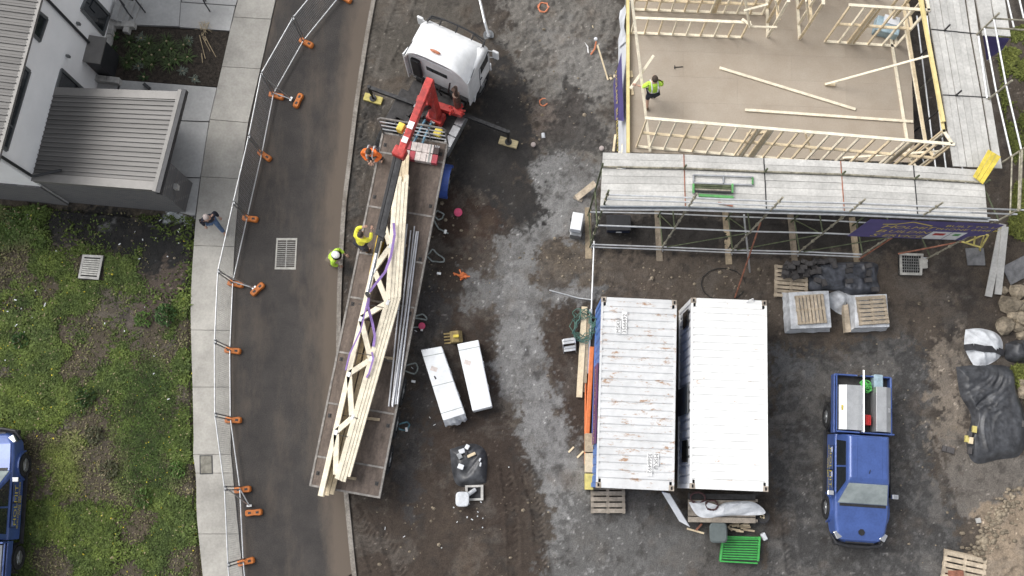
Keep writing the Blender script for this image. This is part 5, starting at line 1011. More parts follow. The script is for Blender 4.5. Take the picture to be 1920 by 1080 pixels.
def container(corners, name_l, roofm, sidem, ftop=CHt):
    q = [P(*c, ftop) for c in corners]; ctr = sum(q, Vector()) / 4; hd = heading((q[2] + q[3]) / 2, (q[0] + q[1]) / 2)
    t = thing('shipping_container', name_l, 'shipping container', XY(ctr), hd); h = ftop; z0 = .08; X_ = Vector((1, 0, 0)); Y_ = Vector((0, 1, 0)); Z_ = Vector((0, 0, 1)); hl, hw2 = CL / 2, CW / 2
    rf = corr(Vector((-hl + .28, -hw2 + .07, h - .045)), X_, Y_, Z_, CL - .56, CW - .14, .238, .036).build('roof', roofm, t, local=True)
    for s_ in (-1, 1): MB().box((s_ * (hl - .17), 0, h - .025), (.24, CW - .3, .03)).build('end_panel', roofm, rf, local=True)
    for s_ in (-1, 1):
        MB().box((0, s_ * (hw2 - .035), h - .03), (CL - .3, .07, .06)).build('top_rail', roofm, t, local=True); MB().box((0, s_ * (hw2 - .05), z0 + .07), (CL - .3, .08, .14)).build('bottom_rail', sidem, t, local=True)
        sw = corr(Vector((-hl + .1, s_ * (hw2 - .07), z0 + .1)), X_, Z_, Y_ * s_, CL - .2, h - z0 - .15, .28, .035).build('side_wall', sidem, t, local=True)
        MB().box((s_ * (hl - .06), 0, h - .045), (.11, CW - .34, .09)).build('header', roofm, t, local=True)
        MB().box((s_ * (hl - .08), 0, h / 2), (.05, CW - .2, h - .25)).build('end_wall' if s_ > 0 else 'door', sidem, t, local=True)
        for s2_ in (-1, 1):
            MB().box((s_ * (hl - .08), s2_ * (hw2 - .07), h / 2), (.15, .13, h - .3)).build('corner_post', sidem, t, local=True)
            for z in (h - .05, z0 + .05):
                cst = MB().box((s_ * (hl - .085), s2_ * (hw2 - .078), z), (.178, .162, .118)).build('corner_casting', 'casting', t, local=True, bevel=.012)
                if z > 1: MB().box((s_ * (hl - .085), s2_ * (hw2 - .078), z + .061), (.1, .06, .004)).build('twistlock_hole', 'void', cst, local=True)
    for y in (-.75, -.28, .28, .75): MB().tube((-hl + .02, y, .25), (-hl + .02, y, h - .2), .022, 6).build('lock_bar', 'galv', t, local=True)
    return t, hd, Matrix.Translation(XY(ctr)) @ Matrix.Rotation(hd, 4, 'Z')
c1, h1, M1 = container([(1127.5, 557), (1269.6, 558), (1117, 917.5), (1264, 921.7)], 'rust-stained grey shipping container with blue side wall', 'cont_grey', 'cont_blue')
c2, h2, M2 = container([(1296, 555), (1438, 559.5), (1293, 922), (1441.5, 924)], 'clean bright white shipping container beside the rusty one', 'cont_white', 'cont_white', 2.62)
mat('ink', (.13, .13, .13), .7, var=.1)
def sticker(cx, cy, flip):
    c = M1.inverted() @ P(cx, cy, CHt); z = CHt + .03; s_ = -1 if flip else 1
    for k, (body, ln) in enumerate((('MSKU', .42), ('3566492', .72))):
        oy = (.1 - k * .2) * s_; o = MB().box((c.x + s_ * (.0 + (ln - .72) / 2 * 1), c.y + oy, z - .008), (ln, .17, .008)).build('number_plate', 'pipe_white', c1, local=True)
        text_mesh('number', body, 'ink', o, (c.x - s_ * .345, c.y + oy - s_ * .06, z), (s_, 0, 0), (0, s_, 0), (.18 if k else .19, .175), extrude=.001, local=True)
sticker(1165, 605, False); sticker(1224, 871, True)
# mural, window and door on the side walls
mat('mural_purple', (.13, .05, .14), .6, var=.3, scale=3); mp_ = MB().box((-.35, CW / 2 + .004, 1.4), (2.6, .012, 1.5)).build('mural', 'mural_purple', c1, local=True); text_mesh('lettering', 'HOLMIT BUILDING', 'gold', mp_, (.85, CW / 2 + .012, 1.15), (-1, 0, 0), (0, 0, 1), .3, local=True)
for (x0, x1, nm) in ((2.2, 2.75, 'window'), (-1.5, -2.2, 'window')): MB().box(((x0 + x1) / 2, CW / 2 + .008, 1.6), (abs(x1 - x0), .02, 1.0)).build(nm, 'glass_dark', c2, local=True)
MB().box((-.2, CW / 2 + .01, 1.2), (.9, .03, 2.0)).build('side_door', 'window_frame', c2, local=True); MB().path([(2.95, -.55, 2.62), (2.98, -.6, 2.75), (3.05, -.75, 2.72), (2.98, -.8, 2.62)], .02, 6).build('lifting_loop', 'pipe_white', c2, local=True)
# ------------------------------------------------------------------ blue utes
mat('ute_blue', (.055, .10, .29), .3, .15, var=.10, scale=1.6, coat=.5, fine=(14, .08)); mat('toolbox_alloy', (.50, .51, .52), .4, .6, var=.1, scale=3, fine=(60, .12)); mat('wind_glass', (.34, .385, .375), .06, 0, var=.3, scale=1.2, spec=.9, col2=(.16, .19, .195)); mat('red_can', (.50, .03, .03), .45, var=.15); mat('strap_green', (.12, .55, .12), .6, var=.15); mat('chrome', (.75, .75, .76), .15, .95, var=.05)
def make_ute(label, loc, rz, load=True):
    t = thing('blue_ute', label, 'ute', loc, rz, group='blue utes of the builder'); L = dict(local=True)
    def ring(x, hw_, z0, z1, r): return rrect(x, hw_, z0, z1, r, 4, hw_ - .05)
    MB().loft([ring(2.68, .52, .45, .82, .1), ring(2.58, .72, .38, .96, .12), ring(2.36, .86, .36, 1.04, .13), ring(1.9, .93, .36, 1.09, .12), ring(1.3, .94, .36, 1.14, .10), ring(.3, .94, .36, 1.13, .09), ring(-.5, .94, .36, 1.12, .09), ring(-.80, .93, .36, 1.12, .09)]).build('body', 'ute_blue', t, bevel=.015, **L)
    MB().loft([[Vector((x, s_ * w_, z + c * .0)) for s_ in np.linspace(-1, 1, 9)] + [Vector((x, s_ * w_ * .98, z - .06)) for s_ in np.linspace(1, -1, 9)] for x, w_, z, c in ((2.52, .56, .99, 0), (2.3, .74, 1.07, 0), (1.8, .80, 1.14, 0), (1.42, .82, 1.18, 0))]).build('bonnet', 'ute_blue', t, bevel=.012, **L)
    MB().tube((2.32, 0, 1.06), (2.32, 0, 1.085), .11, 7).build('bonnet_emblem', 'black_plastic', t, **L)
    gh = MB().loft([[Vector(p) for p in ((x0, .84, 1.10), (x0, -.84, 1.10), (x1, -.84, 1.10), (x1, .84, 1.10))] if False else [Vector((x0, w_, z)), Vector((x0, -w_, z)), Vector((x1, -w_, z)), Vector((x1, w_, z))] for x0, x1, w_, z in ((1.45, -.78, .86, 1.10), (1.1, -.78, .76, 1.42), (.74, -.76, .66, 1.74), (.60, -.70, .58, 1.80))]).build('cabin', 'ute_blue', t, bevel=.07, **L)
    for y in (-.4, .4): MB().beam((.6, y, 1.805), (-.68, y, 1.805), .03, .012).build('roof_rib', 'ute_blue', t, **L)
    MB().tube((.45, 0, 1.8), (.33, 0, 1.9), .012, 5).build('aerial', 'black_plastic', t, **L)
    MB().slab([(1.43, .80, 1.15), (1.43, -.80, 1.15), (.79, -.62, 1.725), (.79, .62, 1.725)][::-1], .02).build('windscreen', 'wind_glass', t, **L)
    MB().beam((1.47, .75, 1.17), (1.47, -.75, 1.17), .09, .03).build('wiper_tray', 'black_plastic', t, **L)
    for s_ in (-1, 1):
        def sp(x, z): w_ = .86 + (z - 1.10) * (.66 - .86) / .64 + .012; return Vector((x, s_ * w_, z))
        for nm, pts in (('front_window', [sp(1.15, 1.17), sp(.28, 1.17), sp(.28, 1.64), sp(.72, 1.64)]), ('rear_window', [sp(.22, 1.17), sp(-.6, 1.17), sp(-.55, 1.64), sp(.22, 1.64)])): MB().slab(pts if s_ > 0 else pts[::-1], .012).build(nm, 'glass_dark', t, **L)
        for x in (.78, -.02):
            MB().box((x, s_ * .9395, .80), (.785, .012, .585)).build('door_gap', 'black_plastic', t, **L); d = MB().box((x, s_ * .943, .80), (.76, .012, .56)).build('door', 'ute_blue', t, bevel=.004, **L); MB().box((x - .26, s_ * .96, .98), (.16, .03, .04)).build('handle', 'chrome', d, **L)
        MB().loft([[Vector((x, s_ * y, z)) for y, z in ((.93, 1.13), (1.13, 1.12), (1.15, 1.22), (.95, 1.24))] for x in (1.05, 1.2)]).build('mirror', 'chrome', t, bevel=.02, **L)
        MB().box((2.44, s_ * .74, .93), (.26, .2, .14), rz=s_ * R(-28)).build('headlight', 'chrome', t, bevel=.03, **L)
        MB().box((-.0 + .2, s_ * .99, .36), (2.3, .12, .06)).build('side_step', 'black_plastic', t, bevel=.01, **L)
        for x in (1.6, -1.4):
            wheel_parts(t, (x, s_ * .86, .39), .39, .26, (0, s_, 0)); MB().loft([[Vector((x + math.cos(R(a)) * q, s_ * y, .42 + math.sin(R(a)) * q)) for q, y in ((.44, .97), (.5, .97), (.5, .80), (.44, .80))] for a in range(0, 181, 20)]).build('wheel_arch', 'ute_blue' if x > 0 else 'black_plastic', t, **L)
        tx = text_mesh('lettering', 'HOLMIT', 'gold', t, (.78 if s_ < 0 else .78, s_ * .955, .72), (-s_, 0, 0), (0, 0, 1), (.27, .27), local=True, align='CENTER') if False else text_mesh('lettering', 'HOLMIT', 'gold', t, (.3, s_ * .956, .79), (-s_, 0, 0), (0, 0, 1), (.36, .3), extrude=.002, local=True, align='CENTER')
        text_mesh('lettering', 'BUILDING SERVICES', 'gold', t, (.3, s_ * .956, .64), (-s_, 0, 0), (0, 0, 1), (.17, .14), extrude=.002, local=True, align='CENTER'); text_mesh('lettering', '0448 888', 'gold', t, (.3, s_ * .956, .53), (-s_, 0, 0), (0, 0, 1), (.17, .13), extrude=.002, local=True, align='CENTER')
    MB().path([(2.45, .9, .75), (2.72, .72, .78), (2.80, .3, .8), (2.80, -.3, .8), (2.72, -.72, .78), (2.45, -.9, .75)], .06, 8).build('bull_bar', 'black_plastic', t, **L); MB().box((2.7, 0, .52), (.16, 1.5, .2)).build('bumper', 'black_plastic', t, bevel=.04, **L); MB().box((2.66, 0, .78), (.05, .9, .2)).build('grille', 'black_plastic', t, **L)
    # tray with side frames, tool boxes and rack
    MB().box((-1.8, 0, .86), (1.9, 1.86, .1)).build('tray_floor', 'chassis', t, **L)
    for s_ in (-1, 1): MB().box((-1.8, s_ * .93, 1.02), (1.94, .05, .32)).build('tray_side', 'ute_blue', t, bevel=.01, **L); MB().tube((-2.74, s_ * .9, 1.3), (-.88, s_ * .9, 1.3), .025, 6).build('tray_rail', 'ute_blue', t, **L)
    for x, z in ((-.86, 1.5), (-2.76, 1.2)): MB().box((x, 0, (z + .9) / 2), (.05, 1.86, z - .9)).build('tray_end', 'ute_blue', t, bevel=.01, **L)
    MB().loft([[Vector((x, y, z)) for y, z in ((.88, .92), (.88, 1.38), (.62, 1.48), (.34, 1.48), (.30, .92))] for x in (-.93, -2.38)]).build('tool_box', 'toolbox_alloy', t, bevel=.008, **L) if False else None
    for s_, y0, y1 in ((1, .34, .87), (-1, .06, .84)):
        bx_ = MB().loft([[Vector((x, s_ * y, z)) for y, z in ((y1, .92), (y1, 1.34), (y1 - .2, 1.5), (y0, 1.5), (y0, .92))] for x in (-.93, -2.4)]).build('tool_box', 'toolbox_alloy', t, bevel=.008, **L); MB().box((-1.65, s_ * (y1 - .08), 1.44), (.16, .05, .03)).build('latch', 'yellow_paint' if s_ < 0 else 'chrome', bx_, **L)
    if load:
        MB().tube((-.86, -.2, 1.86), (-2.86, -.2, 1.86), .035, 8).tube((-2.74, -.2, .95), (-2.74, -.2, 1.86), .03, 6).build('rack_bar', 'chrome', t, **L); MB().tube((-.87, -.2, 1.5), (-.87, -.2, 1.86), .03, 6).build('rack_post', 'chrome', t, **L)
    return t
uf, ur = P(1609, 1022, .75), P(1617, 706, 1.15); umid = XY((uf + ur) / 2); UH = heading(ur, uf)
make_ute('blue ute with aluminium tool boxes parked in the yard beside the containers', umid, UH)
UM = Matrix.Translation(umid) @ Matrix.Rotation(UH, 4, 'Z')
def single_part_can():
    t = thing('jerry_can', 'red fuel can standing in the tray of the yard ute', 'fuel can', UM @ Vector((-1.3, .14, .92)), UH); MB().box((0, 0, .2), (.34, .2, .4)).build('body', 'red_can', t, local=True, bevel=.03); MB().box((0, 0, .42), (.2, .04, .04)).build('handle', 'red_can', t, local=True)
single_part_can()
mb = MB()
for i in range(9): c = UM @ Vector((-2.42 + rng.gauss(0, .1), 0.1 + rng.gauss(0, .08), 1.1)); mb.path([c + Vector((.12 * math.cos(a) * rng.uniform(.6, 1.2), .09 * math.sin(a) * rng.uniform(.6, 1.2), .03 * i)) for a in np.linspace(0, 6.0, 9)], .018, 5)
single(mb, 'green_strap', 'strap_green', 'tangle of bright green strap at the back of the yard ute tray', 'strap')
single(MB().box(UM @ Vector((-2.58, .5, 1.1)), (.5, .3, .35), rz=UH), 'cool_box', 'blue_pack', 'pale blue box at the back of the yard ute tray', 'box', bevel=.03)
make_ute('second blue ute parked on the weedy grass, cut by the left edge', XY(P(-13, 966, .8)) + Vector((-.2, 0, 0)), R(90) + .02, load=False)

# ------------------------------------------------------------------ people
mat('skin', (.45, .28, .21), .6, var=.08); mat('hair', (.055, .04, .03), .85, var=.3, scale=20); mat('vest_orange', (.78, .17, .03), .7, var=.08); mat('vest_yellow', (.72, .68, .06), .7, var=.08); mat('vest_lime', (.48, .74, .08), .7, var=.08); mat('trouser_dark', (.03, .03, .04), .85, var=.2); mat('trouser_khaki', (.16, .13, .10), .85, var=.2); mat('jeans', (.10, .16, .28), .85, var=.2); mat('navy_cloth', (.02, .022, .035), .85, var=.2); mat('boot', (.10, .065, .04), .8, var=.2); mat('reflect', (.62, .64, .66), .4, var=.1); mat('hat_white', (.78, .78, .78), .4, var=.04); mat('cap_pink', (.42, .36, .34), .8, var=.1)
def skin_mesh(name, nodes, edges, radii, m_, parent, sub=1, root=0):
    me = bpy.data.meshes.new(name); me.from_pydata([tuple(p) for p in nodes], edges, []); me.update(); o = bpy.data.objects.new(name, me); C.objects.link(o); o.parent = parent
    o.modifiers.new('skin', 'SKIN'); sv = me.skin_vertices[0].data
    for i, r_ in enumerate(radii): sv[i].radius = r_ if isinstance(r_, tuple) else (r_, r_); sv[i].use_root = (i == root)
    s_ = o.modifiers.new('sub', 'SUBSURF'); s_.levels = sub; s_.render_levels = sub; me.materials.append(MATS[m_])
    return o
def person(label, loc, rz, top, legs, head='hair', hw=(0, 0), lean=.12, arms=None, feet=None, band=True, short=False, hem=None):
    """arms: ((elbow, hand) left, right); feet: ((knee, ankle) left, right), in metres, x forward, y left"""
    t = thing('person', label, 'person', loc, rz); V = Vector
    pel, ch, nk = V((0, 0, .95)), V((lean * .7, 0, 1.28)), V((lean, 0, 1.45)); hd_ = V((lean + .05 + hw[0] * .06, hw[1] * .05, 1.60))
    arms = arms or ((V((.05, .27, 1.12)), V((.2, .25, .9))), (V((.05, -.27, 1.12)), V((.2, -.25, .9)))); feet = feet or ((V((.04, .11, .5)), V((0, .13, .08))), (V((.04, -.11, .5)), V((0, -.13, .08))))
    shL, shR = V((lean * .9, .19, 1.40)), V((lean * .9, -.19, 1.40)); hpL, hpR = V((0, .09, .88)), V((0, -.09, .88))
    toe = [f_[1] + V((.15, 0, -.04)) for f_ in feet]
    N = [pel, ch, nk, hd_ - V((0, 0, .06)), shL, arms[0][0], arms[0][1], shR, arms[1][0], arms[1][1], hpL, feet[0][0], feet[0][1], hpR, feet[1][0], feet[1][1], toe[0], toe[1]]
    E_ = [(0, 1), (1, 2), (2, 3), (2, 4), (4, 5), (5, 6), (2, 7), (7, 8), (8, 9), (0, 10), (10, 11), (11, 12), (0, 13), (13, 14), (14, 15), (12, 16), (15, 17)]
    Rr = [(.13, .11), (.14, .11), .06, .055, .065, .043, .03, .065, .043, .03, .085, .058, .04, .085, .058, .04, .035, .035]
    body = skin_mesh('body', N, E_, Rr, 'skin', t, 1)
    sl = .55 if short else .92
    shn = [pel + V((0, 0, -.02)), ch, nk - V((0, 0, .03)), shL, shL.lerp(arms[0][0], 1), arms[0][0].lerp(arms[0][1], sl - .1), shR, shR.lerp(arms[1][0], 1), arms[1][0].lerp(arms[1][1], sl - .1)]
    if short: shn[5] = arms[0][0].lerp(arms[0][1], .12); shn[8] = arms[1][0].lerp(arms[1][1], .12)
    shirt = skin_mesh('shirt', shn, [(0, 1), (1, 2), (2, 3), (3, 4), (4, 5), (2, 6), (6, 7), (7, 8)], [(.17, .15), (.19, .16), .10, .095, .075, .06, .095, .075, .06], top, t, 1)
    tr = [pel, hpL, feet[0][0], feet[0][0].lerp(feet[0][1], .12 if short else .9), hpR, feet[1][0], feet[1][0].lerp(feet[1][1], .12 if short else .9)]
    skin_mesh('trousers', tr, [(0, 1), (1, 2), (2, 3), (0, 4), (4, 5), (5, 6)], [(.165, .145), .115, .085, .075, .115, .085, .075], legs, t, 1)
    for f_, tt in zip(feet, toe): skin_mesh('boot', [f_[1] + V((-.05, 0, .06)), f_[1] + V((-.03, 0, -.03)), tt], [(0, 1), (1, 2)], [.06, .05, .045], 'boot', t, 1)
    hdM = MB().ball(hd_, .105, 12, (1.05, .85, 1.2)); hdM.ball(hd_ + V((.115, 0, -.01)), .022, 6); hdM.ball(hd_ + V((0, .09, 0)), .025, 6, (1, .5, 1.3)); hdM.ball(hd_ + V((0, -.09, 0)), .025, 6, (1, .5, 1.3)); hdM.build('head', 'skin', t, local=True, smooth=True)
    if head == 'hat_white': MB().ball(hd_ + V((-.005, 0, .05)), .14, 14, (1.1, .95, .85)).loft([[hd_ + V((math.cos(a) * q * 1.15 + .02, math.sin(a) * q, .04)) for a in np.linspace(0, 5.98, 16)] for q in (.125, .165)]).build('hard_hat', head, t, local=True, smooth=True)
    else: MB().ball(hd_ + V((-.022, 0, .035)), .112, 12, (1.08, .92, 1.08)).build('hair' if head == 'hair' else 'cap', head, t, local=True, smooth=True)
    for k in (0, 1):
        h_ = arms[k][1]; d = (arms[k][1] - arms[k][0]).normalized(); sv = d.cross(V((0, 0, 1))).normalized(); up_ = sv.cross(d); hm_ = MB().ball(h_ + d * .05, .045, 8, (1, 1, .9))
        for j, (o_, l_) in enumerate(((-.03, .075), (-.01, .085), (.01, .08), (.03, .06))): b_ = h_ + d * .08 + sv * o_; hm_.path([b_, b_ + d * l_ * .5, b_ + d * l_ * .8 - up_ * .03], .009, 5)
        hm_.path([h_ + d * .03 + sv * .04 * (1 if k else -1), h_ + d * .07 + sv * .065 * (1 if k else -1)], .011, 5); hm_.build('hand', 'skin', t, local=True, smooth=True)
    if band:
        for s_ in (-1, 1):
            a = V((lean * .55, s_ * .1, 1.44)); MB().path([V((lean + .13, s_ * .1, 1.15)), V((lean + .12, s_ * .1, 1.36)), V((lean * .95, s_ * .1, 1.485)), V((lean * .4 - .13, s_ * .1, 1.36)), V((-.12, s_ * .1, 1.15))], .022, 5).build('reflective_band', 'reflect', shirt, local=True)
        rg = [[V((lean * .35 + q * math.cos(a) * .175, q * math.sin(a) * .20, 1.10 + z)) for a in np.linspace(0, 5.9, 16)] for q, z in ((1, 0), (1.02, .05))]; rg = [[r_[i] for r_ in rg] for i in range(16)]; rg.append(rg[0]); MB().loft(rg, caps=False, closed=False).build('reflective_band', 'reflect', shirt, local=True)
    return t
V = Vector
def seat(px, py, z): p = P(px, py, z); return p
person('worker in orange high-visibility shirt looking down at the edge of the trailer deck', seat(706, 300, HD) + V((0, 0, 0)), R(-100), 'vest_orange', 'trouser_dark', 'hair', lean=.22, arms=((V((.2, .36, 1.2)), V((.42, .12, 1.02))), (V((.2, -.30, 1.15)), V((.42, -.05, 1.0)))), feet=((V((.06, .16, .5)), V((-.06, .2, .08))), (V((.08, -.12, .5)), V((.02, -.16, .08)))))
person('worker in yellow shirt standing on the trailer with raised arms guiding the load', seat(684, 468, HD), R(55), 'vest_yellow', 'trouser_dark', 'hair', lean=.12, arms=((V((.3, .26, 1.42)), V((.42, .06, 1.62))), (V((.26, -.28, 1.3)), V((.5, -.16, 1.45)))), band=False)
person('worker in lime shirt and white hard hat leaning at the road edge', seat(630, 492, .0), R(-20), 'vest_lime', 'trouser_khaki', 'hat_white', lean=.25, arms=((V((.22, .28, 1.2)), V((.48, .2, 1.15))), (V((.2, -.28, 1.15)), V((.4, -.22, .98)))), feet=((V((.12, .12, .5)), V((.0, .14, .08))), (V((.02, -.12, .5)), V((-.12, -.14, .08)))), band=False)
person('pedestrian in dark jumper, jeans and pale cap walking along the footpath', seat(409, 424, .055), R(-62), 'navy_cloth', 'jeans', 'cap_pink', lean=.1, arms=((V((-.08, .27, 1.15)), V((.08, .3, .92))), (V((.02, -.27, 1.15)), V((.14, -.26, .92)))), feet=((V((.22, .1, .52)), V((.34, .1, .09))), (V((-.02, -.1, .5)), V((-.34, -.1, .14)))), band=False)
person('worker in lime safety vest and shorts carrying a stud on the timber floor', seat(1217, 192, FH + .0), R(100), 'vest_lime', 'navy_cloth', 'hair', lean=.12, arms=((V((.12, .34, 1.2)), V((.22, .52, 1.18))), (V((.1, -.28, 1.15)), V((.3, -.2, 1.02)))), feet=((V((-.02, .12, .5)), V((-.22, .12, .08))), (V((.14, -.1, .5)), V((.2, -.12, .08)))), short=True)
plank(P(1226, 104, 4.7), P(1182, 166, 4.05), .09, .045, 'pine_pale', 'pale stud held by the worker on the timber floor')
# ------------------------------------------------------------------ loose things around the site
def radial(px, hgt_, fold=.03, seed=1, rings=12, n=72, flat=.5, base=0.0, crease=0):
    """sheet draped over a heap: outline from the survey, height falling to the ground at its hem"""
    o = resample(PX(px) + [PX(px)[0]], max(2, n // len(px)))[:-1]; c = sum(o, Vector((0, 0))) / len(o); rr = []
    for k in range(rings + 1):
        s_ = k / rings; ring = []
        for p in o:
            q = c.lerp(p, max(s_, .01)); z = hgt_ * (1 - max(0, (s_ - flat) / (1 - flat)) ** 1.6)
            ns = float(fbm(np.array([q.x]), np.array([q.y]), 1.3, 4, seed)[0]) - .5; th = seed * 1.3 + .35 * float(vnoise(np.array([q.x * .5]), np.array([q.y * .5]), seed)[0]); uu, vv = q.x * math.cos(th) + q.y * math.sin(th), q.y * math.cos(th) - q.x * math.sin(th); cr = abs(float(fbm(np.array([uu * .5]), np.array([vv * 2.6]), 1.1, 3, seed + 5)[0]) - .5)
            ring.append(Vector((q.x, q.y, base + max(.012, z + (ns * 2 * fold + (.12 - cr) * crease) * min(1, (1 - s_) * 4 + .25)))))
        rr.append(ring)
    return MB().loft(rr, caps=False)
mat('black_plastic_sheet', (.050, .052, .058), .45, var=.4, scale=3, spec=.5, fine=(9, .2)); mat('tarp_blue', (.072, .077, .092), .4, var=.4, scale=4, spec=.5, fine=(10, .2)); mat('wrap_film', (.56, .58, .61), .35, var=.2, scale=4, spec=.6); mat('foam_white', (.70, .72, .74), .5, var=.07, scale=2, fine=(6, .05), bump=.5, bscale=5); mat('bag_white', (.62, .64, .67), .55, var=.12, scale=4); mat('slate_block', (.075, .07, .07), .85, var=.2, scale=8, objvar=.3); mat('rock', (.27, .225, .165), .9, var=.35, scale=3, bump=.6, objvar=.2, fine=(12, .15)); mat('pallet_wood', (.42, .35, .265), .85, var=.2, scale=5, objvar=.18, fine=(18, .12)); mat('pallet_grey', (.27, .235, .195), .85, var=.2, scale=5, objvar=.2, fine=(18, .12))
mat('conduit_orange', (.62, .22, .11), .5, var=.15); mat('pink_cap', (.70, .09, .20), .5, var=.12); mat('hose_green', (.07, .15, .12), .5, var=.2); mat('orange_pipe', (.62, .17, .05), .5, var=.12); mat('cable_black', (.02, .02, .02), .5, var=.2); mat('cable_red', (.07, .03, .032), .6, var=.2); mat('bin_lid', (.105, .125, .125), .55, var=.1); mat('green_crate', (.05, .32, .07), .4, var=.12); mat('bucket_steel', (.34, .26, .12), .7, .3, var=.3, scale=5); mat('cloth_black', (.035, .035, .04), .8, var=.3, scale=4)
# two wrapped white packs
for (px, lb) in (([(789, 656), (828, 649), (872, 776), (831, 789)], 'tall white wrapped pack with torn end nearest the trailer'), ([(857, 645), (897, 637), (923, 762), (886, 771)], 'white wrapped pack on the right of the pair')):
    top = [P(x, y, .75) for x, y in px]; t = thing('wrapped_pack', lb, 'wrapped pack', XY(sum(top, V()) / 4), group='white wrapped packs')
    MB().prism(top, .05, .75).build('pack', 'foam_white', t, bevel=.03)
    lb_ = top[0].lerp(top[2], .3); MB().box(lb_ + V((0, 0, .004)), (.22, .15, .004), rz=R(-20)).build('paper_label', 'box_white', t)
    for s_ in (.33, .68): MB().tube(top[1].lerp(top[2], s_) + V((.012, 0, -.02)), top[1].lerp(top[2], s_ + .05) + V((.012, 0, -.6)), .014, 5).build('film_fold', 'wrap_film', t)
    for s_ in ((.1, .52, .9) if 'torn' in lb else (.1,)): a, b = top[0].lerp(top[3], s_), top[1].lerp(top[2], s_); MB().beam(a + V((0, 0, .004)), b + V((0, 0, .004)), .018, .006).build('strap', 'grey_web', t)
    if 'torn' in lb:
        rg = MB(); d = (top[3] - top[0]).normalized()
        for i in range(9): p = top[3].lerp(top[2], i / 8); rg.v += [p + V((0, 0, -.02)), p + d * rng.uniform(.08, .2) + V((0, 0, -.25)), p + d * rng.uniform(.1, .25) + V((0, 0, -.62))]
        rg.f += [(3 * i + j, 3 * i + 3 + j, 3 * i + 4 + j, 3 * i + 1 + j) for i in range(8) for j in range(2)]; rg.build('torn_wrap', 'wrap_film', t); MB().box(P(816, 708, .753), (.05, .12, .004), rz=R(30)).build('tear', 'cloth_black', t)
        k0 = MB(); e = (top[1] - top[0]).normalized(); k0.loft([[top[0] + d * -.02 + e * x + V((0, 0, z)) for x in (0, .08, .2, .3)] for z in (0, -.2, -.6)], caps=False, closed=False); k0.build('loose_corner', 'wrap_film', t)
# excavator bucket with teeth
t = thing('digger_bucket', 'small yellow excavator bucket with teeth on the dirt', 'excavator bucket', XY(P(850, 634))); MB().loft([[V((x, y, z)) for x, z in ((.28, .02), (.33, .2), (.2, .36), (-.02, .38), (-.1, .3), (-.08, .05))] for y in (-.2, .2)]).build('bucket', 'bucket_steel', t, local=True, bevel=.02)
for y in (-.16, -.05, .06, .17): MB().beam((-.08, y, .06), (-.32, y, .05), .05, .04).build('tooth', 'bucket_steel', t, local=True)
MB().box((.12, 0, .42), (.2, .1, .1)).build('hitch', 'yellow_paint', t, local=True, bevel=.02); t.rotation_euler = (0, 0, R(6))
# ratchet straps dropped beside the trailer
def strap_heap(px, py, n, L, m_, label, seed):
    r = random.Random(seed); t = thing('ratchet_strap', label, 'strap', P(px, py), group='lashing straps dropped beside the trailer'); c = P(px, py, .03); mb = MB(); p = c + V((-.35, .5, .25)); pts = [p]
    a = -1.0
    for i in range(n): a += r.uniform(-.2, 1.35); p = p + V((math.cos(a), math.sin(a), 0)) * L * r.uniform(.6, 1.2); p.z = .04 + .03 * (i % 3); p = p + (c - p) * .16; pts.append(p.copy())
    mb.ribbon([q for s0, s1 in zip(pts[:-1], pts[1:]) for q in (s0, s0.lerp(s1, .5))] + [pts[-1]], .05, .006); mb.build('webbing', m_, t); MB().box(c + V((.1, -.1, .04)), (.14, .08, .06), rz=r.uniform(0, 3)).build('ratchet', 'galv', t)
for i, (x, y, m_, lb) in enumerate(((830, 430, 'grey_web', 'grey lashing strap below the blue mudguard and pink cap'), (818, 508, 'grey_web', 'grey lashing strap in loops left of the orange mesh'), (786, 612, 'grey_web', 'grey lashing strap curled around the pink cap'), (770, 710, 'grey_web', 'pale lashing strap beside the middle of the white pack'), (757, 800, 'teal_web', 'teal lashing strap loops beside the rear trailer wheels'))): strap_heap(x, y, 14, .2, m_, lb, 11 + i)
for x, y, r_, m_, lb in ((859, 398, .15, 'pink_cap', 'large bright pink pipe cap on brown dirt'), (791, 611, .12, 'pink_cap', 'pink cap lying inside the curled grey strap'), (1000, 271, .09, 'cap_pink', 'small pinkish cap on the wet dirt by the outrigger pad'), (1128, 278, .09, 'cap_pink', 'small pinkish cap at the scaffold corner')):
    t = thing('plastic_disc', lb, 'plastic disc', P(x, y)); MB().tube(P(x, y, 0), P(x, y, .12), r_, 18).build('rim', m_, t, bevel=.01); MB().tube(P(x, y, .1), P(x, y, .16), r_ * .7, 18).build('dome', m_, t, bevel=.01)
single(MB().tube(P(1018, 250, .03), P(1019, 259, .03), .07, 10), 'bottle', 'wrap_film', 'clear bottle lying on the wet dirt', 'bottle')
mb = MB()
for i in range(40): c = P(867 + rng.gauss(0, 5), 517 + rng.gauss(0, 3), .04 + rng.random() * .08); mb.beam(c, c + V((rng.gauss(0, .08), rng.gauss(0, .06), rng.gauss(0, .03))), .05, .006)
single(mb, 'orange_mesh', 'orange_pipe', 'crumpled orange safety mesh on the dirt', 'mesh')
def coil(px, py, r_, n, rad, m_, label, z=.03, sq=1, jit=.15, name='conduit_coil', cat='conduit'):
    pts = []; c = P(px, py, z)
    for i in range(n * 14): a = 2 * math.pi * i / 14; q = r_ * (1 + rng.uniform(-jit, jit)); pts.append(c + V((math.cos(a) * q, math.sin(a) * q * sq, .012 * i / 14 + rng.uniform(0, .01))))
    return single(MB().path(pts, rad, 6), name, m_, label, cat)
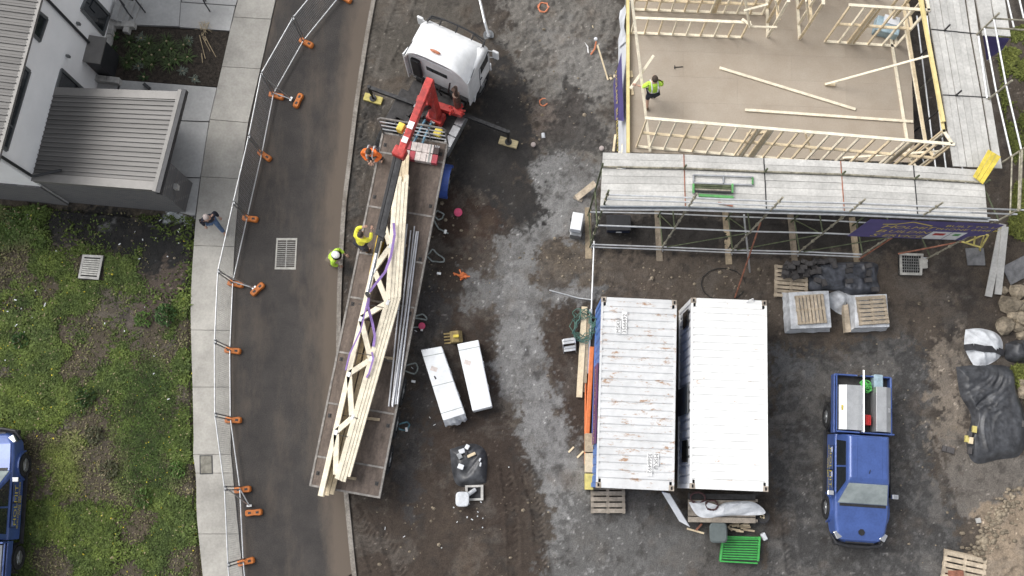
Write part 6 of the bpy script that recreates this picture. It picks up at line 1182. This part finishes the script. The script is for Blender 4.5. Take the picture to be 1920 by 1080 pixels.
coil(1019, 14, .19, 2, .022, 'conduit_orange', 'orange conduit coil at the top edge of the clay'); coil(1019, 192, .14, 2, .02, 'conduit_orange', 'small orange conduit coil in the grey clay'); coil(1094, 612, .34, 7, .016, 'hose_green', 'tangled green garden hose beside the rusty container', .2, 1.3, .45, 'garden_hose', 'hose'); coil(1084, 588, .2, 1, .016, 'hose_green', 'single loop of green hose above the tangle', .1, .8, .1, 'garden_hose', 'hose'); coil(1356, 533, .78, 1, .016, 'cable_black', 'wide loop of black cable lying below the scaffold', .03, .75, .02, 'cable_loop', 'cable')
# service stake and timber pegs
t = thing('marker_stake', 'leaning timber stake with taped conduit in the grey clay', 'stake', XY(P(1122, 95))); MB().beam(P(1120, 84, .5), P(1140, 150, .08), .05, .05).build('stake', 'pine', t); MB().path([P(1118, 78, .4), P(1115, 92, .2), P(1108, 102, .05)], .03, 6).build('conduit', 'conduit_orange', t); MB().ball(P(1117, 73, .45), .07, 8).build('tape', 'bag_white', t)
single(MB().beam(P(1111, 48, .03), P(1112, 61, .03), .04, .03), 'timber_peg', 'pine', 'pale timber peg lying above the marker stake', 'peg'); single(MB().path([P(1096, 79, .04), P(1102, 88, .06), P(1103, 100, .04)], .025, 6), 'pipe_offcut', 'pipe_white', 'white pipe offcut left of the marker stake', 'pipe'); single(MB().beam(P(1154, 250, .05), P(1150, 284, .3), .08, .04), 'timber_board', 'pine', 'short pale board at the corner of the house and scaffold', 'board')
for i, (a, b) in enumerate((((1150, 143), (1157, 143)), ((1143, 148), (1147, 146)))): single(MB().beam(P(*a, .05), P(*b, .05), .1, .06), 'timber_offcut', 'pine', '%s timber offcut beside the stake end' % ('larger', 'smaller')[i], 'offcut')
single(MB().path([P(1030, 544, .03), P(1060, 552, .03), P(1085, 559, .05), P(1108, 562, .1)], .022, 6), 'steel_pipe', 'galv', 'thin grey pipe lying across the pale track', 'pipe')
# lamp post behind the lorry
lp = thing('lamp_post', 'galvanised lamp post rising beside the lorry cab', 'lamp post', P(916, 66)); MB().tube(P(916, 66, 0), P(916, 66, 7.5), .085, 12, .05).build('pole', 'galv', lp); MB().tube(P(916, 66, 0), P(916, 66, .04), .2, 12).build('base_plate', 'galv_dark', lp); a = P(916, 66, 7.5); MB().path([a, a + V((-.1, .3, .2)), a + V((-.3, 1.2, .3))], .04, 8).build('arm', 'galv', lp); MB().box(a + V((-.35, 1.5, .3)), (.2, .6, .08)).build('lamp_head', 'galv_dark', lp, bevel=.02)
# air conditioner, stool, board, timber stacks left of the containers
t = thing('refrigerator', 'white appliance box standing left of the scaffold', 'appliance', XY(P(1079, 430)), R(-8)); MB().box(P(1081, 418, .55), (.38, .62, .5), rz=R(-10)).build('cabinet', 'foam_white', t, bevel=.02); MB().box(P(1081, 431, .24), (.4, .55, .46), rz=R(-10)).build('base', 'galv_dark', t, bevel=.02); MB().box(P(1073, 412, .7) + V((-.05, 0, 0)), (.04, .1, .12), rz=R(-10)).build('handle', 'black_plastic', t)
t = thing('broken_board', 'weathered board leaning on the clay left of the scaffold', 'board', XY(P(1095, 358))); MB().beam(P(1080, 372, .05), P(1116, 343, .5), .22, .03).build('board', 'pallet_wood', t); MB().beam(P(1076, 368, .06), P(1092, 376, .06), .16, .03).build('board', 'pallet_grey', t)
t = thing('step_stool', 'grey plastic step stool beside the green hose', 'stool', XY(P(1066, 645)), R(8))
for k, (z, y) in enumerate(((.42, .1), (.42, .0), (.24, -.14), (.24, -.24))): MB().box((0, y, z), (.4, .09, .03)).build('tread', 'galv', t, local=True, bevel=.01)
for s_ in (-1, 1): MB().loft([[V((s_ * x, y, z)) for y, z in ((.2, .02), (.12, .42), (-.05, .42), (-.32, .02))] for x in (.2, .225)]).build('side', 'galv', t, local=True, bevel=.01)
for i, (a, b, w_, m_, lb) in enumerate((((1096, 575), (1086, 745), .2, 'pine', 'long pale board standing out from the timber stack by the container'), ((1103, 590), (1096, 718), .14, 'pine_old', 'second board of the timber stack by the container'), ((1108, 580), (1101, 700), .1, 'scaf_tube', 'grey metal channel on the timber stack by the container'), ((1101, 640), (1096, 735), .1, 'pine_old', 'short board under the long pale board by the container'))): plank(P(*a, .13 - i * .03), P(*b, .12 - i * .03), w_, .05, m_, lb)
single(MB().beam(P(1110, 650, .08), P(1101, 818, .08), .16, .12), 'orange_conduit_bundle', 'orange_pipe', 'thick orange pipe lying against the blue container wall', 'pipe', bevel=.03); single(MB().tube(P(1098, 700, .04), P(1097, 870, .04), .03, 8), 'thin_orange_pipe', 'orange_pipe', 'thin orange pipe beside the thick one', 'pipe')
for i, (y0, y1, m_, lb) in enumerate(((813, 848, 'pine_old', 'upper timber block below the orange pipe'), (850, 886, 'pine', 'middle pale timber block below the orange pipe'), (888, 918, 'pad_yellow', 'lowest yellowish timber block at the container corner'))): single(MB().beam(P(1104, y0, .3), P(1104, y1, .3), .26, .5), 'timber_block', m_, lb, 'timber block', bevel=.01)
for i, (a, b) in enumerate((((1066, 848), (1076, 838)), ((1082, 858), (1094, 846)))): single(MB().beam(P(*a, .03), P(*b, .03), .06, .03), 'timber_offcut', 'pine', '%s timber stick on the dirt left of the containers' % ('left', 'right')[i], 'offcut')
# black rubble bag, upturned basin and plastic lid
t = thing('rubbish_bag', 'black sheet holding rubbish and offcuts on the dirt', 'rubbish', XY(P(878, 872))); radial([(843, 842), (888, 832), (912, 850), (912, 895), (905, 907), (856, 908)], .28, .07, 3, 10, 60, .55, crease=.3).build('sheet', 'black_plastic_sheet', t, smooth=True)
for (x, y, w_, l_, m_, a) in ((866, 846, .16, .2, 'bag_white', 20), (876, 838, .14, .16, 'bag_white', 60), (884, 853, .1, .3, 'pine', 25), (864, 875, .17, .2, 'bag_white', -20), (862, 855, .2, .16, 'galv_dark', 30), (900, 862, .06, .12, 'bag_white', 70), (901, 871, .06, .14, 'bag_white', 80), (874, 850, .15, .1, 'cloth_black', 10)): MB().box(P(x, y, .33), (l_, w_, .12), rz=R(a)).build('offcut', m_, t, bevel=.02)
t = thing('pit_riser', 'square white concrete pit surround with open shaft', 'pit', XY(P(890, 924))); q = [P(x, y, .14) for x, y in ((872, 910), (906, 909), (906, 938), (873, 939))]; c = sum(q, V()) / 4; ins = [p.lerp(c, .28) for p in q]
for i in range(4): MB().slab([q[i], ins[i], ins[(i + 1) % 4], q[(i + 1) % 4]], .16).build('rim', 'block_concrete', t)
MB().slab([p - V((0, 0, .1)) for p in ins][::-1], .03).build('shaft', 'cloth_black', t)
t = thing('plastic_basin', 'translucent grey plastic tub lid leaning on the pit surround', 'tub lid', XY(P(867, 936))); MB().loft([[P(867, 936, z) + V((math.copysign(abs(math.cos(a)) ** .55, math.cos(a)) * .23 * s_, math.copysign(abs(math.sin(a)) ** .55, math.sin(a)) * .25 * s_, 0)) for a in np.linspace(0, 2 * math.pi, 25)[:-1]] for z, s_ in ((.2, .9), (.36, 1), (.42, .95))]).build('lid', 'wrap_film', t, smooth=False, bevel=.02); MB().tube(P(874, 930, .3), P(891, 918, .12), .07, 8).build('neck', 'wrap_film', t)
# pallets
def pallet_parts(t, c, L, Wd, n, m_, rz, z=0.0, along=True):
    M = Matrix.Translation(V((c.x, c.y, z))) @ Matrix.Rotation(rz, 4, 'Z')
    def bx(cc, s_, nm): mb = MB().box(V(cc), s_); mb.v = [M @ v for v in mb.v]; mb.build(nm, m_, t)
    for k in range(n): bx((-L / 2 + (k + .5) * L / n, 0, .13), (L / n * .72, Wd, .022), 'slat')
    for k in (-1, 0, 1): bx((0, k * (Wd / 2 - .05), .07), (L, .09, .09), 'bearer')
    for k in range(3): bx((-L / 2 + (.05 + k * .45) * L + .02, 0, .013), (.1, Wd, .02), 'bottom_slat')
def pallet(px, py, L, Wd, n, m_, rz, label, z=0.0): t = thing('pallet', label, 'pallet', XY(P(px, py, z), z)); pallet_parts(t, P(px, py, z + .14), L, Wd, n, m_, rz, z); return t
pallet(1484, 528, 1.15, 1.15, 8, 'pallet_wood', R(86), 'bare timber pallet half covered by dark bricks'); pallet(1140, 936, .95, 1.15, 5, 'pallet_grey', R(90), 'grey timber pallet at the foot of the rusty container', .05); pallet(1809, 1066, .95, 1.4, 5, 'pallet_wood', R(78), 'pale timber pallet at the foot of the earth mound', .1)
mb = single(MB().box(P(1790, 1078, .15), (.5, .3, .25)), 'red_crate', 'scaf_rust', 'rusty red box under the pallet at the bottom edge', 'box')
def wrapped_pallet(px, quad, n, rz, label, h=.62):
    c = P(*px, h); t = thing('wrapped_pallet', label, 'wrapped pallet', XY(c), group='plastic wrapped pallets'); top = [P(x, y, h) for x, y in quad]; cc = sum(top, V()) / 4
    rings = []
    for z, s_ in ((.02, 1.12), (.12, 1.16), (h * .6, 1.06), (h, 1.02), (h + .015, .9)):
        ring = []
        for i in range(4):
            for j in range(8): p = top[i].lerp(top[(i + 1) % 4], j / 8); q = cc + (p - cc) * s_ * (1 + rng.uniform(-.03, .03) * (1 if z < h else .2)); ring.append(V((q.x, q.y, z)))
        rings.append(ring)
    MB().loft(rings).build('plastic_wrap', 'wrap_film', t, smooth=False)
    pallet_parts(t, cc, .98, 1.0, n, 'pallet_wood', rz, h + .012)
wrapped_pallet((1520, 588), [(1480, 549), (1553, 546), (1558, 613), (1484, 616)], 8, R(4), 'plastic wrapped stack topped by a pallet with upright slats'); wrapped_pallet((1632, 586), [(1603, 554), (1662, 552), (1667, 612), (1604, 614)], 7, R(94), 'plastic wrapped stack topped by a pallet with level slats')
for q, lb in (([(1582, 572), (1590, 570), (1596, 622), (1586, 623)], 'thin pallet standing against the right wrapped stack'),): single(MB().prism(PX(q, .3), .02, .3), 'pallet_edge', 'pallet_wood', lb, 'pallet')
single(radial([(1545, 555), (1570, 545), (1600, 548), (1592, 570), (1580, 590), (1560, 580), (1552, 570)], .18, .08, 8, 8, 48, .3, crease=.5), 'wrap_heap', 'wrap_film', 'crumpled clear plastic between the two wrapped stacks', 'plastic wrap', smooth=True)
# bricks under black plastic
single(radial([(1528, 500), (1560, 493), (1640, 493), (1644, 520), (1646, 548), (1600, 555), (1570, 545), (1520, 545), (1515, 520)], .36, .06, 14, 26, 144, .7, crease=.7), 'black_tarp', 'tarp_blue', 'dark plastic sheet weighed down with bricks near the wrapped stacks', 'tarp', smooth=True)
bw_ = []
SB = ((1565, 497), (1593, 498), (1628, 498), (1629, 512), (1592, 527), (1628, 525), (1535, 507), (1533, 525), (1641, 543), (1545, 530), (1592, 508))
SHEET_L = {p: 'dark brick holding down the dark plastic sheet, %s from the left in its %s half' % (ORD[i], nm) for nm, row in (('upper', sorted(p for p in SB if p[1] < 511)), ('lower', sorted(p for p in SB if p[1] >= 511))) for i, p in enumerate(row)}
for i, (x, y) in enumerate(SB): bw_.append((SHEET_L[(x, y)], x, y, .44, rng.uniform(-.3, .3) + (1.57 if i % 3 == 0 else 0)))
for i in range(26): bw_.append(('dark brick tumbled on the bare pallet, %s from the left in the %s row' % (ORD[i % 7], ('back', 'second', 'third', 'front')[i // 7]), 1475 + (i % 7) * 8.2 + rng.uniform(-3, 3), 494 + (i // 7) * 8 + rng.uniform(-3, 3), .2 + .11 * (i % 3), rng.uniform(-.6, .6)))
for i in range(6): bw_.append(('dark brick tumbled behind the dark plastic sheet, %s from the left' % ORD[i], 1528 + i * 7 + rng.uniform(-2, 2), 488 + rng.uniform(-4, 4), .12, rng.uniform(-.5, .5)))
bproto = None
for lb, x, y, z, a in bw_:
    if bproto is None: bproto = MB().box((0, 0, .055), (.24, .16, .11)).build('loose_brick', 'slate_block', bevel=.008); o = bproto
    else: o = bproto.copy(); C.objects.link(o)
    p = P(x, y, z); o.location = (p.x, p.y, z - .055); o.rotation_euler = (rng.uniform(-.15, .15), rng.uniform(-.15, .15), a); tag(o, lb, 'brick', 'loose dark bricks by the wrapped stacks')
# rocks at right
def rock(px, py, r_, label, sq=(1, 1, .7)):
    mb = MB(); p = P(px, py, 0); mb.ball((0, 0, 0), r_, 9, sq, Matrix.Rotation(rng.uniform(0, 3), 3, 'Z')); mb.v = [p + V((0, 0, r_ * .25)) + v * (1 + 1.1 * (float(fbm(np.array([v.x * 2.5 / r_ + px]), np.array([v.y * 2.5 / r_ + v.z * 3 + py]), .6, 3, 5)[0]) - .5)) for v in mb.v]; return single(mb, 'boulder', 'rock', label, 'boulder', 'boulders at the right edge', bevel=.01)
for x, y, r_, lb in ((1880, 612, .36, 'largest boulder, beside the white bag'), (1893, 572, .36, 'boulder under the grey sheet'), (1897, 592, .24, 'small boulder in the middle of the rock pile'), (1912, 598, .28, 'boulder at the very edge of the rock pile'), (1914, 575, .26, 'boulder at the upper edge of the rock pile'), (1907, 615, .22, 'small low boulder between bag and edge'), (1880, 545, .16, 'little stone at the top of the rock pile'), (1907, 546, .3, 'boulder at the top of the rock pile'), (1915, 630, .22, 'boulder just above the black bag'), (1918, 735, .22, 'stone right of the black plastic mound'), (1914, 718, .16, 'small stone right of the black plastic mound')): rock(x, y, r_, lb)
gr_ = MB()
for i in range(150):
    t_ = rng.random(); x, y = lerp(1820, 1905, t_) + rng.gauss(0, 13), lerp(1040, 925, t_) + rng.gauss(0, 13); p = P(x, y); gr_.ball(p + V((0, 0, float(terr_h(np.array([p.x]), np.array([p.y]))[0]) + .02)), rng.uniform(.03, .11), 6, (1, rng.uniform(.6, 1), .7))
tag(gr_.build('rubble', 'rock'), 'loose stones scattered around the foot of the earth mound', 'stones', kind='stuff')
gr_ = MB()
for i in range(420):
    x, y = rng.choice([(rng.uniform(1120, 1440), rng.gauss(525, 18)), (rng.uniform(700, 1030), rng.uniform(930, 1080)), (rng.uniform(960, 1150), rng.uniform(0, 280)), (rng.uniform(1640, 1800), rng.uniform(560, 1060)), (rng.uniform(800, 920), rng.uniform(380, 560)), (rng.gauss(1065, 40), rng.gauss(480, 25)), (rng.uniform(0, 350), rng.uniform(400, 700))]); p = P(x, y); r_ = abs(rng.gauss(0, .028)) + .012; gr_.ball(p + V((0, 0, float(terr_h(np.array([p.x]), np.array([p.y]))[0]) + r_ * .3)), r_, 5, (1, rng.uniform(.6, 1), .7))
tag(gr_.build('pebbles', 'rock'), 'small stones scattered over the dirt of the site', 'stones', kind='stuff')
lt = MB()
for i in range(55):
    x, y = rng.choice([(rng.uniform(80, 350), rng.uniform(395, 470)), (rng.uniform(0, 330), rng.uniform(470, 760)), (rng.uniform(700, 1000), rng.uniform(620, 1060)), (rng.uniform(0, 100), rng.uniform(540, 640)), (rng.uniform(850, 920), rng.uniform(930, 990))]); p = P(x, y); a = rng.uniform(0, 3); lt.box(p + V((0, 0, float(terr_h(np.array([p.x]), np.array([p.y]))[0]) + .05)), (rng.uniform(.03, .10), rng.uniform(.015, .04), .02), rz=a)
tag(lt.build('litter', 'bag_white'), 'small pale scraps of rubbish scattered over grass and dirt', 'litter', kind='stuff')
# bags and plastic mound at right
t = thing('bulk_bag', 'white bulk bag tied with a black strip near the boulders', 'bag', XY(P(1845, 650))); radial([(1810, 618), (1838, 616), (1868, 625), (1880, 645), (1872, 672), (1835, 690), (1822, 680), (1808, 650)], .3, .07, 21, 22, 128, .3, crease=.5).build('bag', 'bag_white', t, smooth=True); MB().ribbon([P(1808, 652, .25), P(1826, 650, .34), P(1845, 654, .38), P(1866, 655, .33), P(1882, 662, .15)], .22, .03).build('tie', 'cloth_black', t)
single(radial([(1884, 645), (1905, 638), (1940, 640), (1940, 672), (1905, 680), (1884, 672)], .4, .1, 23, 10, 60, .5, crease=.5), 'rubbish_bag', 'black_plastic_sheet', 'black rubbish bag beside the white bulk bag', 'bag', smooth=True)
single(radial([(1792, 688), (1840, 684), (1895, 690), (1905, 730), (1922, 790), (1915, 850), (1870, 862), (1828, 868), (1812, 835), (1820, 780), (1800, 740)], .34, .05, 25, 34, 176, .72, crease=.38), 'black_tarp', 'black_plastic_sheet', 'large black plastic sheet covering a mound at the right edge', 'tarp', smooth=True)
for i, (x, y, m_, z) in enumerate(((1818, 815, 'slate_block', .35), (1827, 805, 'pad_yellow', .38), (1813, 823, 'pad_yellow', .35), (1820, 826, 'pine', .36), (1818, 845, 'slate_block', .25), (1919, 795, 'slate_block', .3))): single(MB().box(P(x, y, z), (.22, .14, .1), rz=R(80)), 'weight_block', m_, '%s block weighing down the large black plastic sheet' % ('upper dark', 'upper yellow', 'lower yellow', 'pale timber', 'lower dark', 'right-hand dark')[i], 'block', bevel=.008)
for i, (x, y) in enumerate(((1770, 841), (1778, 843), (1785, 845))): single(MB().box(P(x, y, .06), (.13, .2, .1), rz=R(-15)), 'loose_brick', 'slate_block', '%s dark brick of three lying left of the large black sheet' % ('left', 'middle', 'right')[i], 'brick', bevel=.008)
single(MB().box(P(1834, 976, .1), (.16, .16, .1), rz=R(10)), 'paving_block', 'block_concrete', 'small white block among the stones by the mound', 'block', bevel=.01)
# bench, bin, crates below the white container
t = thing('work_bench', 'grey timber workbench below the white container', 'workbench', XY(P(1350, 955))); 
for k, (y0, m_) in enumerate(((931, 'chassis'), (941, 'pallet_grey'), (952, 'pallet_grey'), (963, 'pallet_grey'), (973, 'pallet_grey'))): MB().beam(P(1290, y0, .8), P(1416, y0 + 2, .8), .2, .05).build('top_board', m_, t)
for x in (1298, 1408):
    for y in (938, 975): MB().beam(P(x, y, .02), P(x + 0, y, .0) + V((0, 0, .76)), .09, .09).build('leg', 'pallet_grey', t)
single(radial([(1283, 941), (1310, 938), (1330, 950), (1352, 941), (1400, 940), (1422, 962), (1360, 965), (1305, 968)], .10, .1, 31, 20, 128, .6, .835, 1.1), 'white_sheet', 'bag_white', 'crumpled white sheet spread over the workbench', 'sheet', smooth=True)
coil(1308, 933, .25, 5, .016, 'cable_red', 'dark red cable coil at the upper left of the workbench', .92, .7, .15, 'cable_coil', 'cable'); coil(1334, 947, .2, 5, .016, 'cable_red', 'dark red cable coil on the white sheet', .98, .8, .15, 'cable_coil', 'cable')
t = thing('paint_bucket', 'black round bucket of offcuts at the right end of the workbench', 'bucket', XY(P(1430, 968))); MB().tube(P(1430, 968, .02), P(1430, 968, .5), .2, 18, .23).build('body', 'cloth_black', t); MB().tube(P(1430, 968, .49), P(1430, 968, .515), .19, 18).build('fill', 'chassis', t)
for i in range(5): MB().box(P(1427 + rng.uniform(-5, 5), 967 + rng.uniform(-6, 6), .55), (.12, .05, .06), rz=rng.uniform(0, 3)).build('offcut', 'pine', t)
t = thing('leaning_panel', 'pale insulated panel leaning at the container corner', 'panel', XY(P(1268, 955))); MB().slab([P(1241, 921, .9), P(1256, 925, .95), P(1294, 987, .5), P(1274, 976, .3)], .05).build('panel', 'wrap_white', t, bevel=.01)
t = thing('timber_frame_scrap', 'small timber T frame lying below the leaning panel', 'timber', XY(P(1303, 992))); MB().beam(P(1288, 991, .1), P(1320, 1000, .1), .06, .04).build('bar', 'pine', t); MB().beam(P(1305, 994, .1), P(1316, 982, .3), .06, .04).build('bar', 'scaf_rust', t)
t = thing('wheelie_bin', 'grey-green wheelie bin with closed lid below the workbench', 'bin', XY(P(1347, 1000))); MB().loft([[P(1347, 1000, z) + V((math.copysign(abs(math.cos(a)) ** .5, math.cos(a)) * .27 * s_, math.copysign(abs(math.sin(a)) ** .5, math.sin(a)) * .30 * s_, 0)) for a in np.linspace(0, 2 * math.pi, 25)[:-1]] for z, s_ in ((.04, .8), (.9, .97))]).build('body', 'bin_lid', t); MB().loft([[P(1347, 999, z) + V((math.copysign(abs(math.cos(a)) ** .4, math.cos(a)) * .29 * s_, math.copysign(abs(math.sin(a)) ** .4, math.sin(a)) * .32 * s_, 0)) for a in np.linspace(0, 2 * math.pi, 25)[:-1]] for z, s_ in ((.9, 1), (.95, 1), (1.0, .86))]).build('lid', 'bin_lid', t); MB().tube(P(1335, 985, .95), P(1359, 985, .95), .02, 6).build('handle', 'black_plastic', t)
t = thing('green_crate', 'bright green ribbed plastic frame stack at the bottom of the yard', 'crate', XY(P(1388, 1028)))
for k in range(9): MB().beam(P(1353, 1010 + k * 4.6, .32), P(1423, 1011 + k * 4.8, .32), .05, .06).build('rib', 'green_crate', t, bevel=.01)
for x0, x1 in ((1356, 1350), (1424, 1421)): MB().beam(P(x0, 1006, .3), P(x1, 1052, .3), .06, .16).build('end', 'green_crate', t, bevel=.01)
MB().beam(P(1355, 1006, .3), P(1425, 1008, .3), .05, .14).build('side', 'green_crate', t, bevel=.01); MB().beam(P(1350, 1052, .3), P(1420, 1056, .3), .05, .14).build('side', 'green_crate', t, bevel=.01); MB().prism(PX([(1356, 1010), (1422, 1011), (1418, 1052), (1353, 1048)]), .02, .2).build('base', 'bin_lid', t)
t = thing('firewood_heap', 'heap of timber offcuts between bin and workbench', 'offcuts', XY(P(1380, 992)))
for i in range(12): c = P(1378 + rng.uniform(-14, 18), 991 + rng.uniform(-6, 6), .1 + rng.random() * .25); MB().beam(c, c + V((rng.uniform(.15, .4), rng.gauss(0, .1), rng.gauss(0, .05))), .06, .04).build('offcut', 'pine' if i % 2 else 'pine_old', t)
single(MB().box(P(1432, 1006, .15), (.16, .25, .2), rz=R(25)), 'foam_scrap', 'bag_white', 'white scrap beside the green crate', 'scrap', bevel=.03)
single(MB().beam(P(62, 402, .08), P(62, 413, .08), .4, .1), 'paving_block', 'block_concrete', 'square grey paver in the tall weeds below the garage', 'paver', bevel=.01)
